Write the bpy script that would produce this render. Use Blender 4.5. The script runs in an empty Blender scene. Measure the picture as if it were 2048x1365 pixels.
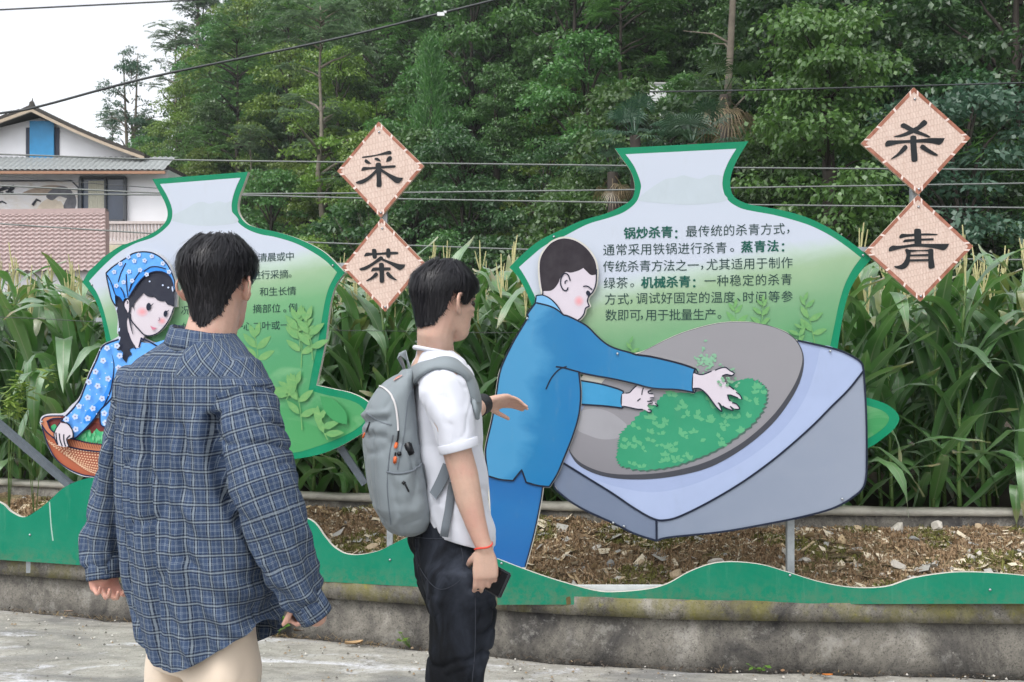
import bpy, bmesh, math, random
import numpy as np
from mathutils import Vector, Matrix, Euler, noise
from mathutils.geometry import tessellate_polygon
R = math.radians
random.seed(7)
rng = np.random.default_rng(7)
SC = bpy.context.scene
COL = SC.collection

# ------------------------------------------------------------------ camera, sky, sun, exposure
F = 35.0 / 36.0 * 2048          # focal length in photo pixels
CX, CY, CH = 1024.0, 682.5, 1.53
cam = bpy.data.cameras.new("camera"); cam.lens = 35; cam.sensor_width = 36
cam.clip_start = 0.05; cam.clip_end = 2000
camo = bpy.data.objects.new("camera", cam); COL.objects.link(camo)
camo.location = (0, 0, CH); camo.rotation_euler = (R(90), 0, 0)
SC.camera = camo
cam.dof.use_dof = True; cam.dof.focus_distance = 3.8; cam.dof.aperture_fstop = 13.0

SUN_EL, SUN_AZ = R(58), R(-150)      # sun high, behind and left of the camera, behind thin cloud
sund = Vector((math.cos(SUN_EL) * math.sin(SUN_AZ), math.cos(SUN_EL) * math.cos(SUN_AZ), math.sin(SUN_EL)))
w = bpy.data.worlds.new("World"); SC.world = w; w.use_nodes = True
nt = w.node_tree; nt.nodes.clear()
sky = nt.nodes.new("ShaderNodeTexSky"); sky.sky_type = 'NISHITA'; sky.sun_disc = False
sky.sun_elevation = SUN_EL; sky.sun_rotation = -SUN_AZ if False else SUN_AZ
sky.dust_density = 3.0; sky.air_density = 1.0
hs = nt.nodes.new("ShaderNodeHueSaturation"); hs.inputs['Saturation'].default_value = 0.16
hs.inputs['Value'].default_value = 2.1
bg = nt.nodes.new("ShaderNodeBackground"); bg.inputs['Strength'].default_value = 0.13
wo = nt.nodes.new("ShaderNodeOutputWorld")
nt.links.new(sky.outputs[0], hs.inputs['Color']); nt.links.new(hs.outputs[0], bg.inputs['Color'])
nt.links.new(bg.outputs[0], wo.inputs['Surface'])
sl = bpy.data.lights.new("sun", 'SUN'); sl.energy = 0.6; sl.angle = R(18); sl.color = (1.0, 0.96, 0.9)
so = bpy.data.objects.new("sun", sl); COL.objects.link(so)
so.rotation_euler = sund.to_track_quat('Z', 'Y').to_euler()
SC.view_settings.view_transform = 'Standard'; SC.view_settings.look = 'None'
SC.view_settings.gamma = 1.0; SC.view_settings.use_curve_mapping = False
SC.view_settings.exposure = 0.18
SC.cycles.max_bounces = 8; SC.cycles.transparent_max_bounces = 8
SC.cycles.use_adaptive_sampling = True

# ------------------------------------------------------------------ helpers
def lin(c):
    c = c / 255.0
    return c / 12.92 if c <= 0.04045 else ((c + 0.055) / 1.055) ** 2.4
def rgb(r, g, b, k=1.0):
    return (lin(r) * k, lin(g) * k, lin(b) * k)

def at(px, py, Y):
    """the point at depth Y seen at photo pixel px,py"""
    return Vector(((px - CX) / F * Y, Y, CH + (CY - py) / F * Y))

class MB:
    def __init__(s):
        s.v = []; s.f = []; s.m = []; s.uv = []
    def add(s, vs, fs, m=0, uvs=None):
        b = len(s.v)
        s.v.extend([tuple(v) for v in vs])
        for f in fs:
            s.f.append(tuple(b + i for i in f)); s.m.append(m)
        s.uv.extend(uvs if uvs is not None else [(0, 0)] * len(vs))
    def box(s, c, size, rot=None, m=0):
        x, y, z = size[0] / 2, size[1] / 2, size[2] / 2
        vs = [Vector((a, b, d)) for a in (-x, x) for b in (-y, y) for d in (-z, z)]
        if rot is not None: vs = [rot @ v for v in vs]
        c = Vector(c)
        s.add([v + c for v in vs], [(0, 1, 3, 2), (4, 6, 7, 5), (0, 4, 5, 1), (2, 3, 7, 6), (0, 2, 6, 4), (1, 5, 7, 3)], m)
    def bar(s, a, b, wd, dp, m=0, up=(0, 0, 1)):
        a, b = Vector(a), Vector(b); d = (b - a); L = d.length; d.normalize()
        u = Vector(up); 
        if abs(d.dot(u)) > 0.98: u = Vector((0, 1, 0))
        x = d.cross(u).normalized(); y = x.cross(d).normalized()
        rot = Matrix((x, y, d)).transposed()
        s.box((a + b) / 2, (wd, dp, L), rot, m)
    def tube(s, path, rad, n=8, m=0, cap=True):
        path = [Vector(p) for p in path]
        if not hasattr(rad, '__len__'): rad = [rad] * len(path)
        b = len(s.v); pu = None
        for i, p in enumerate(path):
            t = (path[min(i + 1, len(path) - 1)] - path[max(i - 1, 0)]).normalized()
            if pu is None:
                u = Vector((0, 0, 1)) if abs(t.z) < 0.9 else Vector((1, 0, 0))
                u = t.cross(u).normalized()
            else:
                u = (pu - t * pu.dot(t)).normalized()
            pu = u; q = t.cross(u)
            for k in range(n):
                a = 2 * math.pi * k / n
                s.v.append(tuple(p + (u * math.cos(a) + q * math.sin(a)) * rad[i])); s.uv.append((k / n, i / max(1, len(path) - 1)))
        for i in range(len(path) - 1):
            for k in range(n):
                k2 = (k + 1) % n
                s.f.append((b + i * n + k, b + i * n + k2, b + (i + 1) * n + k2, b + (i + 1) * n + k)); s.m.append(m)
        if cap:
            s.f.append(tuple(b + k for k in reversed(range(n)))); s.m.append(m)
            e = b + (len(path) - 1) * n
            s.f.append(tuple(e + k for k in range(n))); s.m.append(m)
    def lathe(s, prof, c, n=12, m=0):
        c = Vector(c); b = len(s.v)
        for r, z in prof:
            for k in range(n):
                a = 2 * math.pi * k / n
                s.v.append(tuple(c + Vector((r * math.cos(a), r * math.sin(a), z)))); s.uv.append((0, 0))
        for i in range(len(prof) - 1):
            for k in range(n):
                k2 = (k + 1) % n
                s.f.append((b + i * n + k, b + i * n + k2, b + (i + 1) * n + k2, b + (i + 1) * n + k)); s.m.append(m)
    def build(s, name, mats, parent=None, smooth=False):
        off = Vector(parent.location) if parent is not None else Vector((0, 0, 0))
        if parent is not None and parent.parent is not None: off = off + Vector(parent.parent.location)
        me = bpy.data.meshes.new(name)
        me.from_pydata([tuple(Vector(v) - off) for v in s.v], [], s.f)
        if not isinstance(mats, (list, tuple)): mats = [mats]
        for mm in mats: me.materials.append(mm)
        me.polygons.foreach_set("material_index", s.m)
        ul = me.uv_layers.new(name="UVMap")
        li = np.empty(len(me.loops), dtype=np.int32); me.loops.foreach_get("vertex_index", li)
        ul.data.foreach_set("uv", np.array(s.uv, dtype=np.float32)[li].ravel())
        if smooth: me.polygons.foreach_set("use_smooth", [True] * len(me.polygons))
        me.update()
        o = bpy.data.objects.new(name, me); COL.objects.link(o)
        if parent is not None: o.parent = parent
        return o

def np_obj(name, V, Q, mats, parent=None, uv=None, midx=None, smooth=False):
    """mesh object from numpy arrays (V: n x 3, Q: m x k polygons)"""
    me = bpy.data.meshes.new(name)
    V = np.asarray(V, dtype=np.float32); Q = np.asarray(Q, dtype=np.int32); k = Q.shape[1]
    me.vertices.add(len(V)); me.vertices.foreach_set("co", V.ravel())
    me.loops.add(Q.size); me.loops.foreach_set("vertex_index", Q.ravel())
    me.polygons.add(len(Q)); me.polygons.foreach_set("loop_start", np.arange(0, Q.size, k, dtype=np.int32))
    if not isinstance(mats, (list, tuple)): mats = [mats]
    for mm in mats: me.materials.append(mm)
    if midx is not None: me.polygons.foreach_set("material_index", midx)
    if uv is not None:
        ul = me.uv_layers.new(name="UVMap"); ul.data.foreach_set("uv", np.asarray(uv, dtype=np.float32)[Q.ravel()].ravel())
    if smooth: me.polygons.foreach_set("use_smooth", np.ones(len(Q), dtype=bool))
    me.update(calc_edges=True); me.validate()
    o = bpy.data.objects.new(name, me); COL.objects.link(o)
    if parent is not None: o.parent = parent
    return o

def tag(o, label, cat, group=None):
    o['label'] = label; o['category'] = cat
    if group: o['group'] = group
    return o
def thing(name, label, cat, loc=(0, 0, 0), group=None):
    o = bpy.data.objects.new(name, None); COL.objects.link(o); o.location = loc
    o.empty_display_size = 0.1
    return tag(o, label, cat, group)
def struct(o, kind='structure'):
    o['kind'] = kind; return o
def dup(root, loc, rotz=0.0, scale=1.0, label=None, group=None, tilt=(0, 0)):
    r = root.copy(); COL.objects.link(r); r.location = loc; r.rotation_euler = (tilt[0], tilt[1], rotz); r.scale = (scale,) * 3
    if label: r['label'] = label
    if group: r['group'] = group
    for ch in list(root.children):
        c = ch.copy(); COL.objects.link(c); c.parent = r
        for g in list(ch.children):
            d = g.copy(); COL.objects.link(d); d.parent = c
    return r

# ------------------------------------------------------------------ materials
def newmat(name):
    m = bpy.data.materials.new(name); m.use_nodes = True
    n = m.node_tree; n.nodes.clear()
    out = n.nodes.new("ShaderNodeOutputMaterial"); b = n.nodes.new("ShaderNodeBsdfPrincipled")
    n.links.new(b.outputs[0], out.inputs[0])
    return m, n, b, out
def N(n, t, **kw):
    x = n.nodes.new(t)
    for k, v in kw.items(): setattr(x, k, v)
    return x
def math_(n, op, a, b=None, clamp=False):
    x = n.nodes.new("ShaderNodeMath"); x.operation = op; x.use_clamp = clamp
    for i, q in enumerate((a, b)):
        if q is None: continue
        if isinstance(q, (int, float)): x.inputs[i].default_value = q
        else: n.links.new(q, x.inputs[i])
    return x.outputs[0]
def mixc(n, fac, a, b, mode='MIX'):
    x = n.nodes.new("ShaderNodeMix"); x.data_type = 'RGBA'; x.blend_type = mode
    for sck, q in ((x.inputs[0], fac), (x.inputs[6], a), (x.inputs[7], b)):
        if isinstance(q, (int, float)): sck.default_value = q
        elif isinstance(q, (tuple, list)): sck.default_value = tuple(q)[:3] + (1,)
        else: n.links.new(q, sck)
    return x.outputs[2]
def noise_(n, scale, detail=3, rough=0.55, vec=None, out=0, dist=0.0):
    x = n.nodes.new("ShaderNodeTexNoise"); x.inputs['Scale'].default_value = scale
    x.inputs['Detail'].default_value = detail; x.inputs['Roughness'].default_value = rough
    x.inputs['Distortion'].default_value = dist
    if vec is not None: n.links.new(vec, x.inputs['Vector'])
    return x.outputs[out]
def ramp(n, fac, stops, interp='LINEAR'):
    x = n.nodes.new("ShaderNodeValToRGB"); x.color_ramp.interpolation = interp
    el = x.color_ramp.elements
    while len(el) < len(stops): el.new(0.5)
    for e, (p, c) in zip(el, stops):
        e.position = p; e.color = tuple(c)[:3] + (1,) if hasattr(c, '__len__') else (c, c, c, 1)
    n.links.new(fac, x.inputs[0]); return x.outputs[0]
def coord(n, which='Object', scale=None):
    t = n.nodes.new("ShaderNodeTexCoord").outputs[which]
    if scale is None: return t
    mp = n.nodes.new("ShaderNodeMapping"); mp.inputs['Scale'].default_value = scale
    n.links.new(t, mp.inputs[0]); return mp.outputs[0]
def bump_(n, b, h, strength=0.3, dist=0.01):
    x = n.nodes.new("ShaderNodeBump"); x.inputs['Strength'].default_value = strength; x.inputs['Distance'].default_value = dist
    n.links.new(h, x.inputs['Height']); n.links.new(x.outputs[0], b.inputs['Normal'])
MATS = {}
def M(name, c, rough=0.6, var=0.12, scale=12.0, bump=0.0, bscale=60.0, spec=0.5, metal=0.0, which='Object', bdist=0.005):
    if name in MATS: return MATS[name]
    m, n, b, out = newmat(name)
    v = coord(n, which)
    f = noise_(n, scale, 5, 0.6, v)
    k0, k1 = 1 - var, 1 + var
    n.links.new(ramp(n, f, [(0.25, tuple(x * k0 for x in c)), (0.75, tuple(min(1, x * k1) for x in c))]), b.inputs['Base Color'])
    b.inputs['Roughness'].default_value = rough; b.inputs['Metallic'].default_value = metal
    b.inputs['Specular IOR Level'].default_value = spec
    if bump > 0: bump_(n, b, noise_(n, bscale, 6, 0.6, v), bump, bdist)
    MATS[name] = m; return m
# ------------------------------------------------------------------ ground, planter walls, soil
def wall_poly(z_by_x=None):
    return [(-7.5, 6.95), (-5.0, 6.27), (-2.92, 5.69), (-1.9, 5.42), (-0.97, 5.17), (-0.5, 5.045), (-0.06, 4.93), (0.35, 4.84), (0.78, 4.77), (1.6, 4.72), (2.41, 4.69), (4.0, 4.66), (7.5, 4.62)]
WP = [Vector((x, y, 0)) for x, y in wall_poly()]
def wall_y(X):
    for a, b in zip(WP, WP[1:]):
        if a.x <= X <= b.x: return a.y + (b.y - a.y) * (X - a.x) / (b.x - a.x)
    return WP[0].y if X < WP[0].x else WP[-1].y
def wall_n(i):      # outward (uphill) normal of the polyline at i
    a = WP[max(i - 1, 0)]; b = WP[min(i + 1, len(WP) - 1)]
    t = (b - a).normalized(); return Vector((-t.y, t.x, 0))
def gz(X, Y):        # concrete lane, falling gently to the right
    return -0.02 - 0.018 * max(-3, min(4, X - 0.0)) * 0.6
COPE_Z = 0.293

def mat_concrete_lane():
    m, n, b, out = newmat("lane_concrete")
    v = coord(n)
    vs = coord(n, 'Object', (1.0, 2.2, 1.0))
    big = noise_(n, 0.9, 4, 0.6, vs, dist=0.6)
    mid = noise_(n, 5.0, 6, 0.7, vs)
    fine = noise_(n, 70.0, 5, 0.75, v)
    grit = noise_(n, 240.0, 3, 0.7, v)
    base = ramp(n, mid, [(0.25, rgb(120, 117, 110)), (0.5, rgb(160, 157, 149)), (0.8, rgb(188, 184, 175))])
    base = mixc(n, ramp(n, big, [(0.38, 0.75), (0.5, 0.0)]), base, rgb(112, 112, 112))
    wmask = ramp(n, noise_(n, 1.5, 8, 0.72, coord(n, 'Object', (0.8, 2.6, 1.0)), dist=0.8), [(0.54, 0.0), (0.64, 1.0)])
    wmask2 = math_(n, 'MULTIPLY', wmask, ramp(n, noise_(n, 22, 6, 0.75, v), [(0.34, 0.05), (0.55, 1.0)]))
    base = mixc(n, wmask2, base, rgb(216, 216, 222))
    base = mixc(n, ramp(n, fine, [(0.30, 0.7), (0.47, 0.0)]), base, rgb(92, 90, 86))
    base = mixc(n, ramp(n, grit, [(0.62, 0.0), (0.72, 0.6)]), base, rgb(205, 202, 196))
    vo = N(n, "ShaderNodeTexVoronoi"); vo.feature = 'DISTANCE_TO_EDGE'; vo.inputs['Scale'].default_value = 0.8
    wv_ = N(n, "ShaderNodeVectorMath"); wv_.operation = 'ADD'; n.links.new(v, wv_.inputs[0]); n.links.new(noise_(n, 4, 6, .7, v, out=1), wv_.inputs[1]); n.links.new(wv_.outputs[0], vo.inputs['Vector'])
    base = mixc(n, ramp(n, vo.outputs['Distance'], [(0.0, 0.6), (0.004, 0.0)]), base, rgb(78, 76, 72))
    n.links.new(base, b.inputs['Base Color']); b.inputs['Roughness'].default_value = 0.9
    b.inputs['Specular IOR Level'].default_value = 0.25
    h = math_(n, 'ADD', math_(n, 'MULTIPLY', fine, 0.6), math_(n, 'MULTIPLY', mid, 1.2))
    bump_(n, b, h, 0.6, 0.012)
    return m
def mat_old_wall(name, mossy):
    m, n, b, out = newmat(name)
    v = coord(n)
    vs = coord(n, 'Object', (1.0, 1.0, 0.75))
    a = noise_(n, 3.0, 7, 0.68, vs, dist=0.5)
    f = noise_(n, 24, 6, 0.7, v)
    col = ramp(n, a, [(0.32, rgb(58, 57, 58)), (0.45, rgb(96, 93, 88)), (0.57, rgb(126, 122, 114)), (0.72, rgb(164, 160, 152))])
    col = mixc(n, ramp(n, f, [(0.3, 0.55), (0.5, 0.0)]), col, rgb(70, 68, 66))
    col = mixc(n, ramp(n, noise_(n, 45, 4, 0.8, v), [(0.66, 0.0), (0.72, 0.8)]), col, rgb(185, 182, 172))
    col = mixc(n, ramp(n, noise_(n, 110, 5, 0.8, v), [(0.36, 0.75), (0.48, 0.0)]), col, rgb(52, 50, 48))
    col = mixc(n, ramp(n, noise_(n, 9, 7, 0.8, v), [(0.55, 0.0), (0.62, 0.5)]), col, rgb(150, 148, 142))
    st = noise_(n, 5.5, 5, 0.6, coord(n, 'Object', (1.6, 1.6, 0.25)))
    col = mixc(n, ramp(n, st, [(0.55, 0.0), (0.72, 0.35)]), col, rgb(64, 62, 66))
    if mossy:
        mo = noise_(n, 6.0, 6, 0.7, coord(n, 'Object', (1, 1, 0.7)))
        col = mixc(n, ramp(n, mo, [(0.42, 0.0), (0.56, 0.55), (0.7, 0.9)]), col, rgb(112, 108, 60))
        col = mixc(n, ramp(n, noise_(n, 15, 5, 0.7, v), [(0.6, 0.0), (0.7, 0.6)]), col, rgb(134, 132, 58))
    vo = N(n, "ShaderNodeTexVoronoi"); vo.feature = 'DISTANCE_TO_EDGE'; vo.inputs['Scale'].default_value = 1.15
    wv_ = N(n, "ShaderNodeVectorMath"); wv_.operation = 'ADD'; n.links.new(v, wv_.inputs[0]); n.links.new(noise_(n, 5, 5, .7, v, out=1), wv_.inputs[1]); n.links.new(wv_.outputs[0], vo.inputs['Vector'])
    col = mixc(n, ramp(n, vo.outputs['Distance'], [(0.0, 0.75), (0.006, 0.0)]), col, rgb(48, 46, 44))
    n.links.new(col, b.inputs['Base Color']); b.inputs['Roughness'].default_value = 0.92
    b.inputs['Specular IOR Level'].default_value = 0.2
    bump_(n, b, math_(n, 'ADD', f, math_(n, 'MULTIPLY', a, 1.5)), 0.55, 0.012)
    return m
LANE = mat_concrete_lane()
OLDW = mat_old_wall("stained_render", False)
COPE = mat_old_wall("mossy_coping", True)

def build_ground():
    # one lane sheet with a ragged edge at the wall foot, plus the wide earth sheet to the horizon
    nx, ny = 150, 60
    V = []; Q = []
    for i in range(nx + 1):
        X = -7.0 + 14.0 * i / nx
        y1 = wall_y(X) - 0.035 + 0.02 * noise.noise((X * 5, 0, 3)) + 0.012 * noise.noise((X * 23, 4, 3))
        for j in range(ny + 1):
            t = j / ny
            Y = -3.0 + (y1 + 3.0) * (1 - (1 - t) ** 1.6)
            e = max(0, 1 - (y1 - Y) / 0.10)
            z = gz(X, Y) + 0.010 * noise.noise((X * 1.3, Y * 1.7, 0)) + 0.005 * noise.noise((X * 7, Y * 9, 1)) * (1 + e) - 0.01 * e * e
            V.append((X, Y, z))
    for i in range(nx):
        for j in range(ny):
            a = i * (ny + 1) + j
            Q.append((a, a + ny + 1, a + ny + 2, a + 1))
    o = np_obj("road", V, Q, LANE, smooth=True); struct(o)
    # earth sheet under everything
    mb = MB(); mb.add([(-600, -300, -0.16), (600, -300, -0.16), (600, 900, -0.16), (-600, 900, -0.16)], [(0, 1, 2, 3)])
    struct(mb.build("ground", M("earth", rgb(62, 52, 42), 0.95, 0.3, 3.0, 0.4, 20)))
build_ground()

def ribbon_wall(name, pts_off0, z0, pts_off1, z1, mat, res=0.05, jag=0.0, zj=0.0):
    """a closed prism following the wall polyline between two offsets and two heights, finely cut and uneven"""
    xs = np.arange(WP[0].x, WP[-1].x + 1e-6, res)
    V = []; Q = []
    rows = [(0, 0), (0, .5), (0, 1), (.5, 1), (1, 1), (1, 0)]
    for X in xs:
        y = wall_y(X); d = 0.02; t = Vector((2 * d, wall_y(X + d) - wall_y(X - d), 0)).normalized(); nn = Vector((-t.y, t.x, 0))
        for (a, c) in rows:
            o = pts_off0 + (pts_off1 - pts_off0) * a
            z = z0 + (z1 - z0) * c
            if jag:
                o += jag * noise.noise((X * 3, z * 6, 7)) + jag * 0.6 * noise.noise((X * 17, z * 20, 9))
                if c == 1: z += zj * noise.noise((X * 4, o * 3, 5)) + zj * .5 * noise.noise((X * 21, o * 5, 5))
                if c == 0 and z0 > 0.1: z += zj * .6 * noise.noise((X * 13, 2, 8))
            p = Vector((X, y, 0)) + nn * o
            V.append((p.x, p.y, z))
    k = len(rows)
    for i in range(len(xs) - 1):
        for r in range(k):
            r2 = (r + 1) % k
            Q.append((i * k + r, (i + 1) * k + r, (i + 1) * k + r2, i * k + r2))
    return np_obj(name, V, Q, mat)
pw = thing("retaining_wall", "low stained concrete retaining wall with mossy coping along the lane", "wall", (0, 5, 0))
def under(o, root):
    o.parent = root; o.location = (-root.location.x, -root.location.y, -root.location.z); return o
under(ribbon_wall("wall_face", 0.02, -0.15, 0.16, 0.199, OLDW, jag=0.008), pw)
under(ribbon_wall("coping", -0.015, 0.2, 0.20, COPE_Z - .004, COPE, jag=0.006, zj=0.006), pw)
BACK_OFF, BACK_Z = 1.02, 0.555
bw = thing("planter_wall", "thin grey concrete wall at the back of the soil bed, below the maize", "wall", (0, 6, 0))
under(ribbon_wall("wall_body", BACK_OFF, 0.1, BACK_OFF + 0.13, BACK_Z - .03, OLDW, jag=0.006), bw)
under(ribbon_wall("coping", BACK_OFF - .012, BACK_Z - .028, BACK_OFF + 0.142, BACK_Z, M("pale_coping", rgb(150, 147, 138), 0.9, 0.25, 14, 0.5, 40), jag=0.006, zj=0.008), bw)

def soil_h(X, o):
    t = max(0.0, (o - 0.2) / (BACK_OFF - 0.2))
    return 0.27 + 0.20 * t ** 0.9 + 0.035 * noise.noise((X * 1.4, o * 2.5, 1)) + 0.022 * noise.noise((X * 5, o * 6, 2)) + 0.016 * noise.noise((X * 16, o * 16, 3)) + 0.012 * noise.noise((X * 40, o * 40, 3))
def soil_pt(X, o, dz=0.0):
    d = 0.02; t = Vector((2 * d, wall_y(X + d) - wall_y(X - d), 0)).normalized()
    return Vector((X - t.y * o, wall_y(X) + t.x * o, soil_h(X, o) + dz))
def mat_soil():
    m, n, b, out = newmat("rotting_mulch")
    v = coord(n)
    a = noise_(n, 7, 7, 0.7, v); f = noise_(n, 55, 6, 0.75, v)
    c = ramp(n, a, [(0.3, rgb(110, 90, 74)), (0.45, rgb(150, 128, 104)), (0.58, rgb(160, 146, 116)), (0.72, rgb(136, 112, 92))])
    c = mixc(n, ramp(n, noise_(n, 4.0, 6, 0.7, v), [(0.5, 0.0), (0.62, 0.7)]), c, rgb(104, 104, 54))
    c = mixc(n, ramp(n, f, [(0.32, 0.85), (0.5, 0.0)]), c, rgb(34, 28, 24))
    c = mixc(n, ramp(n, noise_(n, 120, 4, 0.8, v), [(0.6, 0.0), (0.68, 0.7)]), c, rgb(170, 156, 128))
    n.links.new(c, b.inputs['Base Color']); b.inputs['Roughness'].default_value = 0.95
    b.inputs['Specular IOR Level'].default_value = 0.15
    bump_(n, b, math_(n, 'ADD', f, a), 0.9, 0.02)
    return m
def build_soil():
    xs = np.arange(-6.5, 6.5, 0.028); os_ = np.linspace(0.19, BACK_OFF + 0.01, 40)
    V = [tuple(soil_pt(X, o)) for X in xs for o in os_]; k = len(os_)
    Q = [(i * k + j, (i + 1) * k + j, (i + 1) * k + j + 1, i * k + j + 1) for i in range(len(xs) - 1) for j in range(k - 1)]
    struct(np_obj("soil_bed", V, Q, mat_soil(), smooth=True))
build_soil()

# ---- litter on the soil: uncountable chips, sticks and grit as one mass; the larger stones one by one
def build_litter():
    mats = [M("chip_pale", rgb(214, 202, 178), 0.9, 0.2, 30), M("chip_tan", rgb(184, 162, 128), 0.9, 0.25, 30), M("chip_brown", rgb(130, 112, 90), 0.95, 0.3, 30),
            M("chip_grey", rgb(170, 168, 162), 0.9, 0.2, 30), M("moss_tuft", rgb(112, 112, 58), 0.95, 0.3, 30), M("root_fibre", rgb(150, 126, 98), 0.95, 0.3, 40)]
    V = []; Q = []; mi = []
    r = random.Random(3)
    def quad(c, u, v, m):
        b = len(V)
        V.extend([tuple(c - u - v), tuple(c + u - v * r.uniform(.4, 1)), tuple(c + u * r.uniform(.5, 1) + v), tuple(c - u * r.uniform(.5, 1) + v * r.uniform(.5, 1))]); Q.append((b, b + 1, b + 2, b + 3)); mi.append(m)
    for i in range(34000):
        X = r.uniform(-3.6, 3.4); o = r.uniform(0.19, BACK_OFF - .02)
        den = noise.noise((X * 2.2, o * 3, 11))
        p = soil_pt(X, o, r.uniform(0.002, 0.012))
        a = r.uniform(0, 6.28); tl = r.gauss(0, 0.5)
        u = Vector((math.cos(a), math.sin(a), math.sin(tl) * .7)); v = Vector((-math.sin(a), math.cos(a), r.gauss(0, .45)))
        t = r.random()
        if t < 0.13: k_ = r.paretovariate(1.6) * .005; k_ = min(k_, .035); quad(p, u * k_, v * k_ * r.uniform(.4, .9), r.choice([0, 0, 0, 1, 3]))
        elif t < 0.36: quad(p, u * r.uniform(.01, .045), v * r.uniform(.001, .0028), r.choice([0, 0, 1, 1, 5]))
        elif t < 0.66: quad(p, u * r.uniform(.004, .016), v * r.uniform(.003, .012), r.choice([2, 2, 5, 1]))
        else:
            if True:
                for q in range(4):
                    a2 = r.uniform(0, 6.28); w_ = Vector((math.cos(a2) * .5, math.sin(a2) * .5, 1)).normalized()
                    s_ = Vector((-math.sin(a2), math.cos(a2), 0))
                    quad(p + Vector((r.gauss(0, .012), r.gauss(0, .012), .004)), w_ * r.uniform(.006, .018), s_ * r.uniform(.002, .004), 4 if den > 0.05 else 5)
    for i in range(640):
        X = r.uniform(-3.6, 3.4); o = r.uniform(0.2, BACK_OFF - .04); p = soil_pt(X, o, .014); a = r.uniform(0, 6.28); k_ = min(.055, r.paretovariate(2.0) * .013)
        u = Vector((math.cos(a), math.sin(a), r.gauss(0, .35))); v = Vector((-math.sin(a), math.cos(a), r.gauss(0, .4))); quad(p, u * k_, v * k_ * r.uniform(.3, .8), r.choice([0, 0, 0, 1, 3, 3]))
    o = np_obj("mulch_litter", V, Q, mats, midx=mi)
    tag(o, "loose brown mulch, straw and wood chips covering the soil bed", "mulch"); struct(o, 'stuff')
build_litter()

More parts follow.
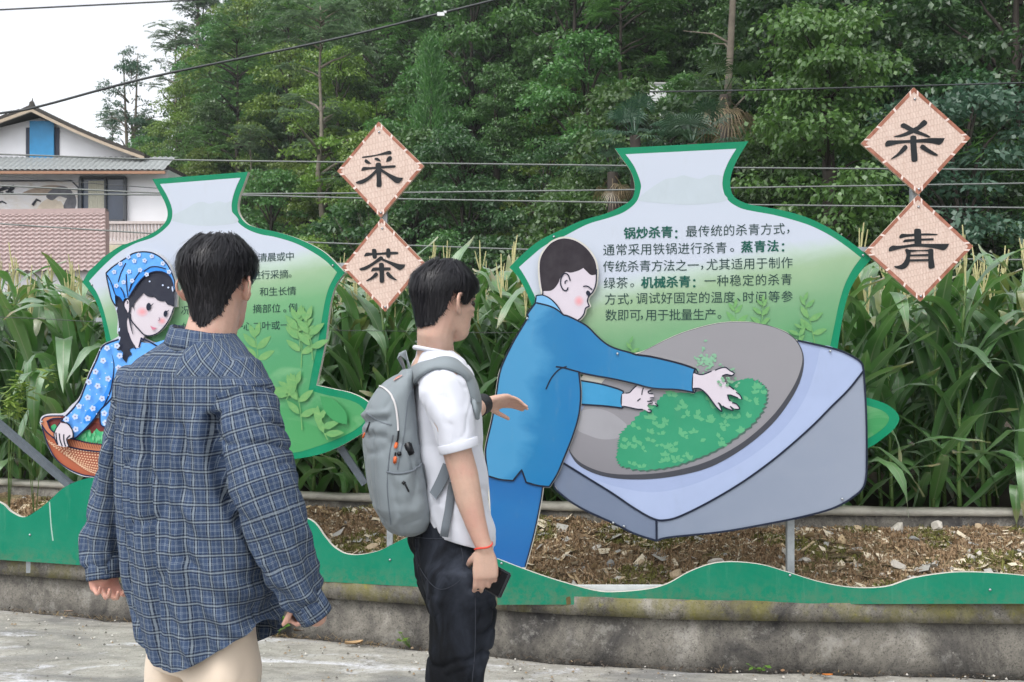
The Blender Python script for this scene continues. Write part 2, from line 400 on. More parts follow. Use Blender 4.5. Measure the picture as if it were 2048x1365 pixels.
def rock_mesh(seed, flat):
    r = random.Random(seed); bm = bmesh.new()
    bmesh.ops.create_icosphere(bm, subdivisions=2, radius=1.0)
    cuts = [Vector((r.gauss(0, 1), r.gauss(0, 1), r.gauss(0, .6))).normalized() for _ in range(9)]
    ds = [r.uniform(.45, .8) for _ in cuts]
    for v in bm.verts:
        for c, d in zip(cuts, ds):
            k = v.co.dot(c)
            if k > d: v.co -= c * (k - d)
        v.co *= 1 + .06 * noise.noise(v.co * 2 + Vector((seed, 0, 0)))
        v.co.z *= flat
    me = bpy.data.meshes.new("stone"); bm.to_mesh(me); bm.free(); return me
def build_stones():
    r = random.Random(11)
    ms = [M("stone_white", rgb(202, 196, 186), 0.85, 0.14, 8, 0.5, 30), M("stone_buff", rgb(188, 168, 140), 0.9, 0.18, 8, 0.5, 30), M("stone_grey", rgb(150, 150, 148), 0.9, 0.18, 8, 0.5, 30)]
    meshes = []
    for k in range(12):
        me = rock_mesh(k, [.5, .7, .3, .4][k % 4]); meshes.append(me)
    # the clear ones of the photograph: px, py on the soil, width in photo px, material, word
    L = [(1815, 1085, 34, 2, "big squared grey-white stone chunk lying right of the sign post"), (1780, 1045, 50, 0, "flat pale slab stone by the back wall of the soil bed"),
         (1600, 1125, 26, 0, "white broken stone beside the steel post foot"), (1690, 1122, 22, 1, "oval buff pebble in the mulch right of the post"), (1628, 1135, 22, 1, "small buff pebble just right of the white broken stone"),
         (1938, 1118, 20, 0, "upright white stone near the right edge of the bed"), (1985, 1125, 16, 1, "round buff pebble close to the right edge of the bed"), (1790, 1135, 34, 0, "folded pale shard with rusty streak in the mulch"),
         (1555, 1105, 18, 0, "small white plaster chip left of the steel post"), (1256, 1130, 24, 1, "tan stone below the stove corner of the cutout"), (1215, 1160, 28, 0, "white stone lying against the green board crest below the stove"),
         (1345, 1155, 44, 1, "broad buff stone behind the green wave slope"), (1420, 1133, 40, 0, "pale stone peeking above the green wave crest"), (1150, 1100, 26, 0, "grey-white chip between the blue trouser leg and the stove"),
         (1215, 1098, 20, 1, "small tan chip left of the long wood splinter"), (700, 1100, 34, 1, "rounded beige stone at the dip of the left green wave"), (690, 1075, 16, 0, "small white stone above the left wave dip"),
         (40, 995, 30, 1, "pale stone in the soil bed left of the basket"), (1860, 1050, 34, 0, "flat white stone below the maize near the right"), (1700, 1040, 26, 1, "tan rubble by the back wall right of the post"),
         (1950, 1050, 30, 1, "brown-grey rubble lump at the far right back"), (1575, 1060, 20, 2, "grey stone behind the steel post"), (2010, 1110, 14, 0, "tiny white stone at the right edge"),
         (1900, 1070, 18, 0, "pink-white shard on the right of the bed"), (1190, 1130, 26, 2, "grey stone low in the mulch beside the blue trousers"), (755, 1060, 18, 0, "white pebble behind the backpack wearer")]
    for px, py, wpx, mi, lab in L:
        o_ = None; best = 1e9
        for oo in np.linspace(0.22, 0.98, 77):     # find where the sight line meets the soil
            Y0 = 5.2
            for _ in range(6):
                X = (px - CX) / F * Y0; p = soil_pt(X, oo); Y0 = p.y
            yy = CY - (p.z - CH) / p.y * F
            if abs(yy - py) < best: best = abs(yy - py); o_ = p
        s = wpx / F * o_.y / 2
        ob = bpy.data.objects.new("stone", meshes[r.randrange(12)].copy()); COL.objects.link(ob)
        ob.data.materials.append(ms[mi]); ob.location = o_ + Vector((0, 0, s * .25)); ob.scale = (s, s * r.uniform(.7, 1), s * r.uniform(.8, 1.3))
        ob.rotation_euler = (r.gauss(0, .3), r.gauss(0, .3), r.uniform(0, 6.28)); tag(ob, lab, "stone", "stones in the soil bed")
    for i in range(130):
        X = r.uniform(-3.3, 3.2); p = soil_pt(X, r.uniform(.24, .95)); s = r.uniform(.008, .02)
        ob = bpy.data.objects.new("stone_chip", meshes[i % 12]); COL.objects.link(ob)
        if len(ob.data.materials) == 0: ob.data.materials.append(ms[i % 3])
        ob.location = p + Vector((0, 0, s * .3)); ob.scale = (s * r.uniform(.8, 1.6), s, s); ob.rotation_euler = (r.gauss(0, .5), r.gauss(0, .5), r.uniform(0, 6))
        tag(ob, "small pale stone chip scattered in the brown mulch", "stone chip", "small stone chips in the mulch")
    # wood splinters
    wood = M("wood_splinter", rgb(190, 170, 136), 0.9, 0.2, 20)
    for (x0, y0, x1, y1, wd, lab) in [(1188, 1118, 1250, 1088, .016, "long pale wood splinter lying below the stove cutout"), (1590, 1108, 1618, 1092, .014, "short tan stick leaning right of the steel post"),
                                      (1530, 1085, 1590, 1068, .006, "thin curved straw stalk left of the steel post"), (1750, 1100, 1775, 1075, .006, "thin dry stalk in the middle of the right mulch")]:
        ob = MB()
        def sp(px, py):
            best = 1e9; res = None
            for oo in np.linspace(0.22, 0.98, 77):
                Y0 = 5.2
                for _ in range(5):
                    p = soil_pt((px - CX) / F * Y0, oo); Y0 = p.y
                e = abs(CY - (p.z - CH) / p.y * F - py)
                if e < best: best = e; res = p
            return res
        a, b = sp(x0, y0), sp(x1, y1); up = Vector((0, 0, .018))
        ob.bar(a + up, b + up, wd, wd * .4)
        tag(ob.build("wood_splinter", wood), lab, "wood splinter")
build_stones()
def lane_grit():
    r = random.Random(77); V = []; Q = []; mi = []
    for i in range(2600):
        X = r.uniform(-3.2, 2.9); Y = wall_y(X) - .04 - abs(r.gauss(0, .55)); s = min(.009, .0016 * r.paretovariate(1.5)); z = gz(X, Y) + .008 + s * .4 + .010 * noise.noise((X * 1.3, Y * 1.7, 0))
        b0 = len(V); a = r.uniform(0, 6.28)
        for k in range(4): V.append((X + s * math.cos(a + k * 1.57) * r.uniform(.6, 1.2), Y + s * math.sin(a + k * 1.57) * r.uniform(.6, 1.2), z - s * .5))
        V.append((X, Y, z + s * .4)); t = r.randrange(3)
        for k in range(4): Q.append((b0 + k, b0 + (k + 1) % 4, b0 + 4)); mi.append(t)
    o = np_obj("lane_grit", V, Q, [M("grit_pale", rgb(190, 186, 178), .9, .2, 30), M("grit_dark", rgb(92, 88, 82), .9, .2, 30), M("grit_tan", rgb(140, 122, 98), .9, .2, 30)], midx=mi)
    tag(o, "fine grit and crumbs scattered over the concrete lane near the wall", "grit"); struct(o, 'stuff')
lane_grit()
# ------------------------------------------------------------------ printed sign boards
T = {'F': (1, 0, 0), 'G': (6.825, 160, 490), 'B': (4.55, 70, 670), 'Mn': (4.55, 960, 460), 'H': (5.12, 1140, 640), 'S': (2.2756, 960, 620),
     'V': (2.56, 960, 260), 'L': (2.73, 50, 330), 'c1': (11.377, 700, 280), 'c2': (9.747, 700, 480), 'c3': (11.375, 1750, 220), 'c4': (11.376, 1750, 440)}
def P(s, t='F'):
    sc, ox, oy = T[t]; out = []
    for w_ in s.split():
        c = w_.endswith('*'); x, y = w_.rstrip('*').split(',')
        out.append((ox + float(x) / sc, oy + float(y) / sc, c))
    return out
def curve(pts, closed=True, n=5):
    """Catmull-Rom through the points; a starred point stays a corner"""
    m = len(pts); out = []
    segs = m if closed else m - 1
    for i in range(segs):
        p1 = pts[i]; p2 = pts[(i + 1) % m]
        p0 = pts[i - 1] if (closed or i > 0) else p1
        p3 = pts[(i + 2) % m] if (closed or i + 2 < m) else p2
        if p1[2]: p0 = p1
        if p2[2]: p3 = p2
        for k in range(n):
            t = k / n; q = []
            for a in (0, 1):
                m1 = (p2[a] - p0[a]) * .5; m2 = (p3[a] - p1[a]) * .5
                if p1[2]: m1 = p2[a] - p1[a] if p2[2] else (p2[a] - p1[a]) * .7
                if p2[2]: m2 = p2[a] - p1[a] if p1[2] else (p2[a] - p1[a]) * .7
                h = 2 * t ** 3 - 3 * t * t + 1; h1 = t ** 3 - 2 * t * t + t; h2 = -2 * t ** 3 + 3 * t * t; h3 = t ** 3 - t * t
                q.append(h * p1[a] + h1 * m1 + h2 * p2[a] + h3 * m2)
            out.append(tuple(q))
    if not closed: out.append((pts[-1][0], pts[-1][1]))
    return out
class Plane:
    def __init__(s, a, b):
        s.a = Vector((a[0], a[1], 0)); t = (Vector((b[0], b[1], 0)) - s.a).normalized()
        s.n = Vector((t.y, -t.x, 0)); s.t = t        # n faces the lane
    def at(s, px, py, off=0.0):
        d = Vector(((px - CX) / F, 1, (CY - py) / F)); c = Vector((0, 0, CH))
        k = (s.a + s.n * off - c).dot(s.n) / d.dot(s.n)
        return c + d * k
class Print:
    """shapes of one board part: fills and strokes stacked a hair apart"""
    def __init__(s, plane, off):
        s.pl = plane; s.off = off; s.mb = MB(); s.mats = []; s.lay = 0; s.marks = [(0, 0)]
    def mi(s, m):
        if m not in s.mats: s.mats.append(m)
        return s.mats.index(m)
    def nxt(s): s.lay += 1; return s.off + s.lay * 0.0004
    def raw(s, poly, m, off, holes=(), thick=0.0, side=None):
        ring = [Vector((x, y, 0)) for x, y in poly]; rings = [ring] + [[Vector((x, y, 0)) for x, y in h] for h in holes]
        tris = tessellate_polygon(rings); flat = [p for r_ in rings for p in r_]
        vs = [s.pl.at(p.x, p.y, off) for p in flat]; uv = [(p.x / 2048, p.y / 2048) for p in flat]
        fs = []
        for t in tris:
            a, b, c = [vs[i] for i in t]
            nn = (b - a).cross(c - a)
            fs.append(t if nn.dot(s.pl.n) > 0 else (t[0], t[2], t[1]))
        s.mb.add(vs, fs, s.mi(m), uv)
        if thick > 0:
            bs = [v - s.pl.n * thick for v in vs]
            s.mb.add(bs, [(f[0], f[2], f[1]) for f in fs], s.mi(side or m), uv)
            st = 0
            for r_ in rings:
                k = len(r_); q = vs[st:st + k] + bs[st:st + k]
                s.mb.add(q, [(i, (i + 1) % k, k + (i + 1) % k, k + i) for i in range(k)], s.mi(side or m)); st += k
    def fill(s, txt, t, m, n=5, holes=(), thick=0.0, side=None, off=None, pts=None):
        poly = curve(P(txt, t) if pts is None else pts, True, n)
        s.raw(poly, m, s.nxt() if off is None else off, [curve(P(h, t), True, n) for h in holes], thick, side)
        return poly
    def stroke(s, txt, t, m, wd=3.2, w2=None, closed=False, n=5, pts=None, taper=False):
        c = curve(P(txt, t) if pts is None else pts, closed, n); off = s.nxt()
        k = len(c); vs = []; uv = []
        for i, (x, y) in enumerate(c):
            a = c[i - 1] if (closed or i > 0) else c[i]; b = c[(i + 1) % k] if (closed or i < k - 1) else c[i]
            dx, dy = b[0] - a[0], b[1] - a[1]; L = math.hypot(dx, dy) or 1
            h = wd / 2
            if w2 is not None: h = (wd + (w2 - wd) * i / (k - 1)) / 2
            if taper: h *= max(.15, math.sin(math.pi * (i + .4) / (k - .2)))
            nx, ny = -dy / L * h, dx / L * h
            vs += [s.pl.at(x + nx, y + ny, off), s.pl.at(x - nx, y - ny, off)]; uv += [(x / 2048, y / 2048)] * 2
        q = [(2 * i, 2 * i + 1, (2 * i + 3) % (2 * k), (2 * i + 2) % (2 * k)) for i in range(k if closed else k - 1)]
        s.mb.add(vs, q, s.mi(m), uv)
    def dot(s, x, y, r, m, ry=None, rot=0.0, n=14, off=None):
        ry = ry or r; pts = []
        for i in range(n):
            a = 2 * math.pi * i / n; u, v = r * math.cos(a), ry * math.sin(a)
            pts.append((x + u * math.cos(rot) - v * math.sin(rot), y + u * math.sin(rot) + v * math.cos(rot)))
        s.raw(pts, m, s.nxt() if off is None else off)
    def build(s, name, parent, smooth=False): return s.mb.build(name, s.mats, parent, smooth)

GLOSS = 0.28
def ink(name, c, var=0.04, rough=GLOSS, scale=3.0):
    """outdoor vinyl print: flat colour, slight fading and grime, satin gloss with fine sheet waviness"""
    if name in MATS: return MATS[name]
    m, n, b, out = newmat(name); v = coord(n)
    f = noise_(n, scale, 6, 0.65, v)
    col = ramp(n, f, [(0.3, tuple(x * (1 - var) for x in c)), (0.7, tuple(min(1, x * (1 + var) + .008 * var / .04) for x in c))])
    gr = noise_(n, 9.0, 8, 0.75, coord(n, 'Object', (1, 1, .35)))
    col = mixc(n, ramp(n, gr, [(0.54, 0.0), (0.76, 0.12)]), col, rgb(112, 112, 104))
    n.links.new(col, b.inputs['Base Color'])
    n.links.new(ramp(n, noise_(n, 6, 6, 0.7, v), [(0.3, rough), (0.7, rough + .18)]), b.inputs['Roughness'])
    b.inputs['Specular IOR Level'].default_value = 0.2
    bump_(n, b, noise_(n, 2.2, 3, 0.5, v), 0.15, 0.03)
    MATS[name] = m; return m
def grad(name, a, b_, c, stops, amp=0.06, scale=3.0, mottled=None, rough=GLOSS):
    """a printed colour wash: t = a*u + b*v + c in sheet coordinates (photo px / 2048)"""
    m, n, b, out = newmat(name)
    uv = coord(n, 'UV'); sx = N(n, "ShaderNodeSeparateXYZ"); n.links.new(uv, sx.inputs[0])
    t = math_(n, 'ADD', math_(n, 'MULTIPLY', sx.outputs[0], a), math_(n, 'MULTIPLY', sx.outputs[1], b_)); t = math_(n, 'ADD', t, c)
    mp = N(n, "ShaderNodeMapping"); mp.inputs['Scale'].default_value = (scale, scale * 1.6, 1); n.links.new(uv, mp.inputs[0])
    nz = noise_(n, 8, 5, 0.6, mp.outputs[0], dist=0.5)
    t = math_(n, 'ADD', t, math_(n, 'MULTIPLY', math_(n, 'SUBTRACT', nz, 0.5), amp))
    col = ramp(n, t, stops)
    if mottled:
        nz2 = noise_(n, 5, 4, 0.55, mp.outputs[0], dist=1.2)
        col = mixc(n, math_(n, 'MULTIPLY', ramp(n, nz2, [(0.5, 0.0), (0.68, mottled[1])]), ramp(n, t, [(0.42, 0.0), (0.55, 1.0)])), col, mottled[0])
    ob = coord(n)
    gr = noise_(n, 12.0, 8, 0.75, coord(n, 'Object', (1.5, 1.5, .3)))
    col = mixc(n, ramp(n, gr, [(0.58, 0.0), (0.8, 0.16)]), col, rgb(150, 148, 140))
    n.links.new(col, b.inputs['Base Color'])
    n.links.new(ramp(n, noise_(n, 6, 6, 0.7, ob), [(0.3, rough), (0.7, rough + .18)]), b.inputs['Roughness'])
    b.inputs['Specular IOR Level'].default_value = 0.42
    bump_(n, b, noise_(n, 2.2, 3, 0.5, ob), 0.15, 0.03)
    return m
GREEN = ink("sign_green", rgb(0, 124, 88))
GREEN_W = ink("wave_green", rgb(0, 120, 92), 0.06)
def splash(m):
    """mud splashed up from the soil and lane along the foot of the boards"""
    n = m.node_tree; b = [x for x in n.nodes if x.type == 'BSDF_PRINCIPLED'][0]; src = b.inputs['Base Color'].links[0].from_socket
    v = coord(n); sx = N(n, "ShaderNodeSeparateXYZ"); n.links.new(v, sx.inputs[0])
    k = math_(n, 'MULTIPLY', ramp(n, sx.outputs[2], [(0.0, .30), (.08, .06), (.2, 0.0)]), ramp(n, noise_(n, 26, 7, .8, v), [(.42, 0.0), (.58, 1.0)]))
    c = mixc(n, k, src, rgb(120, 112, 92)); st = noise_(n, 7, 6, .75, coord(n, 'Object', (3, 3, .35)))
    c = mixc(n, ramp(n, st, [(.58, 0.0), (.72, .22)]), c, rgb(110, 150, 130)); n.links.new(c, b.inputs['Base Color'])
splash(GREEN_W)
EDGE = M("board_edge", rgb(196, 194, 184), 0.6, 0.1, 30)
INK = ink("outline_ink", rgb(26, 34, 52))
TXT = ink("text_ink", rgb(34, 62, 60)); TXTB = ink("text_bold_ink", rgb(14, 84, 72))
STEEL = M("galvanised_steel", rgb(150, 156, 160), 0.45, 0.15, 30, 0.15, 90, 0.5, 0.35)
DSTEEL = M("dull_steel", rgb(92, 100, 108), 0.55, 0.18, 30, 0.2, 90, 0.5, 0.3)
BOLT = M("bolt_zinc", rgb(170, 175, 180), 0.35, 0.1, 30, 0, 60, .5, 0.9)
W0 = rgb(184, 192, 206)
VASE_R = grad("vase_print_right", 0.5, 2.56, -0.76, [(0.0, W0), (0.23, W0), (0.262, rgb(172, 190, 180)), (0.30, rgb(142, 170, 136)), (0.40, rgb(106, 152, 112)), (0.52, rgb(66, 138, 86)), (0.75, rgb(52, 134, 78))], 0.05, 3.0, (rgb(138, 178, 136), .5))
VASE_L = grad("vase_print_left", 0.5, 2.56, -0.53, [(0.0, W0), (0.24, W0), (0.265, rgb(174, 192, 182)), (0.30, rgb(142, 172, 138)), (0.37, rgb(102, 156, 110)), (0.47, rgb(72, 142, 98)), (0.70, rgb(66, 142, 86))], 0.04, 3.4, (rgb(134, 178, 132), .5))
MTN = ink("faint_mountain", rgb(177, 188, 196)); MTN2 = ink("faint_mountain_far", rgb(205, 212, 222))
LEAFP = grad("tea_leaf_print", 0.0, 0.0, 0.5, [(0.3, rgb(90, 148, 92)), (0.5, rgb(102, 153, 92)), (0.7, rgb(118, 162, 98))], 0.8, 14)
LEAFD = ink("tea_leaf_deep", rgb(78, 172, 84))
LEAFS = ink("tea_leaf_shadow", rgb(60, 138, 84))

PL = Plane((-2.92, 5.655), (-0.49, 5.045))      # left boards
PR = Plane((-0.06, 4.90), (2.41, 4.655))        # right boards
RX = {}
def bolts(plane, off, pts, parent):
    for x, y in pts:
        mb = MB(); c = plane.at(x, y, off); r = 0.0066
        rot = Matrix((plane.t, Vector((0, 0, 1)), plane.n)).transposed()
        prof = [(r, 0), (r * .9, .003), (r * .55, .0055), (0.0008, .0065)]
        n = 10; vs = []
        for rr, z in prof:
            for k in range(n):
                a = 2 * math.pi * k / n; vs.append(c + rot @ Vector((rr * math.cos(a), rr * math.sin(a), z)))
        fs = [(i * n + k, i * n + (k + 1) % n, (i + 1) * n + (k + 1) % n, (i + 1) * n + k) for i in range(3) for k in range(n)]
        mb.add(vs, fs); mb.build("bolt", BOLT, parent, True)

def glyph_cache():
    cache = {}
    def get(ch, bold):
        k = (ch, bold)
        if k in cache: return cache[k]
        cu = bpy.data.curves.new("glyph", 'FONT'); cu.body = ch; cu.size = 1.0; cu.resolution_u = 3
        cu.offset = 0.0
        o = bpy.data.objects.new("glyph", cu); COL.objects.link(o)
        dg = bpy.context.evaluated_depsgraph_get(); ev = o.evaluated_get(dg); me = ev.to_mesh()
        V = [(v.co.x, v.co.y) for v in me.vertices]; Fs = [tuple(p.vertices) for p in me.polygons]
        ev.to_mesh_clear(); bpy.data.objects.remove(o); bpy.data.curves.remove(cu)
        cache[k] = (V, Fs); return cache[k]
    return get
GLY = glyph_cache()
def put_text(pr, run, size, m, bold=False, slope=0.0):
    """run: list of (char, px, py); glyph em box centred on px,py"""
    off = pr.off
    for ch, x, y in run:
        V, Fs = GLY(ch, bold)
        if not V: continue
        if ch in "：，。、":
            mx = (min(v[0] for v in V) + max(v[0] for v in V)) / 2; my = (min(v[1] for v in V) + max(v[1] for v in V)) / 2
        else: mx, my = 0.5, 0.36
        for sh, (ex, ey) in enumerate([(-.026, -.016), (.026, -.016), (-.026, .016), (.026, .016), (0, 0)] if bold else [(0, 0)]):
            vs = []
            for a, b in V:
                u = (a - mx + ex) * size; q = (b - my + ey) * size
                vs.append(pr.pl.at(x + u, y - q + slope * u, off + sh * .00012))
            fs = []
            for f in Fs:
                a, b, c = vs[f[0]], vs[f[1]], vs[f[2]]
                fs.append(f if (b - a).cross(c - a).dot(pr.pl.n) > 0 else tuple(reversed(f)))
            pr.mb.add(vs, fs, pr.mi(m))
def text_lines(tx, root):
    """one mesh per line of writing"""
    mb = tx.mb; f0 = 0
    marks = tx.marks + [(len(mb.v), len(mb.f))]
    for (v0, f0), (v1, f1) in zip(marks, marks[1:]):
        if v1 == v0: continue
        q = MB(); q.v = mb.v[v0:v1]; q.uv = mb.uv[v0:v1]; q.f = [tuple(i - v0 for i in f) for f in mb.f[f0:f1]]; q.m = mb.m[f0:f1]
        q.build("text_line", tx.mats, root)
def line(t, s, x0, x1, y0, y1):
    sc, ox, oy = T[t]; k = max(1, len(s) - 1)
    return [(c, ox + (x0 + (x1 - x0) * i / k) / sc, oy + (y0 + (y1 - y0) * i / k) / sc) for i, c in enumerate(s)]

def tea_plant(pr, x, y, h, tilt, mat, leaves):
    """a printed tea sprig: soft stem with paired leaves"""
    ca, sa = math.cos(tilt), math.sin(tilt)
    def q(u, v): return (x + u * ca - v * sa, y + u * sa * -1 * -1 - v * ca)
    pr.stroke('', 'F', mat, 2.2, 1.0, pts=[(*q(0, 0), False), (*q(h * .03, h * .5), False), (*q(0, h), False)])
    for (v, side, L, an) in leaves:
        b = q(0, v * h); a = tilt + side * an
        dx, dy = math.sin(a), -math.cos(a); nx, ny = -dy, dx; w_ = L * .185
        pts = [(b[0], b[1], True), (b[0] + dx * L * .35 + nx * w_, b[1] + dy * L * .35 + ny * w_, False), (b[0] + dx * L * .75 + nx * w_ * .6, b[1] + dy * L * .75 + ny * w_ * .6, False),
               (b[0] + dx * L, b[1] + dy * L, True), (b[0] + dx * L * .7 - nx * w_ * .75, b[1] + dy * L * .7 - ny * w_ * .75, False), (b[0] + dx * L * .3 - nx * w_ * .8, b[1] + dy * L * .3 - ny * w_ * .8, False)]
        pr.fill('', 'F', mat, pts=pts)
SPRIG = [(.25, 1, 30, 1.0), (.3, -1, 32, .9), (.55, 1, 32, .8), (.6, -1, 30, .8), (.85, 1, 24, .6), (.9, -1, 22, .7), (1.0, 1, 20, .15)]

# ---------- right vase sign
def vase_right():
    o = PR.at(1400, 1100); base = Vector((o.x, o.y + .05, 0.3))
    root = thing("vase_sign", "tall vase-shaped tea sign with six lines of text and a blue-jacketed man stirring a wok", "sign", base)
    pr = Print(PR, -0.020)
    outer = "1229.5,297* 1497,283* 1479.5,311 1468,334 1461,358 1462,381 1472,397 1495,408 1526,414 1569,422 1616,436 1663,459 1702,485 1743,518* 1722,543 1702,576 1690.5,611 1682.6,650.6 1675.6,693.6 1668,740 1662,778* 1700,785 1733,795 1775,810 1798,833 1790,856 1762,880 1733,898 1640,935 1500,957 1320,958 1180,930 1085,890 1030,850 1020,826 1050,805 1096,785* 1092,740 1084,690 1070,630 1054,588 1038,557 1018.6,535* 1046,508 1077,482.7 1116,463 1163,441.6 1210,428 1241,414 1261,400.6 1268.6,385 1268.6,365.5 1261,342 1245,318.6"
    inner = "1251,309* 1472.5,298* 1456,326 1446,354 1446,379 1456,400.6 1479.5,416 1507,423 1546,430 1585,440 1624,453 1663,473 1694,494 1722,516* 1704,541 1688.5,572.5 1677,611.6 1669,650.6 1661,690 1652,740 1645,790* 1700,800 1733,811 1765,822 1778,836 1770,853 1745,872 1690,900 1600,930 1500,942 1320,943 1180,915 1095,878 1050,845 1045,828 1075,812 1112,795* 1108,740 1099,690 1084,630 1069,592 1054,561 1038,535* 1061.6,514 1089,492 1128,473 1175,449 1218,436 1249,424 1272.5,404.5 1281,381 1281,365.5 1268.6,334"
    pr.fill(outer, 'F', GREEN, thick=0.022, side=EDGE)
    pr.build("border", root)
    pr2 = Print(PR, -0.019)
    pr2.fill(inner, 'F', VASE_R)
    pr2.fill("1282,392* 1300,378 1318,366 1333,358 1350,356 1366,351 1382,355 1400,358 1418,351 1432,350 1444,352* 1444,385* 1452,402 1380,410 1300,405 1276,402*", 'F', MTN)
    for (x, y, h, ti, sc) in [(1476, 690, 74, .1, 1.0), (1630, 690, 90, .25, 1.05), (1520, 665, 60, -.1, .8), (1590, 700, 50, -.3, .8)]:
        tea_plant(pr2, x, y, h, ti, LEAFP, [(a, b, c * sc, d) for a, b, c, d in SPRIG])
    for (x, y, h) in [(1265, 712, 26), (1170, 760, 20)]: tea_plant(pr2, x, y, h, .2, LEAFP, [(.3, 1, 18, .9), (.5, -1, 18, .8), (1, 1, 16, .2)])
    pr2.build("panel", root)
    tx = Print(PR, -0.0165)
    s = 24.6
    put_text(tx, line('V', "锅炒杀青", 767, 957, 530, 524), s, TXTB, True, -.03); put_text(tx, line('V', "：", 1005, 1005, 535, 535), s, TXTB, True)
    put_text(tx, line('V', "最传统的杀青方式", 1083, 1531, 521, 508), s, TXT, False, -.03); put_text(tx, line('V', "，", 1578, 1578, 521, 521), s, TXT)
    tx.marks.append((len(tx.mb.v), len(tx.mb.f))); put_text(tx, line('V', "通常采用铁锅进行杀青", 660, 1235, 616, 605), s, TXT, False, -.02); put_text(tx, line('V', "。", 1291, 1291, 615, 615), s, TXT)
    put_text(tx, line('V', "蒸青法", 1367, 1500, 600, 596), s, TXTB, True, -.02); put_text(tx, line('V', "：", 1552, 1552, 602, 602), s, TXTB, True)
    tx.marks.append((len(tx.mb.v), len(tx.mb.f))); put_text(tx, line('V', "传统杀青方法之一", 660, 1092, 701, 694), s, TXT, False, -.02); put_text(tx, line('V', "，", 1137, 1137, 706, 706), s, TXT)
    put_text(tx, line('V', "尤其适用于制作", 1188, 1571, 691, 681), s, TXT, False, -.02)
    tx.marks.append((len(tx.mb.v), len(tx.mb.f))); put_text(tx, line('V', "绿茶", 663, 727, 786, 784), s, TXT, False, -.015); put_text(tx, line('V', "。", 779, 779, 796, 796), s, TXT)
    put_text(tx, line('V', "机械杀青", 856, 1048, 783, 778), s, TXTB, True, -.015); put_text(tx, line('V', "：", 1097, 1097, 786, 786), s, TXTB, True)
    put_text(tx, line('V', "一种稳定的杀青", 1178, 1569, 775, 767), s, TXT, False, -.015)
    tx.marks.append((len(tx.mb.v), len(tx.mb.f))); put_text(tx, line('V', "方式", 668, 733, 868, 867), s, TXT, False, -.01); put_text(tx, line('V', "，", 775, 775, 880, 880), s, TXT)
    put_text(tx, line('V', "调试好固定的温度", 829, 1276, 864, 858), s, TXT, False, -.01); put_text(tx, line('V', "、", 1325, 1325, 870, 870), s, TXT)
    put_text(tx, line('V', "时间等参", 1374, 1572, 858, 854), s, TXT, False, -.01)
    tx.marks.append((len(tx.mb.v), len(tx.mb.f))); put_text(tx, line('V', "数即可", 671, 795, 950, 949), s, TXT); put_text(tx, line('V', "，", 828, 828, 962, 962), s, TXT)
    put_text(tx, line('V', "用于批量生产", 877, 1180, 949, 946), s, TXT); put_text(tx, line('V', "。", 1226, 1226, 958, 958), s, TXT)
    text_lines(tx, root)
    # ---- the cut-out: stove and wok
    st = Print(PR, 0.0)
    SIDE = grad("stove_side", 1.2, 0.0, -0.6, [(0.1, rgb(120, 132, 152)), (0.4, rgb(136, 145, 162)), (0.7, rgb(140, 150, 166))], .2, 2); SIDE2 = ink("stove_side_dark", rgb(106, 118, 140)); TOPS = ink("stove_top", rgb(150, 164, 198)); TOPL = ink("stove_top_light", rgb(158, 172, 204))
    WRIM = ink("wok_rim", rgb(64, 66, 74)); WOK = grad("wok_iron", -0.35, 2.6, -0.68, [(0.0, rgb(138, 137, 142)), (0.25, rgb(130, 129, 135)), (0.36, rgb(116, 115, 121)), (0.44, rgb(104, 103, 109))], 0.10, 2.5); WOKL = ink("wok_sheen", rgb(150, 150, 156))
    base = "390,600 372,692 330,790 380,850 470,910 600,970 700,1020 805,1055* 860,1038 1100,1013 1300,978 1450,948 1600,908 1700,853 1754,790 1762,650 1759,450 1748,276* 1732,233 1650,188 1560,163 1445,138 1390,98 1300,68 1200,53 1080,60 950,93 850,133 740,188 640,215 440,330"
    st.fill(base, 'S', EDGE, thick=0.014, side=EDGE)
    st.fill("390,600 372,692 480,758 600,832 700,900 790,950 850,955 920,935 1050,870 1200,780 1350,670 1500,540 1600,440 1680,360 1745,277* 1730,235 1650,190 1560,165 1447,141 1300,200 800,300 460,440", 'S', TOPS)
    st.fill("480,758 600,800 760,830 900,815 1060,760 1230,670 1380,545 1480,400 1530,260 1560,165 1650,190 1730,235 1745,277* 1680,360 1500,540 1350,670 1200,780 1050,870 920,935 850,955 790,950 700,900 600,832", 'S', TOPL)
    st.fill("803,957* 850,955 920,935 1050,870 1200,780 1350,670 1500,540 1600,440 1680,360 1746,278* 1756,450 1759,650 1751,788 1700,849 1600,904 1450,944 1300,974 1100,1009 860,1034 805,1050*", 'S', SIDE)
    st.fill("372,693* 480,760 600,834 700,902 790,952 803,957* 803,1050* 700,1017 600,967 470,907 380,848 333,790*", 'S', SIDE2)
    wr = "405,595 425,680 490,732 600,765 750,772 900,755 1050,715 1200,630 1330,520 1420,400 1465,300 1473,210 1442,140 1385,98 1300,68 1200,55 1080,62 950,95 850,135 740,190 640,240 480,430"
    st.fill(wr, 'S', WRIM)
    st.fill("405,595 428,668 495,716 600,746 750,748 900,729 1050,684 1200,600 1325,490 1408,380 1453,290 1467,210 1438,142 1383,100 1300,70 1200,57 1080,64 950,97 850,137 740,192 640,242 480,430", 'S', WOK)
    st.fill("450,470 520,450 600,470 680,540 640,580 560,590 490,570 440,540", 'S', WOKL)
    TEA = ink("tea_heap", rgb(48, 140, 104), 0.06); TEAL = ink("tea_heap_leaf", rgb(88, 162, 118), 0.06); TEAD = ink("tea_shadow", rgb(70, 96, 88)); TEAH = ink("tea_haze", rgb(124, 170, 140)); SKINP = ink("print_skin", rgb(200, 192, 202))
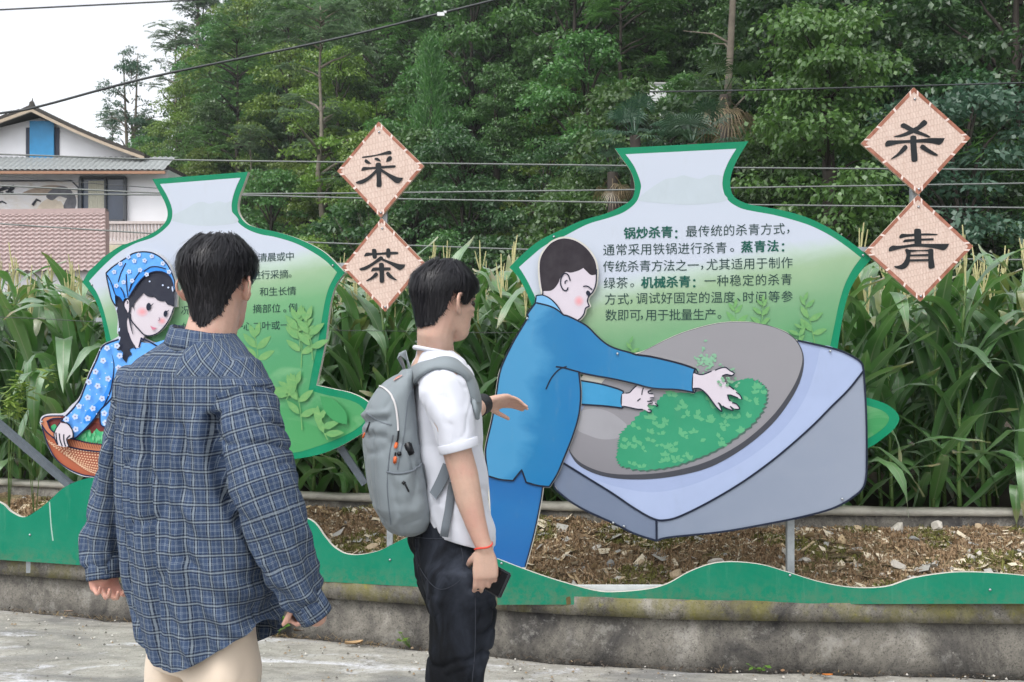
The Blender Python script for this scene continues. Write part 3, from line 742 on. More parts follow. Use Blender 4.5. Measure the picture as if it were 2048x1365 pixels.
    heap = P("630,600 640,560 680,520 740,460 800,420 850,380 980,375 1080,350 1180,320 1230,312 1290,340 1305,390 1290,450 1240,520 1150,590 1050,650 950,690 850,720 740,730 650,715 622,680 625,630", 'S')
    jag = []
    rr = random.Random(5)
    hc = curve(heap, True, 6)
    for i, (x, y) in enumerate(hc):
        k = 1.012 if i % 2 else 0.975
        jag.append((1185 + (x - 1380 + 0) * 1 + 195, y)); jag[-1] = (1383 + (x - 1383) * (k + rr.uniform(-.008, .012)), 862 + (y - 862) * (k + rr.uniform(-.01, .015)))
    st.raw([(x + 3, y + 3) for x, y in jag], TEAD, st.nxt()); st.raw(jag, TEA, st.nxt())
    def leaflet(x, y, L, a, m, off):
        dx, dy = math.cos(a), math.sin(a); w_ = L * .3
        st.raw([(x, y), (x + dx * L * .5 - dy * w_, y + dy * L * .5 + dx * w_), (x + dx * L, y + dy * L), (x + dx * L * .5 + dy * w_, y + dy * L * .5 - dx * w_)], m, off)
    from mathutils.geometry import intersect_point_tri_2d
    def inside(px, py):
        c = False; j = len(hc) - 1
        for i in range(len(hc)):
            if (hc[i][1] > py) != (hc[j][1] > py) and px < (hc[j][0] - hc[i][0]) * (py - hc[i][1]) / (hc[j][1] - hc[i][1]) + hc[i][0]: c = not c
            j = i
        return c
    o_ = st.nxt()
    for i in range(110):
        x, y = rr.uniform(1240, 1530), rr.uniform(765, 938)
        if not inside(x, y): continue
        for q in range(rr.choice([3, 4, 5])):
            leaflet(x, y, rr.uniform(8, 14), rr.uniform(-2.6, .1) + rr.gauss(0, .4), TEAL, o_ + rr.uniform(0, .0003))
    st.lay += 1
    o_ = st.nxt()
    for i in range(60):
        a, d = rr.uniform(0, 6.28), abs(rr.gauss(0, 16)); leaflet(1415 + math.cos(a) * d, 722 + math.sin(a) * d, rr.uniform(6, 11), rr.uniform(0, 6.28), TEAH, o_ + rr.uniform(0, .0003))
    for i in range(26):
        leaflet(rr.uniform(1440, 1475), rr.uniform(740, 775), rr.uniform(6, 10), rr.uniform(0, 6.28), TEAH, o_ + rr.uniform(0, .0003))
    st.lay += 1
    for tx_ in ["372,693 480,760 600,834 700,902 790,952 850,957 920,936 1050,871 1200,781 1350,671 1500,541 1600,441 1680,361 1746,278", "803,957 804,1050", base.replace('390,600 ', '')]:
        st.stroke(tx_ if tx_ is not base else tx_, 'S', INK, 4.2, closed=False) if not tx_.startswith('372,692 330') else st.stroke("372,692* 333,790 380,849 470,908 600,968 700,1018 805,1052* 860,1036 1100,1011 1300,976 1450,946 1600,906 1700,851 1752,789 1760,650 1757,450 1746,277* 1730,235 1650,190 1560,165 1445,140", 'S', INK, 4.0)
    # rear arm and hand
    JK2 = ink("jacket_rear_sleeve", rgb(58, 140, 186), .08)
    st.fill("105,622* 300,655 480,705 550,738* 532,770 525,850 540,905* 350,882 100,866*", 'H', JK2)
    st.stroke("105,622 300,655 480,705 550,735", 'H', INK, 3.2); st.stroke("100,866 350,882 540,905", 'H', INK, 3.2); st.stroke("550,738 530,780 525,850 542,905", 'H', INK, 2.6)
    st.fill("535,760* 600,750 640,715 690,668 750,688 800,688 872,700* 835,716 805,735 850,762 862,800* 815,828 880,845 895,878* 830,868 790,880 830,930 815,950* 770,925 740,915 690,912 620,898 530,880*", 'H', SKINP)
    for q in ["570,752 610,745 645,708 690,668", "545,885 620,900 690,915 745,918", "755,690 740,730 735,770", "770,690 830,690 872,705 830,718 800,738 815,755 850,758", "690,832 722,806", "790,835 845,835", "800,865 850,850", "820,800 862,798", "870,850 900,880 880,885", "800,915 835,932 815,950 785,940"]:
        st.stroke(q, 'H', INK, 2.2)
    st.build("stove_cutout", root)
    # ---- the man
    mn = Print(PR, 0.012)
    JK = grad("jacket_blue", 3.0, 0.55, -1.75, [(0.0, rgb(66, 138, 182)), (0.06, rgb(32, 114, 164)), (0.14, rgb(24, 110, 164)), (0.3, rgb(36, 118, 168)), (0.5, rgb(40, 120, 170))], 0.20, 1.6, (rgb(92, 154, 198), .4)); PANT = grad("trouser_blue", .0, 2.0, -0.9, [(0.0, rgb(26, 88, 150)), (0.1, rgb(30, 104, 164)), (0.2, rgb(24, 92, 156))], .05, 2)  # jacket's light blotches: printed brush streaks plus board reflections put into the colour
    HAIR = ink("print_hair", rgb(38, 32, 40), .12, .3, 8)
    jk = "505,665* 515,600* 575,598 640,630 700,690 752,768 800,785 890,828 980,882 1080,982 1160,1046 1250,1086 1365,1118"
    jkp = P(jk, 'Mn') + P("680,360 820,378 1000,418 1150,458 1280,503* 1265,560 1255,650 1258,720 1272,745* 1100,716 850,702 650,652 450,607 250,572 95,540*", 'H') + P("450,287* 458,370 455,440 445,500 420,580 380,680 350,750 315,806* 262,800 210,785* 190,728* 150,778* 90,772 36,756* 25,660 32,600 55,500 75,380 95,270 150,150 215,40", 'S') + P("430,770", 'Mn')
    leg = P("36,750* 90,760 150,770* 190,725* 210,780* 285,800* 276,870 250,1000 230,1080 205,1172* 60,1172* 52,1000 45,850", 'S')
    head = P("570,600* 565,560 548,480 540,350 550,260 590,180 660,110 760,76 870,98 972,168 1042,268 1064,360 1058,480 1034,556 992,606 980,650 998,695* 963,715 948,765 918,805 892,824* 830,812 760,772", 'Mn')
    def grow(pts, k):
        c = curve(pts, True, 5); res = []; n_ = len(c); A = sum(c[i][0] * c[(i + 1) % n_][1] - c[(i + 1) % n_][0] * c[i][1] for i in range(n_)); sg = 1 if A > 0 else -1
        for i in range(n_):
            a, b = c[i - 1], c[(i + 1) % n_]; dx, dy = b[0] - a[0], b[1] - a[1]; L = math.hypot(dx, dy) or 1
            res.append((c[i][0] + dy / L * k * sg, c[i][1] - dx / L * k * sg))
        return res
    mn.raw(grow(jkp, 2.5), EDGE, mn.off, thick=.014, side=EDGE); mn.raw(grow(leg, 3), EDGE, mn.off - .0012, thick=.012, side=EDGE); mn.raw(grow(head, 3), EDGE, mn.off - .0006, thick=.012, side=EDGE)
    mn.fill('', 'Mn', PANT, pts=leg)
    mn.fill('', 'Mn', SKINP, pts=head)
    mn.fill("572,590* 552,480 542,350 552,260 592,182 661,112 760,79 870,101 970,171 1040,270 1061,360 1056,407* 1010,412 970,377 940,348* 900,370 830,390 775,387 730,440 715,480 680,530 640,555 575,560", 'Mn', HAIR)
    BL = [ink("blush%d" % i, rgb(*[int(200 + 16 * i / 4), int(192 - 40 * i / 4), int(202 - 44 * i / 4)])) for i in range(5)]
    for i in range(5): mn.dot(960 + 900 / 4.55, 460 + 648 / 4.55, (58 - i * 11) / 4.55, BL[i], (62 - i * 11) / 4.55)
    mn.stroke("1060,360 1056,480 1032,556 990,606 978,650 995,695* 961,714 946,765 916,805 888,824", 'Mn', INK, 2.6)
    mn.stroke("822,465 802,412 768,398 738,440 735,500 758,545 788,552 802,525", 'Mn', INK, 2.6); mn.stroke("796,460 775,470 776,492", 'Mn', INK, 2.4)
    mn.dot(960 + 985 / 4.55, 460 + 578 / 4.55, 4.2, INK, 5.6, -.4); mn.stroke("938,516 978,514 1022,546", 'Mn', INK, 2.4)
    mn.stroke("572,555 570,600", 'Mn', INK, 2.4)
    mn.fill('', 'Mn', JK, pts=jkp)
    mn.stroke('', 'Mn', INK, 3.4, pts=[p for p in jkp if True], closed=True)
    mn.fill("518,604* 575,602 638,634 697,694 745,762* 690,722 620,694 510,664*", 'Mn', ink("jacket_collar", rgb(112, 168, 210)))
    mn.stroke("512,664 620,690 690,720 752,768", 'Mn', INK, 3.0)
    mn.stroke("690,1246 760,1256 850,1280 910,1296", 'Mn', INK, 3.0, taper=False); mn.stroke("300,362 325,310 360,272 395,258", 'S', INK, 2.6)
    mn.stroke("285,806 276,870 250,1000 230,1080 205,1170", 'S', INK, 2.6)
    mn.fill("1262,552* 1310,548 1352,562 1450,526 1540,495 1592,488 1640,522 1680,540* 1664,570 1600,560 1555,577 1600,650 1690,720 1742,770 1762,818* 1715,798 1640,765 1612,768* 1640,830 1700,860 1738,910* 1695,914 1640,880* 1670,930* 1610,905 1560,882* 1520,850 1552,938* 1505,900 1460,840 1400,762 1330,706 1258,702*", 'H', SKINP)
    for q in ["1280,545 1352,562 1450,526", "1485,518 1540,495 1592,488 1640,522 1680,545 1660,570 1600,560 1558,577", "1560,590 1590,635", "1600,650 1680,715", "1700,742 1742,772 1762,820", "1640,768 1720,800", "1612,765 1630,820 1645,830", "1660,850 1705,862 1738,912 1690,916", "1640,885 1672,930 1600,905 1562,882", "1515,850 1540,870 1555,938 1505,900 1460,840 1400,762 1330,706 1262,704"]:
        mn.stroke(q, 'H', INK, 2.4)
    mn.stroke("1278,500 1295,512 1312,548", 'H', INK, 2.6); mn.stroke("1258,722 1275,748 1292,715", 'H', INK, 2.6)
    o_ = mn.nxt()
    for i in range(16):
        x, y = 1140 + rr.uniform(1500, 1660) / 5.12, 640 + rr.uniform(590, 720) / 5.12
        if y - 750 < (x - 1432) * .9 + 16: mn.dot(x, y, rr.uniform(1.6, 3.2), TEAH, rr.uniform(2, 4), rr.uniform(0, 3), 7, off=o_)
    mn.build("worker_cutout", root)
    bolts(PR, 0.024, [(1054.5, 637.5), (1235, 708)], root); bolts(PR, 0.008, [(1660.5, 703), (1684.5, 998.5), (1226.5, 1046), (1248, 1053)], root); bolts(PR, -0.018, [(1726, 511), (1108, 474)], root)
    # steel posts and cross rail behind the boards
    for px, yt in ((1580, 480), (1040, 800)):
        mb = MB(); a = PR.at(px, 1140, -0.075)
        mb.bar((a.x, a.y, 0.24), (a.x, a.y, PR.at(px, yt, -.075).z), 0.034, 0.034); mb.build("post", STEEL, root)
    mb = MB(); mb.bar(PR.at(1100, 620, -.045), PR.at(1660, 620, -.045), .03, .022); mb.bar(PR.at(1030, 820, -.045), PR.at(1720, 830, -.045), .03, .022); mb.build("cross_rail", STEEL, root)
vase_right()

# ---------- left vase sign with the tea-picking girl
def vase_left():
    o = PL.at(430, 1000); root = thing("vase_sign", "smaller vase-shaped tea sign with a girl in a blue floral headscarf holding a basket", "sign", (o.x, o.y + .05, 0.3))
    pr = Print(PL, -0.022)
    outer = "304.6,358.6* 496,344* 488,367 478.6,392 475,416 480,432.6 495,449 522.5,458 552,464 588.5,475 625,491 654,509.5 690,546* 673,568 662,601 656,641 651,682 641.6,729 632.4,771* 669,779 700,786 728,799 748,818 752,836 738,856 715,873 680,893 640,909 586,919 500,927 400,930 280,922 190,898 140,872 122,848 140,825 180,806 226,792* 224,760 218,720 212,683 207,654 201,629 192,604 180.5,584 165,565* 177,544 189,532.5 211,512 242,491.5 256,487 300,469 326,450.5 335,432 331.5,410 319,385"
    inner = "320,368.5* 481,356* 471,378 464,403 464,423 475,443.5 493,458 519,468.5 552,475 588.5,486 621,502 651,522 674,545* 658,575 649,608 641.6,652 634,696 625,737 617,780* 651,790 690,798 716,808 730,822 733,836 722,851 700,866 660,884 620,898 586,906 500,914 400,917 280,909 200,886 160,866 146,848 160,832 195,815 240,800* 238,760 231,720 221.5,679 211,635 202.5,607 193,585 178,562.6* 207.5,531.5 237,506 270,487.5 306,475 332,456 343,440 344,418 334,392"
    pr.fill(outer, 'F', GREEN, thick=0.024, side=EDGE); pr.build("border", root)
    p2 = Print(PL, -0.021); p2.fill(inner, 'F', VASE_L)
    p2.fill("346,430* 372,418 388,408 404,404 420,408 436,403 452,406 462,402* 464,424* 476,444 430,452 380,450 344,442*", 'F', MTN)
    big = [(.3, 1, 40, 1.0), (.35, -1, 38, .9), (.62, 1, 40, .75), (.66, -1, 40, .8), (.95, -1, 32, .5), (1.0, 1, 32, .2)]
    for (x, y, h, ti, m) in [(516, 740, 66, .08, LEAFP), (602, 736, 92, .02, LEAFP), (600, 700, 60, .1, LEAFP), (625, 720, 80, .15, LEAFP), (604, 860, 90, .15, LEAFP), (572, 800, 24, -.5, LEAFP), (480, 870, 60, -.2, LEAFD), (655, 880, 44, .5, LEAFP)]:
        tea_plant(p2, x, y, h, ti, m, big)
    p2.fill("640,792* 668,800 692,826 694,850* 668,842 648,820", 'F', LEAFS)
    p2.build("panel", root)
    tx = Print(PL, -0.0185); s = 19.0
    put_text(tx, line('L', "清晨或中", 1297, 1446, 507, 500), s, TXT, False, -.05)
    tx.marks.append((len(tx.mb.v), len(tx.mb.f))); put_text(tx, line('L', "进行采摘", 1263, 1413, 603, 598), s, TXT, False, -.05); put_text(tx, line('L', "。", 1447, 1447, 607, 607), s, TXT)
    tx.marks.append((len(tx.mb.v), len(tx.mb.f))); put_text(tx, line('L', "和生长情", 1305, 1456, 694, 689), s, TXT, False, -.04)
    tx.marks.append((len(tx.mb.v), len(tx.mb.f))); put_text(tx, line('L', "摘部位", 1268, 1371, 787, 784), s, TXT, False, -.04); put_text(tx, line('L', "。", 1418, 1418, 798, 798), s, TXT); put_text(tx, line('L', "例", 1463, 1463, 781, 781), s, TXT)
    tx.marks.append((len(tx.mb.v), len(tx.mb.f))); put_text(tx, line('L', "一心二叶或一心", 1166, 1469, 884, 874), s, TXT, False, -.03)
    tx.marks.append((len(tx.mb.v), len(tx.mb.f))); put_text(tx, line('L', "况", 876, 876, 795, 795), s, TXT, False, -.04); tx.marks.append((len(tx.mb.v), len(tx.mb.f))); put_text(tx, line('L', "如", 880, 880, 886, 886), s, TXT, False, -.04)
    text_lines(tx, root)
    # ---- cut-out girl
    g = Print(PL, 0.0)
    WHT = ink("cutout_white", rgb(196, 198, 208)); NAVY = ink("outline_navy", rgb(22, 32, 66)); SCARF = ink("scarf_blue", rgb(92, 160, 232), .12, .3, 14); SCD = ink("scarf_shade", rgb(52, 136, 220)); HR = ink("girl_hair", rgb(32, 36, 52), .1); SK = ink("girl_skin", rgb(202, 194, 202)); FL = ink("flower_white", rgb(188, 202, 230)); FC = ink("flower_core", rgb(150, 130, 150))
    base = P("345,375* 450,286 640,156 760,96 880,76 1000,96 1112,156 1204,246 1266,366 1314,560 1330,700 1328,850* 1276,862 1246,962 1186,1084 1082,1196 982,1246 885,1256 960,1308 1100,1365", 'G') + P("330,700 372,760 392,830 385,900 330,948 260,962") + P("560,1300 430,1288 300,1228 196,1144 134,1056 92,952 66,866 42,800* 58,748 120,720 255,712 326,645 394,580 434,498 494,338 554,208 614,92 735,36", 'B') + P("340,1346 520,1250 506,1190 515,1000 474,850 414,722 372,560", 'G')
    g.fill('', 'G', EDGE, thick=.014, side=EDGE, pts=base, off=g.off); g.fill('', 'G', WHT, pts=base)
    # basket
    BI = ink("basket_inside", rgb(112, 52, 50)); BO = grad("basket_weave", 6.0, -5.0, 1.98, [(0.1, rgb(168, 92, 64)), (0.4, rgb(150, 76, 58)), (0.8, rgb(128, 58, 50))], .1, 6); BR = ink("basket_rim", rgb(186, 120, 90)); BD = ink("basket_gap", rgb(216, 180, 150)); LG = ink("basket_leaf", rgb(66, 166, 112)); LG2 = ink("basket_leaf_light", rgb(104, 186, 134))
    g.fill("58,800 72,860 98,950 140,1050 200,1140 300,1217 430,1272 570,1292 800,1270 1000,1210 1180,1100 1300,960 1340,860 1300,800 1000,760 600,760 260,738 120,742", 'B', BO)
    g.fill("105,790 160,762 250,755 520,800 800,830 1100,830 1290,850 1240,930 1000,1000 700,1010 400,960 250,925 150,872", 'B', BI)
    g.fill("150,860 150,830 182,815 200,850 190,900", 'B', LG)
    rr = random.Random(9)
    g.fill("355,948* 400,900 440,885* 470,868 500,862* 520,900 560,852* 590,880 620,880* 660,930 690,900 760,880 830,870 900,900 1000,880 1080,900 1100,960 900,1000 690,1002 500,985", 'B', LG)
    for i in range(16):
        x, y = rr.uniform(430, 690), rr.uniform(890, 960); g.fill('', 'B', LG2, pts=[(70 + x / 4.55, 670 + (y + 30) / 4.55, True), (70 + (x - 10) / 4.55, 670 + y / 4.55, False), (70 + x / 4.55, 670 + (y - 24) / 4.55, True), (70 + (x + 10) / 4.55, 670 + y / 4.55, False)])
    o_ = g.nxt()
    for row in range(9):          # pale gaps of the weave
        f = row / 9
        for k in range(46):
            u = (k + .5) / 46 * 2 - 1; xx = 690 + u * (600 - 250 * f ** 1.6); ry = 905 + 150 * math.sqrt(max(0, 1 - u * u)); ry2 = 960 + 330 * math.sqrt(max(0, 1 - (u * .98) ** 2)) 
            yy = ry + (ry2 - ry) * (f + .07)
            if abs(u) > .98: continue
            w_ = 5.4 * math.sqrt(1 - u * u * .8); q = 5.0
            X0, Y0 = 70 + xx / 4.55, 670 + yy / 4.55
            g.raw([(X0 - w_ / 3.2, Y0 - q / 4), (X0 + w_ / 3.2, Y0 - q / 4), (X0 + w_ / 3.2, Y0 + q / 4), (X0 - w_ / 3.2, Y0 + q / 4)], BD, o_)
    g.fill("56,802 66,770 110,742 200,738* 240,752 160,765 112,790 150,868 250,922 400,962 500,985 690,1004 900,1000 1100,960 1250,900 1300,850 1330,870 1270,950 1120,1020 900,1060 690,1064 540,1052 400,1030 250,985 150,925 90,870", 'B', BR)
    for q in ["56,802 66,768 110,742 260,738", "60,815 100,878 180,945 300,1015 420,1045 540,1060 690,1070 900,1066 1120,1026", "112,790 150,870 250,924 400,963 500,986 690,1004 900,1000", "105,790 160,764 240,760", "62,830 98,950 140,1050 200,1140 300,1217 430,1273 570,1293"]:
        g.stroke(q, 'B', NAVY, 2.6)
    for k in range(22):
        x = 290 + k * 22; g.stroke('', 'B', ink("rim_twist", rgb(120, 62, 48)), 1.0, pts=[(70 + (x - 8) / 4.55, 670 + (945 + k * 2.8) / 4.55, False), (70 + (x + 16) / 4.55, 670 + (1012 + k * 2.2) / 4.55, False)])
    # jacket
    g.fill("620,104* 740,48 800,40 1050,78 1300,60 1380,500 1340,830 1000,890 750,872 690,852 600,820* 590,690* 520,790 360,946* 342,880 300,812 233,786* 330,690 405,595 440,510 500,360 560,230", 'B', SCARF)
    g.fill("690,380 705,480 660,600 590,690 520,790 440,800 470,700 560,620 640,520", 'B', SCD)
    g.stroke("765,42 620,102 560,230 500,360 440,510 405,595 330,690 233,786", 'B', NAVY, 3.4); g.stroke("236,786 300,812 342,880 360,946 520,790 590,690 660,620 720,545", 'B', NAVY, 3.2)
    g.stroke("700,180 718,290 695,480 640,620 592,690", 'B', NAVY, 3.0, taper=True); g.stroke("590,690 600,820 690,852 760,876", 'B', NAVY, 2.8)
    # neck, braid, face
    g.fill("630,980 690,1040 800,1150 880,1235 838,1310 815,1400 740,1390 670,1250 640,1090", 'G', SK)
    g.stroke("840,1265 820,1340 805,1400", 'G', NAVY, 3); g.stroke("840,1280 960,1330 1060,1390", 'G', NAVY, 3)
    g.stroke("655,1200 690,1300 760,1420", 'G', NAVY, 3)
    g.fill("480,690 590,700 640,760 668,930 640,1050 660,1200 700,1320 745,1400 520,1440 515,1365 545,1300 520,1200 530,1100 515,980 495,880 478,800", 'G', HR)
    g.fill("770,20* 790,80 775,130 800,165 795,210 830,255* 850,200 880,178 862,140 872,90 850,40 840,0", 'B', HR)
    for x, y in [(500, 870), (535, 1160), (540, 1280)]: g.dot(160 + x / 6.825, 490 + y / 6.825, 1.4, FL, 4, .2)
    g.fill("870,660 960,700 1060,740 1150,770 1240,830 1276,862 1242,962 1182,1075 1082,1185 982,1234 890,1228 800,1150 700,1030 685,940 700,850 740,790 800,730", 'G', SK)
    BL = [ink("blush%d" % i, (1, 1, 1)) for i in range(5)]
    for cx, cy, s in ((850, 915, 1.0), (1120, 1040, .75)):
        for i in range(5): g.dot(160 + cx / 6.825, 490 + cy / 6.825, (105 - 20 * i) * s / 6.825, BL[i], (88 - 17 * i) * s / 6.825)
    g.stroke("1277,862 1242,962 1182,1076 1082,1188 982,1237 885,1232 800,1152 700,1032 686,940", 'G', INK, 2.4)
    g.fill("660,720* 720,630 780,540 860,450 960,385 1070,365 1170,390 1240,460 1275,560 1292,640 1287,846* 1240,826 1190,812 1160,765* 1145,772 1090,768 1045,745 1012,700* 990,716 940,710 900,690 868,660* 800,730 745,800 738,850 745,910* 722,850 700,860 690,920 672,950* 655,880 650,780", 'G', HR)
    g.fill("640,735* 605,790 605,850 640,915 665,905 668,780", 'G', SK); g.stroke("645,735 605,790 605,850 642,915", 'G', INK, 2.2); g.stroke("640,765 655,790 640,800", 'G', INK, 1.8)
    g.stroke("665,930 690,1100 722,1222", 'G', HR, 4.5, 1.0)
    g.dot(160 + 935 / 6.825, 490 + 845 / 6.825, 4.7, INK, 7.8, .12); g.dot(160 + 1166 / 6.825, 490 + 940 / 6.825, 3.8, INK, 6.4, .15)
    g.stroke("960,835 985,818 1002,798", 'G', INK, 2.2, .8); g.stroke("1185,915 1200,902 1216,888", 'G', INK, 2.0, .8)
    g.stroke("1078,990 1086,1022 1070,1036", 'G', ink("nose_line", rgb(120, 110, 125)), 1.4)
    g.fill("958,1104* 1000,1124 1050,1134* 1012,1160 985,1156", 'G', ink("lip_pink", rgb(196, 120, 142)))
    for x, y in [(950, 500), (1130, 552), (1205, 584)]: g.dot(160 + x / 6.825, 490 + y / 6.825, 1.8, FL)
    g.dot(160 + 1263 / 6.825, 490 + 605 / 6.825, 1.5, FL, 5.5, -.15)
    # scarf
    g.fill("355,385* 450,298 600,198 720,120 850,96 980,110 1092,168 1184,258 1244,368 1288,500 1294,640* 1270,540 1238,455 1170,388 1070,362 960,382 860,447 780,537 720,628 668,712 650,722 600,742 585,788* 540,720 480,680 484,835* 430,740 400,620 370,480", 'G', SCARF)
    g.fill("430,530 520,560 600,650 640,700 600,742 585,788* 540,720 480,680 400,520", 'G', SCD); g.fill("820,360 960,320 1100,320 1230,400 1240,440 1170,385 1070,362 960,382 860,447 700,640 660,690 690,560", 'G', SCD)
    g.stroke("484,835 430,740 400,620 370,480 355,385* 450,298 600,198 720,120 850,96 980,110 1092,168 1184,258 1244,368 1290,500 1298,640", 'G', INK, 2.6)
    for q in ["372,415 430,530 480,680 540,720 585,788", "625,250 560,380 520,510", "630,400 640,600 655,712", "832,350 740,480 668,635", "868,365 960,305 1060,300 1172,330", "550,580 590,650 610,722", "700,530 675,620", "668,712 720,628 780,537 860,447 960,382 1070,362 1170,388 1238,455 1275,560"]:
        g.stroke(q, 'G', NAVY, 2.2)
    o_ = g.nxt()
    def flower(x, y, r):
        for k in range(5):
            a = k * 1.2566 + x; g.dot(x + math.cos(a) * r * .62, y + math.sin(a) * r * .62, r * .46, FL, n=8, off=o_)
        g.dot(x, y, r * .3, FC, n=6, off=o_ + .0003)
    for x, y in [(620, 235), (550, 335), (665, 400), (570, 465), (480, 570), (610, 580), (400, 650), (365, 745), (525, 670), (630, 715), (655, 120), (760, 300), (490, 430), (285, 770), (480, 760), (745, 100), (770, 190), (640, 800), (370, 860)]: flower(70 + x / 4.55, 670 + y / 4.55, 5.8)
    for x, y in [(465, 370), (740, 220), (880, 215), (670, 365), (595, 510), (495, 560), (820, 345), (980, 155), (1130, 255), (1215, 370), (800, 140), (550, 260), (660, 165), (710, 490), (910, 405)]: flower(160 + x / 6.825, 490 + y / 6.825, 4.5)
    for i in range(34): g.dot(70 + rr.uniform(300, 620) / 4.55, 670 + rr.uniform(420, 760) / 4.55, rr.uniform(.6, 1.2), FL, n=6, off=o_) if False else None
    for x, y in [(700, 100), (590, 140), (540, 250), (640, 350), (500, 500), (440, 640), (460, 690), (560, 540), (640, 470), (330, 710), (420, 800), (700, 250), (670, 550), (520, 400), (590, 400), (300, 750), (560, 720), (680, 690)]: g.dot(70 + x / 4.55, 670 + y / 4.55, 1.3, FL, n=6, off=o_)
    # hand
    g.fill("228,800* 300,815 335,860 342,930 312,945* 292,960 305,1010* 285,1020 250,1018 205,1002 185,960 173,908 190,855", 'B', SK)
    for q in ["228,800 190,855 173,908 185,960 207,1002", "190,890 195,950 208,1000", "220,898 228,960 248,1014", "262,905 262,960 278,1016", "320,915 290,945 292,975 306,1010", "240,790 300,812 340,870 345,930 320,945"]:
        g.stroke(q, 'B', INK, 2.4)
    g.build("tea_picker_cutout", root)
    bolts(PL, -0.020, [(665.5, 531.5), (184, 570)], root); bolts(PL, .016, [(84, 844), (277, 514)], root)
    for px in (250, 500):
        mb = MB(); a = PL.at(px, 900, -0.075); mb.bar((a.x, a.y, 0.24), (a.x, a.y, PL.at(px, 520, -.075).z), .034, .034); mb.build("post", STEEL, root)
    mb = MB(); mb.bar(PL.at(195, 640, -.05), PL.at(655, 640, -.05), .03, .022); mb.build("cross_rail", STEEL, root)
    # slanting braces to the rear
    for (x0, y0, x1, y1, d) in [(-14, 838, 142, 972, -.03), (676, 888, 730, 968, -.16)]:
        mb = MB(); mb.bar(PL.at(x0, y0, -.12), PL.at(x1, y1, d), .036, .036); mb.build("brace", DSTEEL, root)
vase_left()

# ---------- green wave boards
def waves():
    pr = Print(PL, 0.014)
    pr.fill("-900,900* -700,960 -500,1040 -300,1010 -150,985 -60,985 0,1006 21,1024 47,1035 73,1022 99.5,1001 126,977 157,962 194,955 250,960 320,985 400,1010 480,1022 560,1030 620,1040 650,1075 666.6,1094 691,1108 720,1110 757.6,1102 786.6,1088 805,1079 850,1062 910,1058 960,1070 995,1090* 996,1190* 832,1174* 650,1164* 0,1120* -900,1050*", 'F', GREEN_W, thick=.02, side=EDGE)
    o = PL.at(300, 1100); root = thing("wave_board", "left green wave-edged strip board behind the plaid-shirted man, on the mossy coping", "board", (o.x, o.y, .3))
    pr.stroke("99,1004 102,1050 106,1082", 'F', ink("scratch", rgb(150, 180, 168)), 2.4)
    pr.build("board", root)
    mb = MB()
    for px in (-200, 60, 420, 780):
        a = PL.at(px, 1080, -.03); mb2 = MB(); mb2.bar((a.x, a.y, .22), (a.x, a.y, PL.at(px, 1040, -.03).z), .03, .03); mb2.build("post", STEEL, root)
    bolts(PL, .016, [(60, 1070), (780, 1120)], root)
    pr = Print(PR, 0.03)
    pr.fill("994,1118* 1043,1137 1097,1156 1150,1172 1190,1182 1224,1185 1290,1180 1333.5,1169 1377.5,1145 1421,1129 1465,1124.5 1522.5,1130 1575,1145 1641,1165 1707,1176 1773,1174 1826.5,1157 1895,1146.5 1946,1145 1997,1147.5 2048,1152 2150,1164 2250,1150 2400,1120 2550,1140 2700,1160 2700,1209* 2048,1208* 995,1210*", 'F', GREEN_W, thick=.02, side=EDGE)
    o = PR.at(1600, 1190); root = thing("wave_board", "right green wave-edged strip board under the stove cutout, along the coping", "board", (o.x, o.y, .3))
    pr.fill("1132,1196* 1140,1194 1142,1209* 1133,1210*", 'F', M("rust_stain", rgb(92, 78, 44), .9, .3, 60))
    pr.build("board", root); bolts(PR, .032, [(1580, 1151), (1980, 1180), (1003, 1127)], root)
    for px in (1250, 1830, 2200):
        a = PR.at(px, 1190, -.055); mb = MB(); mb.bar((a.x, a.y, .262), (a.x, a.y, PR.at(px, 1188, 0).z), .025, .025); mb.build("post", STEEL, root)
    mb = MB(); mb.bar(PR.at(1110, 1176, -.03), PR.at(1345, 1176, -.03), .03, .025); mb.build("base_rail", M("white_rail", rgb(196, 200, 200), .5, .1, 20), root)
waves()

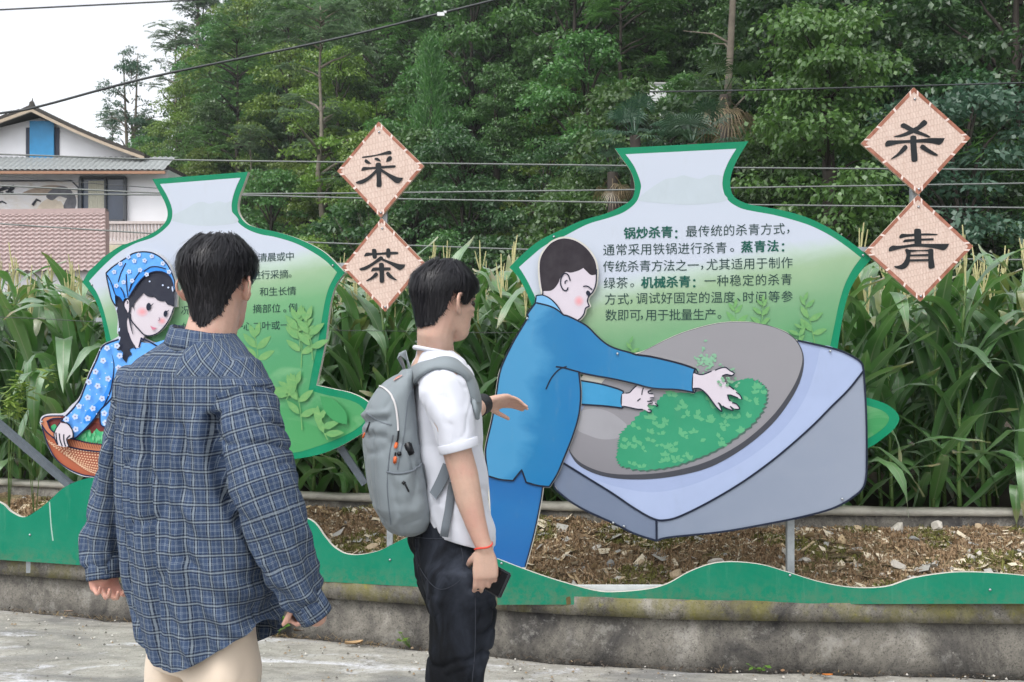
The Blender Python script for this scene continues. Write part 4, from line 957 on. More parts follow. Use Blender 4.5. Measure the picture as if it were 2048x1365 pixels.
# ---------- bamboo-tray plaques with brush characters
def mat_bamboo():
    m, n, b, out = newmat("bamboo_weave_print")
    uv = coord(n, 'UV'); sx = N(n, "ShaderNodeSeparateXYZ"); n.links.new(uv, sx.inputs[0])
    u = math_(n, 'MULTIPLY', math_(n, 'ADD', sx.outputs[0], sx.outputs[1]), 1.0); v = math_(n, 'SUBTRACT', sx.outputs[0], sx.outputs[1])
    # basket weave: rows along u, staggered ticks along v
    cb = N(n, "ShaderNodeCombineXYZ"); n.links.new(sx.outputs[0], cb.inputs[0]); n.links.new(sx.outputs[1], cb.inputs[1])
    br = N(n, "ShaderNodeTexBrick"); br.offset = 0.5; br.inputs['Scale'].default_value = 330.0
    br.inputs['Brick Width'].default_value = 1.0; br.inputs['Row Height'].default_value = 1.9; br.inputs['Mortar Size'].default_value = 0.16; br.inputs['Mortar Smooth'].default_value = 0.6
    br.inputs['Color1'].default_value = rgb(210, 189, 177) + (1,); br.inputs['Color2'].default_value = rgb(201, 179, 166) + (1,); br.inputs['Mortar'].default_value = rgb(188, 163, 149) + (1,)
    mp = N(n, "ShaderNodeMapping"); mp.inputs['Rotation'].default_value = (0, 0, R(14)); n.links.new(cb.outputs[0], mp.inputs[0]); n.links.new(mp.outputs[0], br.inputs[0])
    nz = noise_(n, 400, 4, .7, uv)
    col = mixc(n, ramp(n, nz, [(.3, .5), (.55, 0)]), br.outputs[0], rgb(178, 140, 124))
    st = N(n, "ShaderNodeMapping"); st.inputs['Rotation'].default_value = (0, 0, R(14)); st.inputs['Scale'].default_value = (900, 60, 1); n.links.new(uv, st.inputs[0])
    col = mixc(n, ramp(n, noise_(n, 1.0, 3, .6, st.outputs[0]), [(.45, 0), (.7, .35)]), col, rgb(232, 214, 204))
    n.links.new(col, b.inputs['Base Color']); b.inputs['Roughness'].default_value = .42
    return m
BAM = mat_bamboo(); BRIM = ink("bamboo_rim", rgb(150, 96, 76), .22, .4, 22); BTIE = ink("bamboo_tie", rgb(224, 204, 196)); BLK = ink("brush_black", rgb(24, 28, 32), .1, .35)
CHARS = {
 'c1': ["270,400 300,380 450,360 600,335 750,290 860,255 910,250 943,285 940,320 900,335 750,345 600,365 450,395 300,412", "330,480 345,448 375,445 420,480 485,545* 430,550 370,535 335,510", "552,435 580,408 620,408 670,440 708,497* 650,485 590,465 558,450", "820,510* 830,450 870,385 915,370 950,395 950,440 910,480",
        "255,705* 265,660 310,618 450,622 600,610 800,590 1010,580 1037,605 1010,630 800,645 600,658 430,675 300,700", "580,600 590,540 640,518 690,530 712,580 712,700 705,850 718,950 715,1040 690,1070 630,1072 602,1050 605,900 595,750", "590,670* 500,760 400,840 300,895 180,940 130,970 160,998 270,1000 370,955 480,870 560,790 640,710*", "690,640* 800,710 900,770 1000,815 1100,855 1210,865* 1170,930 1110,985 1060,985 1000,955 900,870 800,790 690,720*"],
 'c2': ["275,330* 285,290 325,250 430,255 600,250 760,235 920,235 938,260 920,282 760,290 600,295 430,305 350,315", "428,200 450,178 490,178 515,205 522,330 505,365 470,370 440,340", "705,200 730,168 760,168 785,200 787,320 770,348 735,350 708,320", "640,340 600,320 560,345 480,410 380,475 280,525 185,560 195,590 240,600 330,575 450,500 540,440 610,400 645,370",
        "600,330* 640,360 760,410 880,450 980,475 1083,480* 1050,540 990,585 940,580 860,530 760,470 660,420 605,400*", "408,620* 425,570 470,540 600,540 770,538 790,565 770,592 600,598 480,605", "565,480 590,450 630,450 660,480 662,600 665,790 650,832 600,838 578,810 575,650", "540,655 510,632 480,650 420,720 320,790 325,810 400,785 490,735 540,690", "702,655 720,628 755,630 800,680 850,730 912,780 890,790 800,760 730,710"],
 'c3': ["1110,230 1160,250 1190,290 1170,340 1090,400 1000,460 870,530 730,590 600,620 440,622 440,600 560,565 700,510 840,430 960,370 1040,290", "578,370 600,325 655,305 720,330 850,405 1000,480 1180,560 1260,615 1225,630 1100,600 900,535 750,470 650,420 590,390", "230,800 240,750 300,698 500,695 800,685 1100,660 1300,642 1590,645* 1540,740 1470,795 1400,785 1250,755 950,745 700,755 500,780 350,820 250,840",
        "800,660 820,600 870,580 930,600 945,660 945,800 970,1120 940,1175 882,1182 835,1160 820,1000", "740,850 710,805 660,810 600,880 520,980 370,1110 390,1120 520,1060 650,970 730,890", "1025,850 1060,795 1110,795 1180,850 1280,920 1425,1015 1400,1048 1250,1000 1120,930 1040,880"],
 'c4': ["550,405 570,350 620,318 750,325 900,318 1050,312 1200,308 1420,325* 1410,350 1250,355 1050,360 880,375 700,395 580,425", "640,510 660,465 710,445 900,435 1050,428 1310,420 1332,445 1310,468 1050,475 880,490 720,505", "890,270 910,210 960,200 1030,215 1050,280 1060,570* 900,580*", "310,700 330,630 410,585 520,592 700,575 900,545 1100,545 1400,548 1690,545* 1640,640 1570,690 1490,680 1300,640 1000,612 800,620 600,655 420,700 330,720",
        "685,690 720,660 800,690 815,730 800,850 790,960 740,1060 650,1120 560,1122 470,1095 435,1055 530,1045 620,1000 690,900 715,790", "760,680 1000,688 1200,675 1240,660 1300,662 1330,700 1330,850 1360,1060 1340,1095 1270,1115 1220,1090 1212,950 1208,740 1180,718 1000,715 820,730", "780,790* 1225,775* 1225,825* 780,832*", "770,900* 1225,890* 1225,940* 770,950*"]}
def plaque_post(plane, off, specs, px, ytop, label):
    o = plane.at(px, 1000, off); root = thing("hanging_plaques", label, "plaque sign", (o.x, o.y - .03, .3))
    a = plane.at(px, 700, off - .04)
    mb = MB(); mb.bar((a.x, a.y, plane.at(px, specs[1][0][2][1] - 40, off - .04).z), (a.x, a.y, plane.at(px, ytop, off - .04).z), 0.036, 0.036); mb.build("upright", STEEL, root)
    mb = MB(); xv = specs[1][0][3][0]; yr = specs[1][0][3][1] - 4
    mb.bar(plane.at(xv - 60, yr, off - .072), plane.at(px + 30, yr, off - .072), .03, .022); mb.build("bracket", STEEL, root)
    for (cs, key, lab, tilt) in specs:
        cs = [Vector(c) for c in cs]
        # the plaque leans a touch differently from its neighbours
        pr = Print(plane, off)
        pr.raw([(c.x, c.y) for c in cs], BAM, off, thick=.018, side=M("plaque_edge", rgb(198, 178, 160), .6, .15, 30))
        # sheet coordinates of the weave follow the plaque's own sides
        ctr = (cs[0] + cs[2]) / 2
        rim = Print(plane, off + .0008)
        def inset(k): return [c + (ctr - c) * k for c in cs]
        i1 = inset(.088)
        for q in range(4):
            p0, p1, q1, q0 = cs[q], cs[(q + 1) % 4], i1[(q + 1) % 4], i1[q]
            rim.raw([(p0.x, p0.y), (p1.x, p1.y), (q1.x, q1.y), (q0.x, q0.y)], BRIM, off + .0008)
            for f in (.07, .30, .62, .93):
                d = (p1 - p0).normalized() * 2.2; a_ = p0 + (p1 - p0) * f; b_ = q0 + (q1 - q0) * f; e = (b_ - a_) * .12
                rim.raw([tuple(a_ - d)[:2], tuple(a_ + d)[:2], tuple(b_ + d + e)[:2], tuple(b_ - d + e)[:2]], BTIE, off + .0014)
        pq = pr.build("plaque", root); pq['label'] = lab
        ro = rim.build("rim", None, ) if False else None
        r_ = rim.mb.build("rim", rim.mats, root); r_.parent = pq
        ch = Print(plane, off + .0014)
        for s_ in CHARS[key]: ch.fill(s_, key, BLK, n=5)
        c_ = ch.mb.build("character", ch.mats, root); c_.parent = pq
        tp = cs[0] + (ctr - cs[0]) * .22; bt = cs[2] + (ctr - cs[2]) * .1
        bolts(plane, off + .001, [(tp.x + 1, tp.y), (bt.x + 1, bt.y)], root)
plaque_post(PL, 0.004, [([(757, 243.8), (847.5, 332.6), (761, 435.5), (674, 342.8)], 'c1', "upper plaque reading 采", 0), ([(762.6, 436.6), (850.5, 527.4), (770, 624), (683.4, 534.8)], 'c2', "lower plaque reading 茶", 0)], 768, 300,
            "pair of bamboo-tray diamond plaques reading 采茶, between the two vase signs")
plaque_post(PR, 0.004, [([(1827.5, 175), (1940.7, 276.4), (1837.4, 389.5), (1722, 287.4)], 'c3', "upper plaque reading 杀", 0), ([(1835.5, 390.5), (1946.5, 493), (1841, 603.5), (1730, 503.5)], 'c4', "lower plaque reading 青", 0)], 1829, 240,
            "pair of bamboo-tray diamond plaques reading 杀青, right of the large vase sign")
# ------------------------------------------------------------------ hillside, house, wires, maize, trees
def hill_d(X, Y): return (X + 25) * .668 + (Y - 48) * .744
def hill_h(X, Y):
    d = hill_d(X, Y)
    if d < 0: return -0.02
    h = 0.95 * d if d < 34 else 0.95 * 34 + (d - 34) * .35
    h = min(h, 5 + max(0.0, min(1.0, (X + 26) / 14)) * 40)
    return h * min(1, d / 3.0 * .6 + .4) + 0.5 * noise.noise((X * .12, Y * .12, 2)) * min(1, d / 4)
def build_hill():
    V = []; Q = []; na, nd = 90, 44
    ax = Vector((39, -35, 0)).normalized(); up = Vector((.668, .744, 0)); A = Vector((-25, 48, 0))
    for i in range(na + 1):
        for j in range(nd + 1):
            p = A + ax * (-50 + 150 * i / na) + up * (90 * (j / nd) ** 1.3 - 0.5)
            V.append((p.x, p.y, hill_h(p.x, p.y) if j else -.3))
    for i in range(na):
        for j in range(nd):
            a = i * (nd + 1) + j; Q.append((a, a + nd + 1, a + nd + 2, a + 1))
    m, n, b, out = newmat("forest_floor"); v = coord(n)
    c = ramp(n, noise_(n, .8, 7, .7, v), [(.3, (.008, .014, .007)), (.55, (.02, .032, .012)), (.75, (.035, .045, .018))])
    n.links.new(c, b.inputs['Base Color']); b.inputs['Roughness'].default_value = 1; b.inputs['Specular IOR Level'].default_value = .1
    bump_(n, b, noise_(n, 2.5, 6, .7, v), 1.0, .4)
    struct(np_obj("hillside", V, Q, m, smooth=True))
    # field earth behind the planter
    mb = MB(); mb.add([(-9, wall_y(-7) + 1.0, .42), (-3, wall_y(-3) + 1.12, .42), (0, wall_y(0) + 1.12, .42), (9, wall_y(7) + 1.12, .42), (14, 13.5, .42), (2, 16, .42), (-14, 16, .42)], [(0, 1, 2, 3, 4, 5, 6)])
    struct(mb.build("field_soil", M("field_earth", rgb(58, 48, 38), .95, .3, 5, .6, 20)))
build_hill()

def waxy(n, sh, out, k):
    """the pale waxy gloss of a leaf, strongest where it is seen edge-on"""
    lw = N(n, "ShaderNodeLayerWeight"); lw.inputs[0].default_value = .5; gl = N(n, "ShaderNodeBsdfGlossy"); gl.inputs['Roughness'].default_value = .42; gl.inputs['Color'].default_value = (.92, .97, .95, 1)
    fac = math_(n, 'ADD', math_(n, 'MULTIPLY', math_(n, 'POWER', lw.outputs['Facing'], 2.0), k), .035)
    m2 = N(n, "ShaderNodeMixShader"); n.links.new(fac, m2.inputs[0]); n.links.new(sh, m2.inputs[1]); n.links.new(gl.outputs[0], m2.inputs[2]); n.links.new(m2.outputs[0], out.inputs[0])
GLW = .05
# ---- leaf material: thin leaves, light passing through, a little sheen
def leafmat(name, c1, c2, c3, gloss=.45, trans=.42, obvar=.5):
    m, n, b, out = newmat(name)
    g = N(n, "ShaderNodeNewGeometry"); oi = N(n, "ShaderNodeObjectInfo")
    col = ramp(n, g.outputs['Random Per Island'], [(0.0, c1), (0.55, c2), (1.0, c3)])
    hs_ = N(n, "ShaderNodeHueSaturation"); n.links.new(col, hs_.inputs['Color'])
    n.links.new(math_(n, 'ADD', math_(n, 'MULTIPLY', oi.outputs['Random'], obvar), 1 - obvar * .5), hs_.inputs['Value'])
    n.links.new(math_(n, 'ADD', math_(n, 'MULTIPLY', oi.outputs['Random'], .03), .485), hs_.inputs['Hue'])
    n.links.new(hs_.outputs[0], b.inputs['Base Color']); b.inputs['Roughness'].default_value = gloss
    b.inputs['Specular IOR Level'].default_value = .4
    tr = N(n, "ShaderNodeBsdfTranslucent"); n.links.new(hs_.outputs[0], tr.inputs[0])
    mx = N(n, "ShaderNodeMixShader"); mx.inputs[0].default_value = trans
    n.links.new(b.outputs[0], mx.inputs[1]); n.links.new(tr.outputs[0], mx.inputs[2])
    waxy(n, mx.outputs[0], out, GLW)
    return m
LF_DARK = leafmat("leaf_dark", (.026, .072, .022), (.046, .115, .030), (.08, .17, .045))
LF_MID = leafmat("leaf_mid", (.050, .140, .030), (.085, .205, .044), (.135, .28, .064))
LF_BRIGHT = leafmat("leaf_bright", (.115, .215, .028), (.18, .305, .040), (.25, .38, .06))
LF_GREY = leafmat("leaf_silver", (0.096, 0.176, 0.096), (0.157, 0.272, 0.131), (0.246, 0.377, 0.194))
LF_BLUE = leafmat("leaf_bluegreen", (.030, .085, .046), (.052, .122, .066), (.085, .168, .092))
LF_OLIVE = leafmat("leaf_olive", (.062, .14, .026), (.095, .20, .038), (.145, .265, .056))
LF_DRY = leafmat("leaf_dry", (.13, .085, .045), (.2, .14, .08), (.28, .2, .12))
BARK = M("bark", rgb(112, 104, 92), .9, .3, 6, .6, 30); BARKD = M("bark_dark", rgb(58, 52, 46), .9, .3, 6, .6, 30); BARKP = M("bark_pale", rgb(124, 116, 104), .9, .25, 6, .6, 30)

def leaf_quads(pos, dirs, nrm, L, W):
    """diamond leaves: pos base (n,3), dirs along, nrm across-plane normal"""
    side = np.cross(dirs, nrm); side /= np.linalg.norm(side, axis=1, keepdims=True) + 1e-9
    L = L[:, None]; W = W[:, None]
    droop = nrm * (-.12) * L
    a = pos; b = pos + dirs * L * .45 + side * W; c = pos + dirs * L + droop; d = pos + dirs * L * .45 - side * W
    V = np.stack([a, b, c, d], 1).reshape(-1, 3)
    Q = np.arange(len(V)).reshape(-1, 4)
    return V, Q
def unit(v): return v / (np.linalg.norm(v, axis=1, keepdims=True) + 1e-9)
def clump_leaves(centers, radii, per, L, W, seed, flat=.65, droop=.35, shell=.45):
    """leaves in clumps; each clump a flattened tuft whose leaves point outward and hang a little"""
    g = np.random.default_rng(seed); P_ = []; D_ = []; N_ = []
    for c, r in zip(centers, radii):
        n = max(6, int(per * (r / np.mean(radii)) ** 2))
        d = unit(g.normal(size=(n, 3))); d[:, 2] = np.abs(d[:, 2]) * .9 - .25
        rad = r * (shell + (1 - shell) * g.random(n) ** .6)
        p = np.array(c) + d * rad[:, None] * np.array([1, 1, flat])
        dr = unit(d * .7 + g.normal(size=(n, 3)) * .55 + np.array([0, 0, -droop]))
        nn = unit(np.array([0, 0, 1.0]) + g.normal(size=(n, 3)) * .55 + d * .3)
        P_.append(p); D_.append(dr); N_.append(nn)
    P_ = np.concatenate(P_); D_ = np.concatenate(D_); N_ = np.concatenate(N_)
    k = len(P_)
    return leaf_quads(P_, D_, N_, L * (.6 + .8 * g.random(k)), W * (.6 + .8 * g.random(k)))
def branch_tubes(mb, base, tips, r0, seed, sag=.1):
    r = random.Random(seed)
    for tp in tips:
        b = Vector(base(tp)); t = Vector(tp); L = (t - b).length
        mid = b.lerp(t, .5) + Vector((r.gauss(0, .05), r.gauss(0, .05), L * sag))
        mb.tube([b, b.lerp(mid, .5) + Vector((0, 0, L * .03)), mid, mid.lerp(t, .5), t], [r0 * L * .022 + .01, r0 * L * .018 + .008, r0 * L * .014 + .006, .008, .004], 5)
def make_tree(kind, seed):
    """returns (trunk MB, leaf V, Q) for one tree of unit-free real size, base at the origin"""
    g = np.random.default_rng(seed); r = random.Random(seed); tr = MB(); C = []; Rr = []
    if kind == 'broad':
        H = r.uniform(7, 9); top = H
        lean = [r.gauss(0, .25), r.gauss(0, .25)]
        path = [(lean[0] * t * t, lean[1] * t * t, H * .85 * t) for t in np.linspace(0, 1, 7)]
        tr.tube(path, list(np.linspace(.16, .03, 7)), 7)
        for k in range(62):
            z = r.uniform(.08, 1.0); rr = (2.6 * math.sin(math.pi * min(1, (z + .10) / 1.15)) ** .7) * r.uniform(.35, 1.05); a = r.uniform(0, 6.28)
            C.append((math.cos(a) * rr + lean[0] * z, math.sin(a) * rr + lean[1] * z, z * H)); Rr.append(r.uniform(.5, .95))
        branch_tubes(tr, lambda t: (t[0] * .1, t[1] * .1, max(.8, t[2] - 1.2 - .3 * math.hypot(t[0], t[1]))), C[::2], 1.2, seed)
        V, Q = clump_leaves(C, Rr, 150, .17, .05, seed)
    elif kind == 'layered':            # open crown with flat sprays of pinnate leaves
        H = r.uniform(9, 11)
        path = [(r.gauss(0, .06), r.gauss(0, .06), H * t) for t in np.linspace(0, 1, 9)]
        tr.tube(path, list(np.linspace(.13, .025, 9)), 7)
        tips = []
        for k in range(34):
            z = r.uniform(.25, 1.0); rr = r.uniform(1.2, 3.3) * (1.15 - .75 * z); a = r.uniform(0, 6.28)
            tips.append((math.cos(a) * rr, math.sin(a) * rr, z * H + .2 * rr))
        branch_tubes(tr, lambda t: (0, 0, t[2] - .5 * math.hypot(t[0], t[1])), tips, 1.2, seed, .02)
        P_ = []; D_ = []; N_ = []
        for tp in tips:
            for q in range(11):       # fronds
                a = r.uniform(0, 6.28); L = r.uniform(.5, .9); el = r.uniform(-.25, .35)
                d = np.array([math.cos(a), math.sin(a), el]); b = np.array(tp) + np.array([r.gauss(0, .22), r.gauss(0, .22), r.gauss(0, .1)])
                s = np.array([-math.sin(a), math.cos(a), 0])
                for t in np.linspace(.15, 1, 8):
                    for sd in (-1, 1):
                        P_.append(b + d * L * t + np.array([0, 0, -.22 * t * t * L])); D_.append(d * .45 + s * sd + np.array([0, 0, -.25])); N_.append(np.array([0, 0, 1.0]) + g.normal(size=3) * .25)
        k = len(P_); V, Q = leaf_quads(np.array(P_), unit(np.array(D_)), unit(np.array(N_)), .16 + .08 * g.random(k), .032 + .015 * g.random(k))
    elif kind == 'sparse':             # tall see-through crown in separate tufts
        H = r.uniform(11, 13)
        for off in (-.35, .3):
            tr.tube([(off * .2, 0, 0), (off * .6, .1, H * .4), (off, 0, H * .72), (off * 1.3, 0, H * .97)], [.17, .12, .07, .02], 6)
        for k in range(70):
            z = r.uniform(.22, 1.0); rr = 2.3 * (math.sin(math.pi * min(1, (z * .9 + .08))) ** .8) * r.uniform(.3, 1.1); a = r.uniform(0, 6.28)
            C.append((math.cos(a) * rr, math.sin(a) * rr, z * H)); Rr.append(r.uniform(.3, .62))
        branch_tubes(tr, lambda t: (t[0] * .12, t[1] * .12, t[2] - .35 * math.hypot(t[0], t[1]) - .2), C, 1.0, seed)
        V, Q = clump_leaves(C, Rr, 62, .17, .045, seed, flat=.8, shell=.1)
    elif kind == 'cypress':
        H = r.uniform(6.5, 7.5)
        tr.tube([(0, 0, 0), (0, 0, H * .9)], [.12, .02], 6)
        P_ = []; D_ = []
        for k in range(420):
            z = r.uniform(.08, 1.0); rr = (1.35 * (1 - z) ** .75 + .1) * r.uniform(.25, 1.05); a = r.uniform(0, 6.28)
            c = np.array([math.cos(a) * rr, math.sin(a) * rr, z * H]); ou = np.array([math.cos(a) * .6, math.sin(a) * .6, 1.1])
            for q in range(22):
                P_.append(c + g.normal(size=3) * np.array([.10, .10, .17])); D_.append(ou + g.normal(size=3) * .42)
        k = len(P_); V, Q = leaf_quads(np.array(P_), unit(np.array(D_)), unit(g.normal(size=(k, 3))), .13 + .1 * g.random(k), .012 + .01 * g.random(k))
    elif kind == 'vine':               # a tree wrapped to the ground in climbers: hanging tiers of leaves
        H = r.uniform(7.5, 9)
        tr.tube([(0, 0, 0), (.1, 0, H * .5), (0, .1, H * .9)], [.22, .15, .05], 7)
        for k in range(175):
            z = r.uniform(.02, 1.0); rr = 2.0 * (1.05 - z * .72) * r.uniform(.55, 1.05) * (1 + .25 * math.sin(k * 2.1)); a = r.uniform(0, 6.28)
            C.append((math.cos(a) * rr, math.sin(a) * rr, z * H)); Rr.append(r.uniform(.32, .7))
        branch_tubes(tr, lambda t: (0, 0, max(.3, t[2] - .6)), C[::3], 1.0, seed)
        V, Q = clump_leaves(C, Rr, 110, .115, .038, seed, flat=.75, droop=.7, shell=.3)
    elif kind == 'shrub':
        H = r.uniform(2.2, 3.2)
        for k in range(8):
            a = r.uniform(0, 6.28); tr.tube([(0, 0, 0), (math.cos(a) * .4, math.sin(a) * .4, H * .5), (math.cos(a) * 1.0, math.sin(a) * 1.0, H * .9)], [.03, .02, .008], 5)
        for k in range(46):
            z = r.uniform(.05, 1.0); rr = 1.7 * math.sqrt(max(.05, 1 - (z - .3) ** 2 * 1.7)) * r.uniform(.4, 1.05); a = r.uniform(0, 6.28)
            C.append((math.cos(a) * rr, math.sin(a) * rr, z * H)); Rr.append(r.uniform(.28, .55))
        V, Q = clump_leaves(C, Rr, 110, .12, .04, seed, shell=.3)
    elif kind == 'thicket':            # whippy grass-like shrub of long thin leaves (bamboo grass)
        H = 2.6; P_ = []; D_ = []
        for k in range(80):
            a = r.uniform(0, 6.28); rr = abs(r.gauss(0, .9)); x, y = math.cos(a) * rr, math.sin(a) * rr; h = H * r.uniform(.5, 1.1); bx, by = r.gauss(0, .35), r.gauss(0, .35)
            tr.tube([(x, y, 0), (x + bx * .4, y + by * .4, h * .6), (x + bx, y + by, h)], [.012, .009, .004], 4)
            for q in range(48):
                t = r.uniform(.25, 1); P_.append((x + bx * t * t + r.gauss(0, .09), y + by * t * t + r.gauss(0, .09), h * t)); a2 = r.uniform(0, 6.28); D_.append((math.cos(a2), math.sin(a2), r.uniform(-.7, .5)))
        k = len(P_); V, Q = leaf_quads(np.array(P_), unit(np.array(D_)), unit(np.array([0, 0, 1.0]) + g.normal(size=(k, 3)) * .5), .2 + .15 * g.random(k), .014 + .01 * g.random(k))
    return tr, V, Q
PROTO = {}
def tree(kind, seed, lm, bm, loc, rot, sc, label, cat='tree', group='trees on the wooded hillside', name=None):
    key = (kind, seed, lm.name)
    if key not in PROTO:
        tr, V, Q = make_tree(kind, seed)
        root = thing(name or {'broad': 'broadleaf_tree', 'layered': 'open_crowned_tree', 'sparse': 'tall_sparse_tree', 'cypress': 'cypress_tree', 'vine': 'vine_covered_tree', 'shrub': 'shrub', 'thicket': 'bamboo_thicket'}[kind], label, cat, (0, 0, 0), group)
        tr.build("trunk" if kind not in ('shrub', 'thicket') else "stems", bm, root, True)
        np_obj("crown" if kind not in ('shrub', 'thicket') else "foliage", V, Q, lm, root)
        root.location = loc; root.rotation_euler = (0, 0, rot); root.scale = (sc, sc, sc); PROTO[key] = root
        return root
    return dup(PROTO[key], loc, rot, sc, label, group)
def hill_at(px, Y, dz=-.15):
    X = (px - CX) / F * Y; return (X, Y, max(0.0, hill_h(X, Y)) + dz)

def place_trees():
    r = random.Random(21)
    # the trees one can pick out
    tree('sparse', 1, LF_BLUE, BARK, hill_at(262, 58, -1.0), .4, .95, "tall see-through tree against the white sky right of the house gable")
    tree('sparse', 2, LF_BLUE, BARK, hill_at(402, 66, -1.5), 1.4, .95, "thin bluish tree half hidden on the skyline behind the bright green tree")
    tree('sparse', 1, LF_BLUE, BARK, hill_at(215, 60, -4.0), 2.4, .8, "low loose tree at the foot of the tall skyline tree by the house roof")
    tree('broad', 3, LF_BRIGHT, BARKD, hill_at(500, 56, -1), .3, 1.25, "bright yellow-green tree filling the upper left beside the sky")
    tree('broad', 4, LF_BRIGHT, BARKD, hill_at(440, 58, -3), 1.9, 1.0, "bright green lower tree left of the tall bare-trunked tree")
    tree('layered', 5, LF_GREY, BARKP, hill_at(642, 38, -.2), 1.0, 1.0, "pale open tree with a bare straight grey trunk and flat sprays, behind the 采 plaque")
    tree('cypress', 6, LF_MID, BARKD, hill_at(862, 34, -.3), 0, 1.05, "pointed cypress-like conifer in the middle of the slope", name=None)
    tree('vine', 7, LF_OLIVE, BARKD, hill_at(1655, 18, -.2), .5, .98, "vine-draped tree column between the large vase sign and the 杀青 plaques")
    tree('vine', 7, LF_OLIVE, BARKD, hill_at(1570, 16.8, -.2), 2.5, .45, "smaller vine-draped mound at the right shoulder of the large vase sign")
    tree('broad', 8, LF_MID, BARKD, hill_at(1130, 24, -1.2), 0, .82, "glossy mid-green tree with a rounded top left of the large vase neck")
    tree('broad', 9, LF_MID, BARKD, hill_at(1240, 26, 0), 2.0, .8, "mid-green leafy tree above the left corner of the large vase sign")
    tree('broad', 8, LF_DARK, BARKD, hill_at(985, 25, -1.2), 3.0, .7, "dense dark tree right of the 采 plaque")
    tree('broad', 10, LF_DARK, BARKD, hill_at(640, 27, -.2), .8, .42, "low dark tree between the left vase neck and the 采 plaque")
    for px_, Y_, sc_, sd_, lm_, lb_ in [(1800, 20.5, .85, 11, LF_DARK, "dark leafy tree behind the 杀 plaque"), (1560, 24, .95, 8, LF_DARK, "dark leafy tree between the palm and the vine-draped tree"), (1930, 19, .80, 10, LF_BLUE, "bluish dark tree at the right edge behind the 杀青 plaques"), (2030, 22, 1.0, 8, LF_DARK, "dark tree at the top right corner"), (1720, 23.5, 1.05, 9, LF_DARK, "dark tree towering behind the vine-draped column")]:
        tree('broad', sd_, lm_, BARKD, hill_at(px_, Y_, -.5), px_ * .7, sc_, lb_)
    # fill: the wood on the slope, each a tree of its own
    kinds = [('broad', 3, LF_BRIGHT), ('broad', 8, LF_MID), ('broad', 10, LF_DARK), ('broad', 9, LF_MID), ('broad', 11, LF_DARK), ('layered', 12, LF_MID), ('sparse', 2, LF_BLUE), ('vine', 13, LF_MID), ('layered', 5, LF_GREY)]
    LAB = {'leaf_bright': "bright yellow-green leafy tree in the hillside wood", 'leaf_mid': "mid-green leafy tree in the hillside wood", 'leaf_dark': "dark green dense tree in the hillside wood", 'leaf_bluegreen': "bluish green loose tree in the hillside wood", 'leaf_silver': "pale grey-green tree in the hillside wood", 'leaf_olive': "olive green tree in the hillside wood"}
    n = 0
    for row in range(13):
        d = .8 + row * 2.5
        s = -30
        while s < 75:
            s += r.uniform(2.6, 4.2) * (1 + row * .03)
            A = Vector((-25, 48, 0)) + Vector((39, -35, 0)).normalized() * s + Vector((.668, .744, 0)) * (d + r.uniform(-.9, .9))
            px = CX + A.x / A.y * F if A.y > 3 else 9999
            if not (170 < px < 2200): continue
            z = hill_h(A.x, A.y); top = CY - (z - CH) / A.y * F
            if top < -120: continue
            if A.y < 15.5 and 1350 < px < 1600: continue
            right = (px - 1000) / 1000
            if px < 420 and row < 2: continue
            q = r.random()
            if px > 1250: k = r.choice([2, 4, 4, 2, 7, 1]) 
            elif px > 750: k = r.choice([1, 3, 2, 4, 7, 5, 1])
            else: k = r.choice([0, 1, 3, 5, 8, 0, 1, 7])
            kd, sd, lm = kinds[k]
            sc = r.uniform(.45, .8) if row < 3 else r.uniform(.7, 1.05)
            if px < 330: sc *= .7
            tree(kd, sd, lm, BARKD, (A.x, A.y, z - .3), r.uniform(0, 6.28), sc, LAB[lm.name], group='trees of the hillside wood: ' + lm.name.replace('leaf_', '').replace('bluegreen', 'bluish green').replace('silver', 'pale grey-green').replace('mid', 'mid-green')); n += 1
    # shrubs along the foot of the wood
    for s in np.arange(-26, 60, 1.55):
        for lay in range(2):
            A = Vector((-25, 48, 0)) + Vector((39, -35, 0)).normalized() * (s + r.uniform(-.6, .6)) + Vector((.668, .744, 0)) * (r.uniform(-1.6, .4) + lay * 1.7)
            px = CX + A.x / A.y * F if A.y > 3 else 9999
            if not (330 < px < 2180) or A.y < 11.5: continue
            k = r.random()
            if k < .3: kd, sd, lm, lb = 'thicket', 14, LF_OLIVE, "feathery olive bamboo thicket at the foot of the wood"
            elif k < .7: kd, sd, lm, lb = 'shrub', 15, LF_DARK if px > 600 else LF_MID, ("dark rounded shrub at the foot of the wood" if px > 600 else "mid-green rounded shrub at the foot of the wood")
            else: kd, sd, lm, lb = 'shrub', 16, LF_MID if px > 1300 else LF_BRIGHT, ("leafy mid-green shrub at the right foot of the wood" if px > 1300 else "bright leafy shrub at the foot of the wood")
            tree(kd, sd, lm, BARKD, (A.x, A.y, max(0, hill_h(A.x, A.y)) - .1), r.uniform(0, 6.28), r.uniform(.7, 1.1), lb, 'shrub', 'shrubs at the foot of the wood: ' + lb.split(' at ')[0])
    for k in range(150):
        s = r.uniform(-25, 62); dd = r.uniform(2, 26); A = Vector((-25, 48, 0)) + Vector((39, -35, 0)).normalized() * s + Vector((.668, .744, 0)) * dd
        px = CX + A.x / A.y * F if A.y > 3 else 9999
        if not (380 < px < 2150): continue
        kd, sd, lm, lb = r.choice([('shrub', 15, LF_MID, "mid-green undergrowth shrub among the hillside trunks"), ('shrub', 16, LF_BRIGHT, "bright undergrowth shrub among the hillside trunks"), ('thicket', 14, LF_OLIVE, "olive bamboo thicket among the hillside trunks"), ('shrub', 16, LF_DARK, "dark undergrowth shrub among the hillside trunks")])
